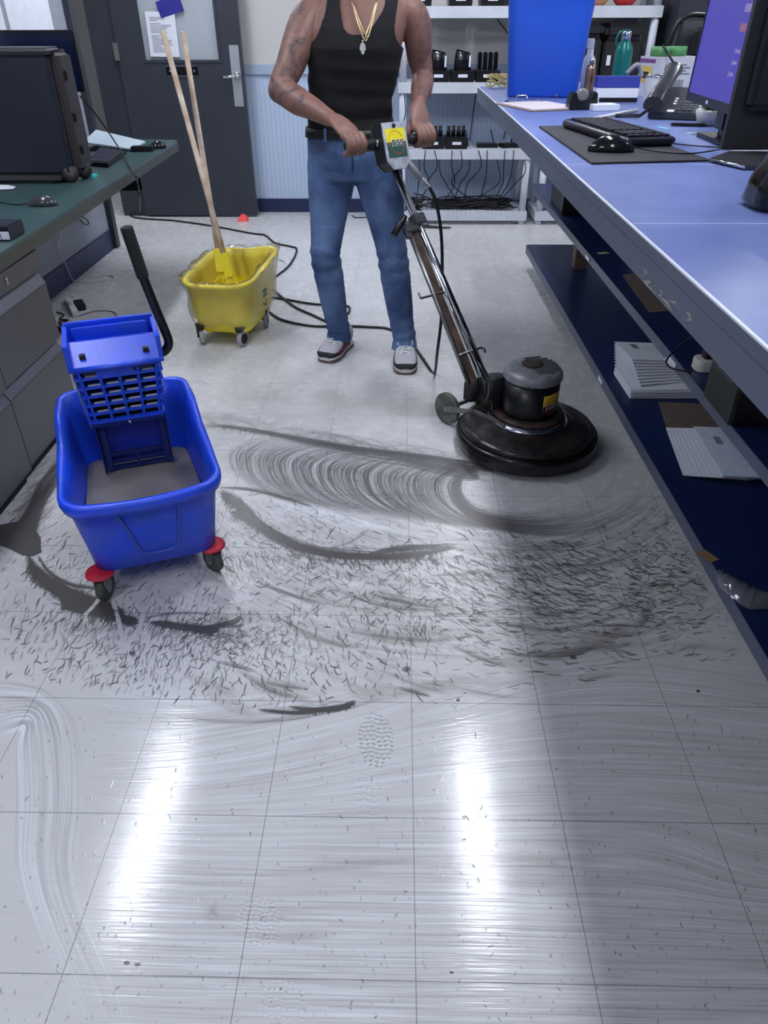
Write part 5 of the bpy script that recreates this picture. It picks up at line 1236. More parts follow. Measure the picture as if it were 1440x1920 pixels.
# ------------------------------------------------------------------ floor machine
Av = Vector((.766, .643, 0)); Bv = Vector((-.643, .766, 0)); Cv = Vector((1.06, 1.885, 0))
fmn = thing('floor_machine', 'black and chrome rotary floor scrubbing machine held by the worker', 'floor machine', (1.06, 1.885, 0))
TC = Matrix.Translation(Cv)
M_DECK = mat('deck_grimy_black', (22, 21, 22), 0.24, c2=(46, 40, 38), scale=16, bump=.25, bscale=30)
MB().lathe([(.235, .022), (.258, .020), (.266, .028), (.267, .055), (.264, .070), (.256, .078), (.245, .080), (.235, .022)], 72, TC, cap=False).build('rubber_bumper', mat('bumper_black', (14, 14, 16), .22), fmn, world=True)
MB().lathe([(0, .060), (.235, .060), (.250, .081), (.244, .094), (.225, .103), (.180, .112), (.145, .124), (.135, .132), (0, .132)], 72, TC).build('deck', M_DECK, fmn, world=True)
MB().lathe([(0, .002), (.215, .002), (.222, .010), (.222, .050), (0, .050)], 60, TC).build('scrub_pad', mat('scrub_pad', (40, 38, 38), .9), fmn, world=True)
MB().lathe([(.104, .1325), (.128, .1325), (.132, .140), (.126, .150), (.110, .153), (.104, .153)], 60, TC, cap=False).build('motor_flange', mat('rusty_ring', (84, 62, 54), .5, metal=.3, c2=(40, 34, 34), scale=40), fmn, world=True)
MB().lathe([(.128, .126), (.150, .124), (.151, .128), (.133, .136)], 60, TC, cap=False).build('chrome_ring', M_CHROME, fmn, world=True)
motor = MB().lathe([(0, .1535), (.100, .1535), (.101, .158), (.101, .283), (0, .283)], 60, TC).build('motor', mat('motor_black', (18, 19, 23), .34), fmn, world=True)
cap = MB().lathe([(0, .2835), (.1055, .2835), (.108, .289), (.106, .306), (.098, .318), (.080, .324), (0, .326)], 60, TC).build('motor_cap', mat('cast_aluminium', (168, 171, 178), .45, metal=.25, c2=(132, 134, 140), scale=26), fmn, world=True)
b = MB()
for k in range(9):
    yy = -.072+k*.018; w = math.sqrt(max(0, .088**2-yy**2)); M = TC @ Matrix.Rotation(.2, 4, 'Z'); b.box((-w*.2, yy-.003, .3205), (w, yy+.003, .329), M)
b.build('cap_rib', mat('cast_aluminium_dark', (128, 130, 136), .45, metal=.5), cap, world=True)
MB().lathe([(0, .3265), (.035, .327), (.04, .331), (.028, .334), (0, .335)], 9, TC @ Matrix.Translation((-.005, .01, 0))).build('dirt_patch', mat('dirt_brown', (66, 58, 54), .9), cap, world=True)
for k in range(6):
    a = k*PI/3+.25; p = Cv+Vector((.104*math.cos(a), .104*math.sin(a), .292)); MB().sphere(p, .007, 10).build('screw', M_STEEL, cap, world=True)
# curved name label on the motor
def arc_patch(r, a0, a1, z0, z1, n=14):
    b = MB(); vs = []; 
    for k in range(n+1):
        a = a0+(a1-a0)*k/n
        for rr_, z in ((r, z0), (r, z1), (r+.001, z1), (r+.001, z0)): vs.append(Cv+Vector((rr_*math.cos(a), rr_*math.sin(a), z)))
    fs = []
    for k in range(n):
        for j in range(4): fs.append((k*4+j, k*4+(j+1) % 4, k*4+4+(j+1) % 4, k*4+4+j))
    fs += [(0, 1, 2, 3), tuple(n*4+j for j in (3, 2, 1, 0))]
    return b.add(vs, fs, True)
la0, la1 = math.radians(-73), math.radians(-28)
M_LY = mat('label_bright_yellow', (236, 226, 20), .45); M_LG = mat('label_green', (18, 78, 66), .45); M_LR = mat('label_red', (210, 50, 46), .45); M_LW = mat('label_text_white', (236, 238, 242), .5); M_LK = mat('label_text_black', (10, 10, 14), .5)
arc_patch(.1012, la0, la1, .208, .250).build('label_yellow_half', mat('label_dull_yellow', (222, 190, 50), .5), motor, world=True)
arc_patch(.1012, la0, la1, .166, .2079).build('label_green_half', mat('label_dull_green', (22, 36, 38), .5), motor, world=True)
am = math.radians(-53); out = Vector((math.cos(am), math.sin(am), 0)); xd = Vector((-math.sin(am), math.cos(am), 0))
def lettering(M, s, parent, z=0.0):
    text('maker_letters_outline', 'nss', .034*s, M @ Matrix.Translation((0, 0, z)), M_LW, parent, .0003, .0013*s)
    text('maker_letters', 'nss', .034*s, M @ Matrix.Translation((0, 0, z+.0008)), M_LK, parent, .0003, .0001*s)
def ell(M, rx, ry, r, z, a0=0, a1=360, th=0.0): 
    b = MB(); b.tube([M @ Vector((rx*math.cos(math.radians(a))*math.cos(th)-ry*math.sin(math.radians(a))*math.sin(th), rx*math.cos(math.radians(a))*math.sin(th)+ry*math.sin(math.radians(a))*math.cos(th), z)) for a in range(a0, a1+1, 10)], r, 6); return b
ML = Matrix.Identity(4); pc_ = Cv+out*.1026+Vector((0, 0, .208))
for i in range(3): ML[i][0] = xd[i]; ML[i][1] = (0, 0, 1)[i]; ML[i][2] = out[i]; ML[i][3] = pc_[i]
ell(ML, .026, .032, .0012, 0.0, 0, 360).build('label_ring', M_LR, motor, world=True)
lettering(ML, 1.15, fmn, .0014)
# capacitor housing
Mc = Matrix.Translation(Cv+Vector((-.128, .035, 0))) @ Matrix.Rotation(.1, 4, 'Z')
MB().loft([[Mc @ Vector((x, y, z)) for x, y in rrect(.062-g, .060-g, .016)] for z, g in ((.140, .0), (.262, .0), (.270, .004), (.273, .012))]).build('capacitor_housing', mat('smoky_plastic', (34, 37, 38), .25), fmn, world=True)
# rear: bracket, wheels, axle
wp = Cv+Bv*.325+Av*(-.105)+Vector((0, 0, .0655)); wq = Cv+Bv*.325+Av*.10+Vector((0, 0, .0655))
Rw = Matrix.Rotation(math.atan2(Av.y, Av.x), 4, 'Z') @ Matrix.Rotation(PI/2, 4, 'Y')
for p in (wp, wq):
    w_ = MB().lathe([(0, -.013), (.014, -.013), (.016, -.009), (.040, -.009), (.046, -.012), (.062, -.012), (.065, -.008), (.065, .008), (.062, .012), (.046, .012), (.040, .009), (.016, .009), (.014, .013), (0, .013)], 36, Matrix.Translation(p) @ Rw).build('transport_wheel', mat('wheel_rubber_green', (96, 102, 94), .6, c2=(70, 74, 70), scale=30), fmn, world=True)
    MB().lathe([(0, -.018), (.006, -.018), (.006, .018), (0, .018)], 14, Matrix.Translation(p) @ Rw).build('axle_nut', M_CHROME, w_, world=True)
MB().cyl(wp+Av*.014, wq-Av*.014, .009, 12).build('axle', M_STEEL, fmn, world=True)
M_ARM = mat('arm_grey', (128, 130, 128), .42, metal=.3, c2=(96, 96, 94), scale=25)
for s in (-1, 1):
    b = MB()
    if s < 0: P3 = [wp-Av*.020+Vector((0, 0, .002)), PZ(888, 774, .108), PZ(944, 801, .133)]
    else: P3 = [wq+Av*.020+Vector((0, 0, .002)), Cv+Bv*.20+Av*.125+Vector((0, 0, .113)), Cv+Bv*.06+Av*.14+Vector((0, 0, .133))]
    for a, c in zip(P3, P3[1:]):
        t_ = Av*.008
        b.add([a+Vector((0, 0, -.011)), a+Vector((0, 0, .013)), c+Vector((0, 0, .010)), c+Vector((0, 0, -.009)), a+t_+Vector((0, 0, -.011)), a+t_+Vector((0, 0, .013)), c+t_+Vector((0, 0, .010)), c+t_+Vector((0, 0, -.009))], [(0, 1, 2, 3), (7, 6, 5, 4), (0, 4, 5, 1), (1, 5, 6, 2), (2, 6, 7, 3), (3, 7, 4, 0)])
    b.build('wheel_arm', M_ARM, fmn, world=True, bevel=.001)
b = MB(); pv = Cv+Bv*.235; 
for s in (-.034, .026): b.add([pv+Av*s+Vector((0, 0, .10))+Bv*(-.05), pv+Av*s+Vector((0, 0, .10))+Bv*.05, pv+Av*s+Vector((0, 0, .19))+Bv*.035, pv+Av*s+Vector((0, 0, .215))+Bv*(-.012), pv+Av*(s+.008)+Vector((0, 0, .10))+Bv*(-.05), pv+Av*(s+.008)+Vector((0, 0, .10))+Bv*.05, pv+Av*(s+.008)+Vector((0, 0, .19))+Bv*.035, pv+Av*(s+.008)+Vector((0, 0, .215))+Bv*(-.012)], [(0, 1, 2, 3), (7, 6, 5, 4), (0, 4, 5, 1), (1, 5, 6, 2), (2, 6, 7, 3), (3, 7, 4, 0)])
b.build('pivot_bracket', M_STEEL, fmn, world=True, bevel=.002)
b = MB(); b.loft([[pv+Av*(x-.062)+Bv*(y+.01)+Vector((0, 0, z)) for x, y in rrect(.046-g, .05-g, .016)] for z, g in ((.115, .02), (.125, .0), (.185, .0), (.20, .006), (.205, .02))]); b.build('pivot_boot', mat('dusty_black', (48, 48, 52), .6, var=.4, scale=40), fmn, world=True)
b = MB(); b.box((-.05, -.04, .098), (.05, .04, .118), Matrix.Translation(pv-Bv*.05) @ Matrix.Rotation(math.atan2(Av.y, Av.x), 4, 'Z')); b.build('pivot_base', M_DECK, fmn, world=True, bevel=.004)
Bt = Vector((.912, 2.045, .185)); Tt = Vector((.552, 2.40, .885)); U = (Tt-Bt).normalized()
side = Av.copy(); nb = U.cross(side).normalized()
M_TUBE = mat('chrome_tube', (215, 217, 222), .12, metal=1.0)
MB().cyl(Bt+side*.012, Tt, .0145, 20).build('main_tube', M_TUBE, fmn, world=True)
ch0, ch1 = Bt-side*.052+U*.02, Bt-side*.030+U*.66
b = MB(); w_ = .019
for (s0, s1, n0, n1) in ((-w_, w_, -.002, .002), (-w_, -w_+.004, .002, .024), (w_-.004, w_, .002, .024)):
    P_ = [side*s0+nb*n0, side*s1+nb*n0, side*s1+nb*n1, side*s0+nb*n1]; b.add([ch0+p for p in P_]+[ch1+p*.9 for p in P_], [(3, 2, 1, 0), (4, 5, 6, 7), (0, 1, 5, 4), (1, 2, 6, 5), (2, 3, 7, 6), (3, 0, 4, 7)])
b.build('rusty_channel', mat('rusty_channel', (112, 92, 82), .5, metal=.35, c2=(74, 60, 54), scale=16), fmn, world=True, bevel=.001)
b = MB(); b.cyl(ch0-side*.026, ch1-side*.024, .008, 12); b.build('side_rod', M_STEEL, fmn, world=True)
b = MB(); b.cyl(Bt-side*.016+U*.03, Bt-side*.006+U*.60, .005, 10); b.build('thin_rod', M_TUBE, fmn, world=True)
for k, (d_, s_) in enumerate(((.135, .05), (.38, -.12))):
    p = Bt+U*d_; b = MB(); b.tube([p-side*.075+nb*-.004, p+side*.02+nb*-.004, p+side*s_+nb*-.004] if s_ > 0 else [p+side*.0, p-side*.075, p+side*(s_-.01), p+side*(s_-.01)+U*.022], .005, 8)
    if s_ > 0: b.tube([p+side*s_, p+side*(s_+.012)-U*.006, p+side*(s_+.012)-U*.024], .005, 8)
    b.build('cord_hook', M_STEEL, fmn, world=True)
# clamp and lever
pcl = Bt+U*.665; Mcl = Matrix.Identity(4)
for i in range(3): Mcl[i][0] = side[i]; Mcl[i][1] = nb[i]; Mcl[i][2] = U[i]; Mcl[i][3] = pcl[i]
b = MB(); b.box((-.018, -.022, -.018), (.034, .022, .022), Mcl); b.box((-.075, -.014, -.04), (-.012, .014, -.018), Mcl); b.box((-.075, -.010, -.06), (-.055, .010, -.018), Mcl); b.build('clamp', M_STEEL, fmn, world=True, bevel=.003)
pl0 = PY(760, 405, (pcl-side*.07).y); pl1 = PY(737, 443, (pcl-side*.10).y-.03)
b = MB(); b.tube([pl0, pl0.lerp(pl1, .2), pl1], [.009, .013, .013], 14); b.build('tilt_lever', M_BLACK, fmn, world=True)
# switch box with label
U2 = Vector((-.10, .30, .95)).normalized(); nrm = side.cross(U2).normalized()   # front normal
if nrm.y > 0: nrm = -nrm
U2 = nrm.cross(side).normalized()
if U2.z < 0: U2 = -U2
Mb = Matrix.Identity(4); pb_ = Tt+U*.0
for i in range(3): Mb[i][0] = side[i]; Mb[i][1] = U2[i]; Mb[i][2] = nrm[i]; Mb[i][3] = pb_[i]
hexp = [(-.028, 0), (.028, 0), (.055, .030), (.055, .158), (-.055, .158), (-.055, .030)]
b = MB(); b.prism([(x*.93, y) for x, y in hexp], -.028, .030, Mb); b.build('switch_box', mat('box_dark_metal', (66, 66, 66), .4, metal=.6), fmn, world=True, bevel=.002)
b = MB(); b.prism(hexp, .0305, .036, Mb); b.build('face_plate', mat('plate_aluminium', (204, 208, 216), .35, metal=.4, c2=(160, 166, 178), scale=30), fmn, world=True, bevel=.001)
b = MB(); b.prism(hexp, -.034, -.0285, Mb); b.build('rear_plate', M_STEEL, fmn, world=True, bevel=.001)
b = MB(); b.box((-.044, .092, .0362), (.044, .137, .0372), Mb); b.build('label_yellow_half', M_LY, fmn, world=True)
b = MB(); b.box((-.044, .040, .0362), (.044, .0919, .0372), Mb); b.build('label_green_half', M_LG, fmn, world=True)
Mt_ = Mb @ Matrix.Translation((0.004, .092, .0376))
ell(Mb @ Matrix.Translation((0, .090, .0374)), .034, .040, .0013, 0, 10, 180, .35).build('label_ring', mat('label_orange', (236, 150, 40), .5), fmn, world=True)
ell(Mb @ Matrix.Translation((0, .090, .0374)), .034, .040, .0013, 0, 190, 360, .35).build('label_ring', M_LR, fmn, world=True)
lettering(Mt_, 1.30, fmn, .0010)
b = MB(); b.lathe([(0, 0), (.008, 0), (.006, .006), (0, .007)], 14, Mb @ Matrix.Translation((0, .146, .0362))); b.build('face_screw', M_BLACK, fmn, world=True)
Hc = Vector((.54, 2.44, .98))
b = MB(); b.cyl(Hc-Av*.10, Hc+Av*.10, .010, 14); b.cyl(Hc-Av*.20-Vector((0, 0, .018)), Hc-Av*.06-Vector((0, 0, .022)), .005, 8); b.cyl(Hc+Av*.06-Vector((0, 0, .022)), Hc+Av*.17-Vector((0, 0, .016)), .005, 8); b.build('handlebar', M_STEEL, fmn, world=True)
for s0, s1 in ((-.215, -.08), (.08, .20)): MB().tube([Hc+Av*s0, Hc+Av*(s0+.01), Hc+Av*(s1-.01), Hc+Av*s1], [.012, .0155, .0155, .013], 16).build('grip', mat('grip_rubber', (30, 30, 34), .6), fmn, world=True)
b = MB(); b.sphere(Hc-Av*.07+Vector((0, -.004, .0)), .014, 12); b.build('bar_knob', M_CHROME, fmn, world=True)
# strain relief and mains cord
q0 = Mb @ Vector((.050, .045, .0)); q1 = PY(790, 335, 2.44); q2 = PY(805, 352, 2.44); q3 = PY(819, 385, 2.44)
b = MB(); b.tube([q0, q1], [.014, .011], 12); b.build('cord_collar', mat('collar_grey', (140, 140, 146), .5), fmn, world=True)
b = MB(); cc = []
for k in range(120):
    t = k/119; a = t*2*PI*12; c = q1.lerp(q2, t); d_ = (q2-q1).normalized(); s1 = d_.cross(Vector((0, 1, 0))).normalized(); s2 = d_.cross(s1); cc.append(c+s1*.0095*math.cos(a)+s2*.0095*math.sin(a))
b.tube(cc, .0016, 5); b.build('strain_spring', M_CHROME, fmn, world=True)
floor_pts = [(815, 700), (806, 692), (790, 668), (768, 640), (730, 617), (690, 613), (640, 611), (585, 611), (530, 600), (505, 585)]
Z0 = .0075
cord = [q1, q2, q3, PY(828, 450, 2.44), PY(829, 530, 2.42), PY(827, 600, 2.40), PY(820, 660, 2.41)]+[PZ(u, v, Z0) for u, v in floor_pts]
MB().tube(spline(cord, 8), .0065, 8).build('power_cord', M_CABLE, fmn, world=True)
def fcab(pts, lab, r=.0065, h=0.0):
    P = spline([PZ(u, v, r+.001) for u, v in pts], 8); o = MB().tube(P, r, 8).build('extension_cord', M_CABLE, None); return tag(o, lab, 'cord', 'black cords on the floor')
fcab([(238, 352), (237, 385), (243, 402), (262, 409), (330, 414), (400, 424), (470, 437), (497, 441), (515, 455), (545, 462), (556, 466), (553, 480), (540, 500), (515, 520), (497, 535)], 'black cord running from the door along the floor, bending behind the yellow bucket')
fcab([(500, 555), (540, 562), (590, 570), (648, 573), (655, 582), (646, 592), (620, 603), (606, 600), (585, 590), (556, 577), (532, 560), (515, 545), (506, 535)], 'black cord making a double loop between the yellow bucket and the shoe')
fcab([(660, 404), (668, 408), (690, 407)], 'short thin black cord end on the floor just left of the white shelving', .004)
ro = MB(); 
r0 = PZ(455, 414, .002)
ro.add([r0+Vector(p) for p in ((-.045, -.02, 0), (.04, -.02, 0), (.05, .02, 0), (-.03, .03, 0), (-.02, 0, .035), (.03, .01, .045), (-.005, .025, .05))], [(0, 3, 2, 1), (0, 1, 5, 4), (1, 2, 5), (2, 3, 6, 5), (3, 0, 4, 6), (4, 5, 6)])
tag(ro.build('red_scrap', mat('red_plastic', (236, 62, 66), .5), None), 'small red plastic scrap on the floor near the dark door', 'scrap')

# ------------------------------------------------------------------ things on and under the left desk
ZD = .7428
cs_ = thing('wheeled_case', 'black hard wheeled case standing on the green desk', 'case', (-1.07, 3.02, ZD))
D0 = PZ(143, 348, .79); 
b = MB(); x1c = -.905
b.box((-1.46, 2.96, .775), (x1c, 3.0, 1.235)); b.build('case_shell', mat('case_navy_black', (24, 30, 44), .5), cs_, world=True, bevel=.012, seg=3)
b = MB(); b.box((-1.46, 3.0005, .775), (x1c+.03, 3.16, 1.25)); b.build('case_side', mat('case_brown_black', (50, 46, 48), .5), cs_, world=True, bevel=.02, seg=3)
b = MB(); b.box((-1.46, 2.955, 1.236), (x1c+.01, 3.1, 1.262)); b.build('top_rim', mat('rim_grey', (72, 72, 78), .4), cs_, world=True, bevel=.010, seg=3)
for z in (.85, .98, 1.14): MB().box((x1c+.0302, 3.03, z), (x1c+.042, 3.07, z+.035)).build('latch', M_BLACK, cs_, world=True, bevel=.003)
b = MB(); b.box((-1.46, 2.94, .755), (x1c-.05, 3.10, .7745)); b.build('bottom_rim', mat('rim_dark', (58, 56, 60), .5), cs_, world=True, bevel=.004)
for x, y in ((-.925, 2.985), (-.90, 3.08)):
    MB().lathe([(0, -.022), (.030, -.020), (.036, -.012), (.036, .012), (.030, .020), (0, .022)], 24, Matrix.Translation((x, y, .7788)) @ Matrix.Rotation(PI/2, 4, 'X') @ Matrix.Rotation(.5, 4, 'Y')).build('wheel', mat('wheel_brown_black', (44, 40, 42), .5), cs_, world=True)
mL = thing('monitor', 'black monitor on the green desk behind the wheeled case', 'monitor', (-1.2, 3.6, ZD))
b = MB(); b.box((-1.45, 3.52, 1.06), (-.985, 3.56, 1.315)); b.build('monitor_housing', M_BLACK, mL, world=True, bevel=.004)
MB().box((-1.44, 3.517, 1.072), (-.995, 3.5199, 1.303)).build('screen', mat('screen_off', (16, 24, 58), .2), mL, world=True)
b = MB(); b.box((-1.25, 3.56, ZD+.01), (-1.19, 3.60, 1.2)); b.box((-1.33, 3.48, ZD), (-1.11, 3.70, ZD+.01)); b.build('stand', M_BLACK, mL, world=True)
pb_ = thing('binder', 'pale grey binder lying tilted over cables at the far end of the green desk', 'binder', (-1.13, 4.1, ZD))
P4 = [PZ(155, 266, .79), PZ(250, 279, .755), PZ(273, 265, .765), PZ(180, 243, .82)]
b = MB(); b.add(P4+[p-Vector((0, 0, .008)) for p in P4], [(0, 1, 2, 3), (7, 6, 5, 4), (0, 4, 5, 1), (1, 5, 6, 2), (2, 6, 7, 3), (3, 7, 4, 0)]); b.build('binder_cover', mat('binder_pale', (172, 188, 200), .5), pb_, world=True)
c4 = sum(P4, Vector())/4; MB().prism([(p.x*.9+c4.x*.1, p.y*.9+c4.y*.1) for p in P4], ZD, ZD+.010).build('binder_back', mat('binder_dark', (34, 36, 44), .6), pb_, world=True)
kl = thing('keyboard', 'black keyboard with pale key legends on the green desk', 'keyboard', PZ(205, 296, ZD), .95)
kp = [PZ(u, v, ZD) for u, v in ((160, 310), (204, 314), (237, 290), (190, 281))]; c4 = sum(kp, Vector())/4; c4.z = ZD
FR[kl.name] = Matrix.Translation(c4); kl.location = c4; kl.rotation_euler = (0, 0, 0)
b = MB(); b.prism([(p.x, p.y) for p in kp], ZD, ZD+.018); b.build('keyboard_body', M_BLACK, kl, world=True, bevel=.003)
b = MB()
for i in range(5):
    for j in range(11):
        s, t = (i+.5)/5, (j+.5)/11; p = kp[0].lerp(kp[1], s*.92+.04).lerp(kp[3].lerp(kp[2], s*.92+.04), t*.92+.04); b.box((p.x-.010, p.y-.008, ZD+.0182), (p.x+.010, p.y+.008, ZD+.023))
b.build('keys', mat('key_grey_navy', (74, 78, 96), .4), kl, world=True)
mz = thing('computer_mouse', 'dark glossy mouse on the green desk below the wheeled case', 'mouse', PZ(82, 385, ZD), .15)
mouse_body(mz, .11, .06, .034, mat('mouse_dark', (52, 52, 58), .2))
MB().tube(spline([(-.055, 0, .01), (-.10, .01, .003), (-.16, .05, .003), (-.22, .09, .003)], 6), .0022, 6).build('mouse_cable', M_CABLE, mz)
mz2 = thing('computer_mouse', 'small black mouse at the far tip of the green desk', 'mouse', PZ(296, 278, ZD), .4)
mouse_body(mz2, .10, .06, .035, M_BLACKG)
o = MB().box((-.06, -.03, 0), (.06, .03, .025)).build('small_black_box', M_BLACK, None, bevel=.003, xf=Matrix.Translation(PZ(268, 283, ZD)) @ Matrix.Rotation(.05, 4, 'Z')); tag(o, 'small flat black box beside the far mouse on the green desk', 'box')
o = MB().box((-.014, -.02, 0), (.014, .02, .012)).build('teal_block', mat('teal', (70, 200, 200), .5), None, xf=Matrix.Translation(PZ(176, 332, ZD))); tag(o, 'small teal block on the green desk by the case wheels', 'block')
for k in range(3):
    o = MB().box((-.20, -.03, 0), (.10, .03, .0012)).build('loose_paper', M_PAPER, None, xf=Matrix.Translation((-1.28+.03*k, 2.88-.035*k, ZD+.0004+.0014*k)) @ Matrix.Rotation(.12*k-.05, 4, 'Z')); tag(o, ('white paper strip under the front of the wheeled case, furthest back', 'white paper strip sticking out under the wheeled case, middle one', 'white paper strip under the wheeled case, nearest the mouse')[k], 'paper', 'papers under the wheeled case')
sb = thing('label_printer', 'black device with two white labels at the left edge of the green desk', 'device', (-.86, 2.0, ZD))
p = PZ(22, 452, ZD); MB().box((p.x-.24, p.y, ZD), (p.x-.004, p.y+.12, ZD+.045)).build('device_body', mat('device_navy', (18, 24, 44), .4), sb, world=True, bevel=.004)
for dx in (-.062, -.031): MB().box((p.x+dx, p.y-.0012, ZD+.005), (p.x+dx+.028, p.y-.0002, ZD+.03)).build('white_label', M_LABEL, sb, world=True)
o = MB().box((-1.47, 4.02, .80), (-1.455, 4.10, 1.12)).build('pale_strip', mat('pale_strip', (180, 196, 214), .5), None); tag(o, 'narrow pale panel on the wall just right of the desk monitor', 'panel')
ct = [PY(150, 180, 3.6), PY(180, 215, 3.7), PY(205, 250, 3.75), PY(232, 292, 3.6), PZ(248, 322, ZD+.012), PZ(256, 333, ZD+.004)]
e = PX(259, 350, -.735); ct += [PX(258, 345, -.74), PX(262, 372, -.74), PZ(262, 398, .02), PZ(258, 402, .006)]
o = MB().tube(spline(ct, 8), .004, 6).build('desk_cable', M_CABLE, None); tag(o, 'black cable crossing the green desk and dropping over its edge to the floor', 'cable')
M_WC = mat('cable_white', (196, 198, 196), .5)
wc = [PX(113, 425, -1.455), PX(112, 450, -1.455), PX(107, 462, -1.455), PX(118, 485, -1.455), PX(128, 507, -1.455), PX(133, 520, -1.45), PZ(143, 528, .005), PZ(175, 529, .004), PZ(212, 523, .004), PZ(205, 516, .004), PZ(170, 520, .004)]
o = MB().tube(spline(wc, 8), .0035, 6).build('white_cable', M_WC, None); tag(o, 'white cable hanging under the green desk and trailing on the floor', 'cable')
o = MB().tube(spline([PZ(u, v, .004) for u, v in ((216, 526), (200, 545), (165, 553), (130, 563))], 8), .0035, 6).build('white_cable', M_WC, None); tag(o, 'white cable curving back to the white power strip on the floor', 'cable')
a, c = PZ(128, 566, 0), PZ(143, 594, 0); ang = math.atan2((c-a).y, (c-a).x); L_ = (c-a).length
ps = thing('power_strip', 'white power strip on the floor under the green desk', 'power strip', (a+c)/2, ang)
MB().box((-L_/2, -.018, .0005), (L_/2, .018, .03)).build('strip_body', M_WHITE, ps, bevel=.004)
MB().box((-.05, .019, .002), (.06, .07, .035)).build('black_plug', M_BLACK, ps, bevel=.004)
MB().box((-.02, -.01, .0302), (.02, .01, .05)).build('white_plug', M_WHITE, ps, bevel=.003)
for k, (pts, r, l) in enumerate((([(148, 592), (175, 584), (205, 583), (218, 590), (212, 602), (180, 608), (140, 613), (118, 600)], .0025, 'thin dark cable looping on the floor right of the white power strip'),
    ([(112, 608), (128, 622), (140, 632), (118, 625), (108, 612), (125, 628), (132, 638)], .004, 'black cable bunch folded on the floor behind the blue wringer'), ([(106, 585), (120, 590), (112, 598), (128, 600), (110, 604), (124, 610)], .004, 'black cables coiled beside the file cabinet on the floor'))):
    o = MB().tube(spline([PZ(u, v, r+.001+.004*(i % 2)*(k > 0)) for i, (u, v) in enumerate(pts)], 8), r, 6).build('floor_cable', M_CABLE if k else mat('cable_grey', (90, 92, 96), .5), None); tag(o, l, 'cable')
b = MB(); b.tube(spline([PX(u, v, -1.44) for u, v in ((140, 412), (150, 406), (162, 411), (166, 420), (158, 420), (150, 412))], 6), .004, 6); o = b.build('under_desk_cable', M_CABLE, None); tag(o, 'short black cable loop hanging under the green desk against the wall', 'cable')

# ------------------------------------------------------------------ the worker
pw = thing('person', 'person in a black tank top, blue jeans and sneakers, gripping the floor machine handlebar', 'person', (.42, 2.76, 0))
def torso(z):
    zs = [.80, .88, .93, .98, 1.03, 1.10, 1.145, 1.20, 1.265, 1.33, 1.38, 1.415, 1.44, 1.46]
    cx = [.378, .378, .377, .372, .366, .372, .380, .388, .396, .410, .424, .430, .432, .434]
    cy = [2.775, 2.775, 2.77, 2.765, 2.76, 2.75, 2.745, 2.735, 2.73, 2.735, 2.745, 2.75, 2.755, 2.76]
    hw = [.175, .183, .180, .172, .160, .158, .163, .168, .176, .180, .178, .160, .120, .075]
    hd = [.115, .120, .115, .108, .100, .103, .107, .113, .118, .115, .105, .092, .078, .065]
    f = lambda a: float(np.interp(z, zs, a)); return f(cx), f(cy), f(hw), f(hd)
def tring(z, g=0.0, n=64, ex=2.5, wob=0.0):
    cx, cy, w, d = torso(z); out = []
    for k in range(n):
        a = 2*PI*k/n; c, s = math.cos(a), math.sin(a); e = 2/ex
        x = (w+g)*abs(c)**e*(1 if c > 0 else -1); y = (d+g)*abs(s)**e*(1 if s > 0 else -1)
        if s < 0:
            y *= 1+.06*math.exp(-((z-1.27)/.06)**2)*(1-.5*math.exp(-(x/.02)**2))
        out.append(Vector((cx+x, cy+y, z+wob*math.sin(a*3+z*40))))
    return out
bm = MB()
bm.loft([tring(z) for z in np.linspace(.82, 1.455, 26)])
# neck and head
bm.tube([(.432, 2.765, 1.40), (.436, 2.745, 1.46), (.44, 2.73, 1.52), (.44, 2.725, 1.56)], [.075, .060, .056, .058], 20)
hc = Vector((.443, 2.70, 1.615))
hr = []
for z, w, df, db in ((-.115, .030, .045, .00), (-.105, .044, .070, .03), (-.08, .058, .082, .055), (-.04, .068, .084, .078), (0, .074, .084, .094), (.04, .077, .086, .100), (.075, .073, .080, .094), (.10, .058, .062, .075), (.118, .030, .034, .04)):
    hr.append([hc+Vector((w*math.cos(a), (-df if math.sin(a) < 0 else db)*abs(math.sin(a)), z)) for a in [2*PI*k/24 for k in range(24)]])
bm.loft(hr)
bm.tube([hc+Vector((0, -.082, .018)), hc+Vector((0, -.098, -.012)), hc+Vector((0, -.104, -.030)), hc+Vector((0, -.085, -.040))], [.007, .010, .014, .009], 10)
for s in (-1, 1):
    bm.sphere(hc+Vector((s*.078, .012, -.008)), .030, 12, (.35, .6, 1)); bm.sphere(hc+Vector((s*.028, -.070, .034)), .018, 10, (1.3, .6, .5))
bm.tube([hc+Vector((-.024, -.082, -.064)), hc+Vector((0, -.090, -.061)), hc+Vector((.024, -.082, -.064))], [.005, .0085, .005], 8)
# arms
SL, EL, WL = Vector((.245, 2.745, 1.375)), Vector((.110, 2.60, 1.137)), Vector((.318, 2.415, 1.055))
SR, ER, WR = Vector((.605, 2.745, 1.375)), Vector((.662, 2.79, 1.165)), Vector((.640, 2.60, 1.080))
def arm(S, E, W, r, out):
    d1 = E-S; pts = [S+Vector((-out*.06, .0, .02)), S, S+d1*.18+Vector((out*.012, 0, 0)), S+d1*.42+Vector((out*.008, -.006, 0)), S+d1*.68, S+d1*.88, E+Vector((0, .006, -.006))]
    bm.tube(spline(pts, 3), [x*r for x in np.interp(np.linspace(0, 6, 19), range(7), [.050, .066, .068, .062, .056, .050, .046])], 20)
    d2 = W-E; pts = [E+Vector((0, .006, -.006)), E+d2*.15, E+d2*.38+Vector((0, 0, -.004)), E+d2*.65, E+d2*.88, W]
    bm.tube(spline(pts, 3), [x*r for x in np.interp(np.linspace(0, 5, 16), range(6), [.046, .051, .050, .041, .032, .029])], 20)
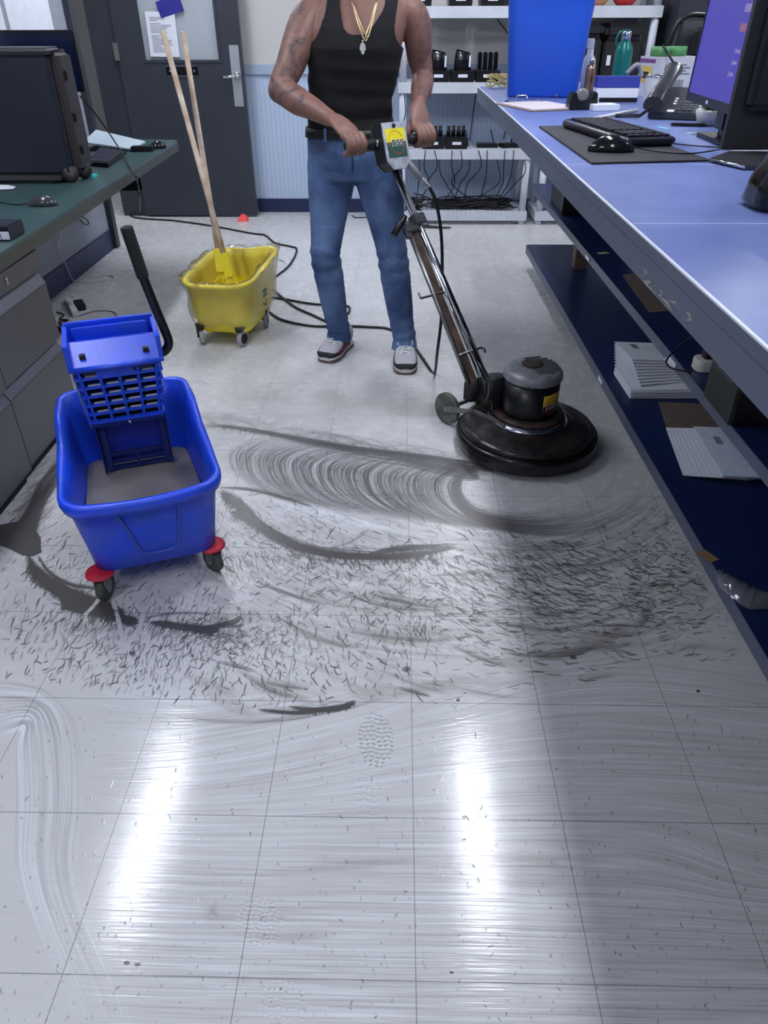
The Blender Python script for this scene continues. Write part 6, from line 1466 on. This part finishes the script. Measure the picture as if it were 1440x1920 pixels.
bm.sphere(EL+Vector((0, .006, -.006)), .045, 16); bm.sphere(ER+Vector((0, .006, -.006)), .040, 16)
arm(SL, EL, WL, .97, -1); arm(SR, ER, WR, .86, 1)
def hand(W, s, inner):
    C = Hc+Av*s; up = Vector((0, 0, 1)); bk = Bv.copy()
    P = lambda th, r, o: C+Av*o+bk*(r*math.cos(math.radians(th)))+up*(r*math.sin(math.radians(th)))
    # palm: wrist -> knuckles
    K = P(78, .034, 0); rings = []
    mid = W.lerp(K, .5)+up*.012+bk*.002
    path = [W, W.lerp(mid, .5)+up*.004, mid, mid.lerp(K, .6)+up*.004, K]
    ww = [.030, .036, .043, .047, .046]; hh = [.023, .021, .019, .016, .0125]
    for i, p in enumerate(path):
        d = (path[min(i+1, 4)]-path[max(i-1, 0)]).normalized(); sd = Av-d*Av.dot(d); sd.normalize(); n = d.cross(sd)
        rings.append([p+sd*ww[i]*math.cos(a)+n*hh[i]*math.sin(a) for a in [2*PI*k/20 for k in range(20)]])
    bm.loft(rings)
    for k in range(4):
        o = (-.0345+.023*k); ln = (.92, 1.0, 1.0, .85)[k] if inner > 0 else (.85, 1.0, 1.0, .92)[k]
        pts = [P(72, .030, o), P(95, .033, o), P(128, .0325, o), P(165, .0300, o), P(205, .0282, o*.98), P(205+45*ln, .0270, o*.97), P(205+88*ln, .0260, o*.95)]
        bm.tube(spline(pts, 3), list(np.interp(np.linspace(0, 6, 19), range(7), [.0120, .0126, .0115, .0117, .0106, .0102, .0085])), 12)
        bm.sphere(P(98, .0365, o), .0120, 10)
    oi = inner*.034
    pts = [W.lerp(K, .35)+Av*inner*.018, P(40, .040, oi*1.05), P(5, .033, oi*1.15), P(-35, .029, oi*.95), P(-75, .0265, oi*.75)]
    bm.tube(spline(pts, 4), list(np.interp(np.linspace(0, 4, 17), range(5), [.016, .0145, .0122, .0112, .0088])), 12)
hand(WL, -.185, 1); hand(WR, .150, -1)
# legs (inside the jeans)
HL, KL, AL = Vector((.290, 2.775, .88)), PY(610, 478, 2.73), Vector((.282, 2.82, .095))
HR, KR, AR = Vector((.468, 2.77, .88)), PY(736, 478, 2.66), Vector((.600, 2.715, .095))
for H, K, A in ((HL, KL, AL), (HR, KR, AR)):
    bm.tube(spline([H, H.lerp(K, .5), K, K.lerp(A, .35), A, A+Vector((0, -.02, -.03))], 3), list(np.interp(np.linspace(0, 5, 16), range(6), [.075, .064, .048, .044, .032, .034])), 16)
M_SKIN = bpy.data.materials.new('skin_tattooed'); M_SKIN.use_nodes = True
def skin():
    nt = M_SKIN.node_tree; N = nt.nodes; L = nt.links; b_ = N['Principled BSDF']
    tc = N.new('ShaderNodeTexCoord'); s = N.new('ShaderNodeSeparateXYZ'); L.new(tc.outputs['Object'], s.inputs[0])
    def m(op, a, c=None, cl=False):
        n = N.new('ShaderNodeMath'); n.operation = op; n.use_clamp = cl
        for i, x in enumerate((a, c)):
            if x is None: continue
            if isinstance(x, (int, float)): n.inputs[i].default_value = x
            else: L.new(x, n.inputs[i])
        return n.outputs[0]
    def nz(sc, det=5, dist=0.0):
        n = N.new('ShaderNodeTexNoise'); n.inputs['Scale'].default_value = sc; n.inputs['Detail'].default_value = det; n.inputs['Distortion'].default_value = dist; L.new(tc.outputs['Object'], n.inputs['Vector']); return n.outputs['Fac']
    def mx(f, a, c):
        n = N.new('ShaderNodeMix'); n.data_type = 'RGBA'
        if isinstance(f, (int, float)): n.inputs[0].default_value = f
        else: L.new(f, n.inputs[0])
        for k, x in ((6, a), (7, c)):
            if isinstance(x, tuple): n.inputs[k].default_value = x
            else: L.new(x, n.inputs[k])
        return n.outputs[2]
    base_ = mx(nz(7), rgb((118, 86, 76)), rgb((146, 107, 95)))
    x, z = s.outputs[0], s.outputs[2]     # local to the person
    left = m('MULTIPLY', m('LESS_THAN', x, -.20), m('GREATER_THAN', z, 1.065)); right = m('MULTIPLY', m('GREATER_THAN', x, .215), m('GREATER_THAN', z, 1.10))
    zone = m('ADD', left, m('MULTIPLY', right, .75), True)
    pat = m('MULTIPLY', m('SUBTRACT', nz(13, 6, 1.4), .42), 6.0, True); soft = m('MULTIPLY', m('SUBTRACT', nz(46, 3, .8), .42), 4.5, True)
    f = m('MULTIPLY', m('MULTIPLY', zone, pat), m('ADD', m('MULTIPLY', soft, .45), .40))
    L.new(mx(f, base_, rgb((46, 46, 54))), b_.inputs['Base Color']); b_.inputs['Roughness'].default_value = .5; b_.inputs['Subsurface Weight'].default_value = .04
    bp = N.new('ShaderNodeBump'); bp.inputs['Strength'].default_value = .15; bp.inputs['Distance'].default_value = .003; L.new(nz(60), bp.inputs['Height']); L.new(bp.outputs[0], b_.inputs['Normal'])
skin()
def remesh(o, vox, sm):
    r = o.modifiers.new('r', 'REMESH'); r.mode = 'VOXEL'; r.voxel_size = vox; r.use_smooth_shade = True
    s = o.modifiers.new('s', 'SMOOTH'); s.iterations = sm; s.factor = .5
    dg = bpy.context.evaluated_depsgraph_get(); dg.update()
    me = bpy.data.meshes.new_from_object(o.evaluated_get(dg)); o.modifiers.clear()
    old = o.data; me.materials.clear(); me.materials.append(old.materials[0]); o.data = me; bpy.data.meshes.remove(old)
    me.polygons.foreach_set('use_smooth', [True]*len(me.polygons)); me.update()
body = bm.build('body', M_SKIN, pw, world=True); remesh(body, .0042, 4)
for s in (-1, 1):
    MB().sphere(hc+Vector((s*.030, -.0690, .020)), .0110, 14).build('eye', mat('eye_white', (220, 220, 222), .3), pw, world=True)
    MB().sphere(hc+Vector((s*.030, -.0765, .020)), .0048, 10).build('iris', mat('iris_dark', (30, 22, 20), .2), pw, world=True)
hh_ = MB(); rows = []
for z, w, df, db in ((-.02, .078, -.02, .090), (.02, .082, -.005, .104), (.06, .082, .070, .108), (.09, .074, .082, .096), (.115, .054, .062, .072), (.13, .02, .025, .03)):
    rows.append([hc+Vector((w*math.cos(a), (-df if math.sin(a) < 0 else db)*abs(math.sin(a)), z)) for a in [2*PI*k/28 for k in range(28)]])
hh_.loft(rows); hh_.build('hair', mat('hair_dark', (22, 20, 20), .8, bump=.6, bscale=200), pw, world=True)
# tank top
nz_, na = 190, 220; g = .007
zs = np.linspace(.955, 1.452, nz_); rings = []
for z in zs:
    r_ = tring(z, g, na); cx, cy, w, d = torso(z)
    for k, p in enumerate(r_):
        a = 2*PI*k/na
        f = .0030*math.sin(a*2+z*62+1.5*math.sin(a*3))*math.exp(-((z-1.03)/.10)**2)+.0022*math.sin(z*95+a*1.4)*math.exp(-((z-1.16)/.07)**2)
        if z < .99: f -= .002
        dirv = Vector((p.x-cx, p.y-cy, 0)).normalized(); r_[k] = p+dirv*f
    rings.append(r_)
def worn(p):
    z = p.z; cx, cy, w, d = torso(z); dx = p.x-cx; front = p.y < cy
    zn = (1.310 if front else 1.36)+(abs(dx-.002)/.080)**2.6*.10
    if abs(dx) < .079 and z > zn: return False
    if z > 1.255:
        ah = .132+.07*math.exp(-(z-1.255)/.035)
        if abs(dx) > ah: return False
    return True
b = MB(); vs = [p for r in rings for p in r]; fs = []
for i in range(nz_-1):
    for k in range(na):
        l = (k+1) % na; q_ = (i*na+k, i*na+l, (i+1)*na+l, (i+1)*na+k)
        if all(worn(vs[j]) for j in q_): fs.append(q_)
b.add(vs, fs, True); tt = b.build('tank_top', mat('black_cotton', (13, 13, 18), .85, bump=.2, bscale=300), pw, world=True)
bmx = bmesh.new(); bmx.from_mesh(tt.data); bmesh.ops.delete(bmx, geom=[v for v in bmx.verts if not v.link_faces], context='VERTS')
bd = [v for v in bmx.verts if v.is_boundary]
for _ in range(6): bmesh.ops.smooth_vert(bmx, verts=bd, factor=.5, use_axis_x=True, use_axis_y=True, use_axis_z=True)
bmx.to_mesh(tt.data); bmx.free()
so = tt.modifiers.new('solid', 'SOLIDIFY'); so.thickness = .003; so.offset = 1
# jeans
j = MB(); 
j.loft([tring(z, .010, 48, 2.4) for z in np.linspace(.80, .975, 10)])
rsx = random.Random(5)
def leg(H, K, A, out):
    pts = [H+Vector((0, 0, .02)), H.lerp(K, .12), H.lerp(K, .35), H.lerp(K, .62), H.lerp(K, .85), K, K.lerp(A, .22), K.lerp(A, .5), K.lerp(A, .78), A+Vector((0, 0, .02)), A+Vector((0, -.005, -.038))]
    rr_ = [.098, .102, .092, .076, .066, .064, .064, .060, .053, .052, .060]
    sp_ = spline(pts, 5); n = len(sp_); R_ = np.interp(np.linspace(0, 10, n), range(11), rr_); rings = []
    for i, p in enumerate(sp_):
        d = (sp_[min(i+1, n-1)]-sp_[max(i-1, 0)]).normalized(); s1 = Vector((1, 0, 0)); s1 = (s1-d*s1.dot(d)).normalized(); s2 = d.cross(s1)
        kk = abs(i-n*.5)/n; wr_ = .0045*math.exp(-((i-n*.52)/4)**2)+.004*math.exp(-((i-n*.85)/4)**2)
        ring = []
        for k in range(28):
            a = 2*PI*k/28; r = R_[i]*(1+.04*math.cos(2*a))+wr_*math.sin(i*1.9+math.sin(a)*1.6); ring.append(p+s1*r*math.cos(a)+s2*r*1.06*math.sin(a))
        rings.append(ring)
    j.loft(rings)
leg(HL, KL, AL, -1); leg(HR, KR, AR, 1)
M_DEN = bpy.data.materials.new('denim'); M_DEN.use_nodes = True
def denim():
    nt = M_DEN.node_tree; N = nt.nodes; L = nt.links; b_ = N['Principled BSDF']; tc = N.new('ShaderNodeTexCoord')
    n1 = N.new('ShaderNodeTexNoise'); n1.inputs['Scale'].default_value = 5; n1.inputs['Detail'].default_value = 4; L.new(tc.outputs['Object'], n1.inputs['Vector'])
    r = N.new('ShaderNodeValToRGB'); r.color_ramp.elements[0].position = .36; r.color_ramp.elements[1].position = .68
    r.color_ramp.elements[0].color = rgb((44, 68, 112)); r.color_ramp.elements[1].color = rgb((98, 124, 166)); L.new(n1.outputs['Fac'], r.inputs['Fac'])
    mp = N.new('ShaderNodeMapping'); mp.inputs['Scale'].default_value = (1, 1, 3.5); L.new(tc.outputs['Object'], mp.inputs['Vector'])
    n2 = N.new('ShaderNodeTexNoise'); n2.inputs['Scale'].default_value = 240; n2.inputs['Detail'].default_value = 3; L.new(mp.outputs[0], n2.inputs['Vector'])
    mx = N.new('ShaderNodeMix'); mx.data_type = 'RGBA'; mx.blend_type = 'MULTIPLY'; mx.inputs[0].default_value = .5; L.new(r.outputs['Color'], mx.inputs[6]); L.new(n2.outputs['Fac'], mx.inputs[7])
    sc = N.new('ShaderNodeMix'); sc.data_type = 'RGBA'; sc.blend_type = 'MULTIPLY'; sc.inputs[0].default_value = 1; sc.inputs[7].default_value = (1.35, 1.35, 1.35, 1); L.new(mx.outputs[2], sc.inputs[6])
    L.new(sc.outputs[2], b_.inputs['Base Color']); b_.inputs['Roughness'].default_value = .85
    n3 = N.new('ShaderNodeTexNoise'); n3.inputs['Scale'].default_value = 16; n3.inputs['Detail'].default_value = 4; n3.inputs['Distortion'].default_value = .8; L.new(tc.outputs['Object'], n3.inputs['Vector'])
    bp = N.new('ShaderNodeBump'); bp.inputs['Strength'].default_value = .55; bp.inputs['Distance'].default_value = .02; L.new(n3.outputs['Fac'], bp.inputs['Height']); L.new(bp.outputs[0], b_.inputs['Normal'])
denim()
jeans = j.build('jeans', M_DEN, pw, world=True); remesh(jeans, .006, 3)
M_ST = mat('stitch_tan', (150, 140, 128), .8); M_SEAM = mat('denim_seam', (30, 46, 82), .9)
for s in (-1, 1):   # front pockets, rivets
    cx, cy, w, d = torso(.92); pts = []
    for k in range(9):
        t = k/8; x = s*(.075+.095*t); z = .965-.055*math.sin(t*PI/2)*1.0
        c0, cy0, w0, d0 = torso(z); e = 2.4; yy = -(d0+.012)*(max(0, 1-abs(x/(w0+.011))**e))**(1/e); pts.append(Vector((c0+x, cy0+yy-.0025, z)))
    MB().tube(pts, .0014, 5).build('pocket_seam', M_ST, jeans, world=True)
b = MB(); b.tube([Vector((torso(z)[0]+.002, torso(z)[1]-torso(z)[3]-.0135, z)) for z in np.linspace(.965, .84, 8)], .0022, 5); b.build('fly_seam', M_SEAM, jeans, world=True)
bl = MB(); ro_, ri_ = [], []
rings = [tring(z, gg, 64, 2.5) for z, gg in ((.958, .012), (.958, .0185), (.992, .0175), (.992, .011))]
bl.loft(rings, cap=False, wrap=True); belt = bl.build('belt', mat('belt_black', (16, 16, 18), .45), pw, world=True)
bx_ = torso(.975); b = MB(); y_ = bx_[1]-bx_[3]-.022
for a0, a1 in (((-.022, -.014), (-.017, .018)), ((.017, -.014), (.022, .018))): b.box((bx_[0]+a0[0], y_, .975+a0[1]), (bx_[0]+a1[0], y_+.004, .975+a1[1]))
b.box((bx_[0]-.022, y_, .989), (bx_[0]+.022, y_+.004, .993)); b.box((bx_[0]-.022, y_, .957), (bx_[0]+.022, y_+.004, .961)); b.build('buckle', M_CHROME, belt, world=True)
for x in (-.10, .09):
    c0, cy0, w0, d0 = torso(.975); yy = -(d0+.02)*(1-abs(x/(w0+.02))**2.5)**(1/2.5)
    MB().box((c0+x-.005, cy0+yy-.003, .950), (c0+x+.005, cy0+yy+.004, .998)).build('belt_loop', M_DEN, jeans, world=True)
# necklace
M_GOLD = mat('pale_gold', (224, 206, 160), .25, metal=.9)
nk = thing_dummy = None
nb_ = MB()
def chest_y(x, z): 
    c0, cy0, w0, d0 = torso(z); return cy0-(d0)*(max(.02, 1-abs((x-c0)/(w0))**2.5))**(1/2.5)*(1+.06*math.exp(-((z-1.27)/.06)**2))
for k, (bx2, bz, off) in enumerate(((683, 74, .004), (686, 77, .008), (690, 70, .012), (684, 66, .002))):
    bot = PY(bx2, bz, 2.605); pts = []
    for s in (-1, 1):
        side_pts = []
        top = Vector((.434+s*(.062+.002*k), 2.70, 1.475))
        for t in np.linspace(0, 1, 9):
            x = bot.x+(top.x-bot.x)*t**.9; z = bot.z+(top.z-bot.z)*t**1.15
            y = chest_y(x, min(z, 1.42)) if z < 1.42 else None
            if y is None or t > .8: y = top.y*(t)+(1-t)*2.64
            side_pts.append(Vector((x, y-.010-off*.6, z)))
        pts = pts+list(reversed(side_pts)) if s < 0 else pts+side_pts[1:]
    back = [Vector((.434+.055, 2.79, 1.50)), Vector((.434, 2.825, 1.505)), Vector((.434-.055, 2.79, 1.50))]
    nb_.tube(spline(pts+back+[pts[0]], 4), .0014 if k else .0018, 6)
neck = nb_.build('necklace', M_GOLD, pw, world=True)
pp = PY(680, 82, 2.595); b = MB()
hs_ = [(-.006, .016), (.006, .016), (.010, .008), (.0125, -.004), (.010, -.012), (.007, -.009), (.006, -.020), (.0015, -.024), (-.003, -.022), (-.006, -.020), (-.007, -.009), (-.010, -.012), (-.0125, -.004), (-.010, .008)]
Mp = Matrix.Translation((pp.x, pp.y, pp.z-.012)) @ Matrix.Rotation(PI/2, 4, 'X') @ Matrix.Scale(.92, 4)
b.prism(hs_[::-1], -.002, .002, Mp); b.tube([Mp @ Vector((0, .016, 0)), Mp @ Vector((0, .026, 0))], .003, 8); b.build('hand_pendant', mat('pendant_silver', (225, 225, 228), .25, metal=.6), neck, world=True, bevel=.0008)
# sneakers
def sneaker(toe, heel, nm):
    d = (heel-toe); L_ = d.length; ang = math.atan2(d.y, d.x)-PI/2     # local -y toward the toe
    M = Matrix.Translation((toe.x, toe.y, 0)) @ Matrix.Rotation(ang, 4, 'Z')
    t_ = [0, .02, .08, .18, .32, .46, .6, .75, .88, .97, 1.0]
    w_ = [.022, .034, .045, .051, .052, .047, .041, .040, .040, .034, .022]
    h_ = [.030, .042, .052, .060, .074, .090, .104, .110, .112, .108, .098]
    def ring(i, z0, z1, g, n=22):
        y = t_[i]*L_; out = []
        for k in range(n):
            a = 2*PI*k/n; c, s = math.cos(a), math.sin(a); out.append(M @ Vector(((w_[i]+g)*abs(c)**.75*(1 if c > 0 else -1), y, (z0+z1)/2+(z1-z0)/2*abs(s)**.75*(1 if s > 0 else -1))))
        return out
    s = MB().loft([ring(i, .026, h_[i], 0) for i in range(11)]).build(nm, mat('sneaker_grey', (176, 176, 182), .8), pw, world=True)
    MB().loft([ring(i, .010, .030, .003) for i in range(11)]).build('midsole', mat('sneaker_white', (206, 204, 202), .6), s, world=True)
    MB().loft([ring(i, .0005, .0135, .0045) for i in range(11)]).build('outsole', mat('gum_sole', (96, 82, 76), .6), s, world=True)
    tp = []
    for i in range(0, 4): tp.append(ring(i, .024, min(h_[i]+.004, .050), .0055))
    MB().loft(tp).build('toe_guard', mat('sneaker_black', (22, 26, 32), .7), s, world=True)
    for sx in (-1, 1):
        b = MB(); vs = []
        for i in range(3, 8):
            y = t_[i]*L_; vs += [M @ Vector((sx*(w_[i]*1.03), y, .028)), M @ Vector((sx*(w_[i]*1.01), y, .030+(h_[i]-.03)*.52))]
        vs2 = [v+(M.to_3x3() @ Vector((sx*.003, 0, 0))) for v in vs]; n = len(vs)
        fs = []
        for i in range(0, n-2, 2): fs += [(i, i+1, i+3, i+2), (n+i+2, n+i+3, n+i+1, n+i), (i, i+2, n+i+2, n+i), (i+1, n+i+1, n+i+3, i+3)]
        fs += [(0, n, n+1, 1), (n-2, n-1, 2*n-1, 2*n-2)]
        b.add(vs+vs2, fs, True); b.build('side_panel', mat('sneaker_maroon', (104, 30, 52), .7) if sx > 0 else MATS['sneaker_black'], s, world=True)
    b = MB()
    for k in range(6):
        y = (.30+.062*k)*L_; z = float(np.interp(y/L_, t_, h_))+.002; w = .024
        b.tube(spline([M @ Vector((-w, y, z-.008)), M @ Vector((-w*.4, y+.004, z+.003)), M @ Vector((w*.4, y+.006, z+.003)), M @ Vector((w, y+.010*(1 if k % 2 else -1), z-.008))], 4), .0040, 6)
    y = .60*L_; z = .112
    for sx in (-1, 1): b.tube(spline([M @ Vector((0, y, z)), M @ Vector((sx*.025, y-.02, z+.006)), M @ Vector((sx*.035, y-.035, z-.018)), M @ Vector((sx*.015, y-.012, z-.002)), M @ Vector((sx*.030, y-.055, z-.03))], 5), .0032, 6)
    b.build('laces', mat('lace_white', (226, 228, 232), .8), s, world=True)
sneaker(Vector((.222, 2.675, 0)), Vector((.318, 2.925, 0)), 'sneaker')
sneaker(Vector((.606, 2.54, 0)), Vector((.602, 2.81, 0)), 'sneaker')
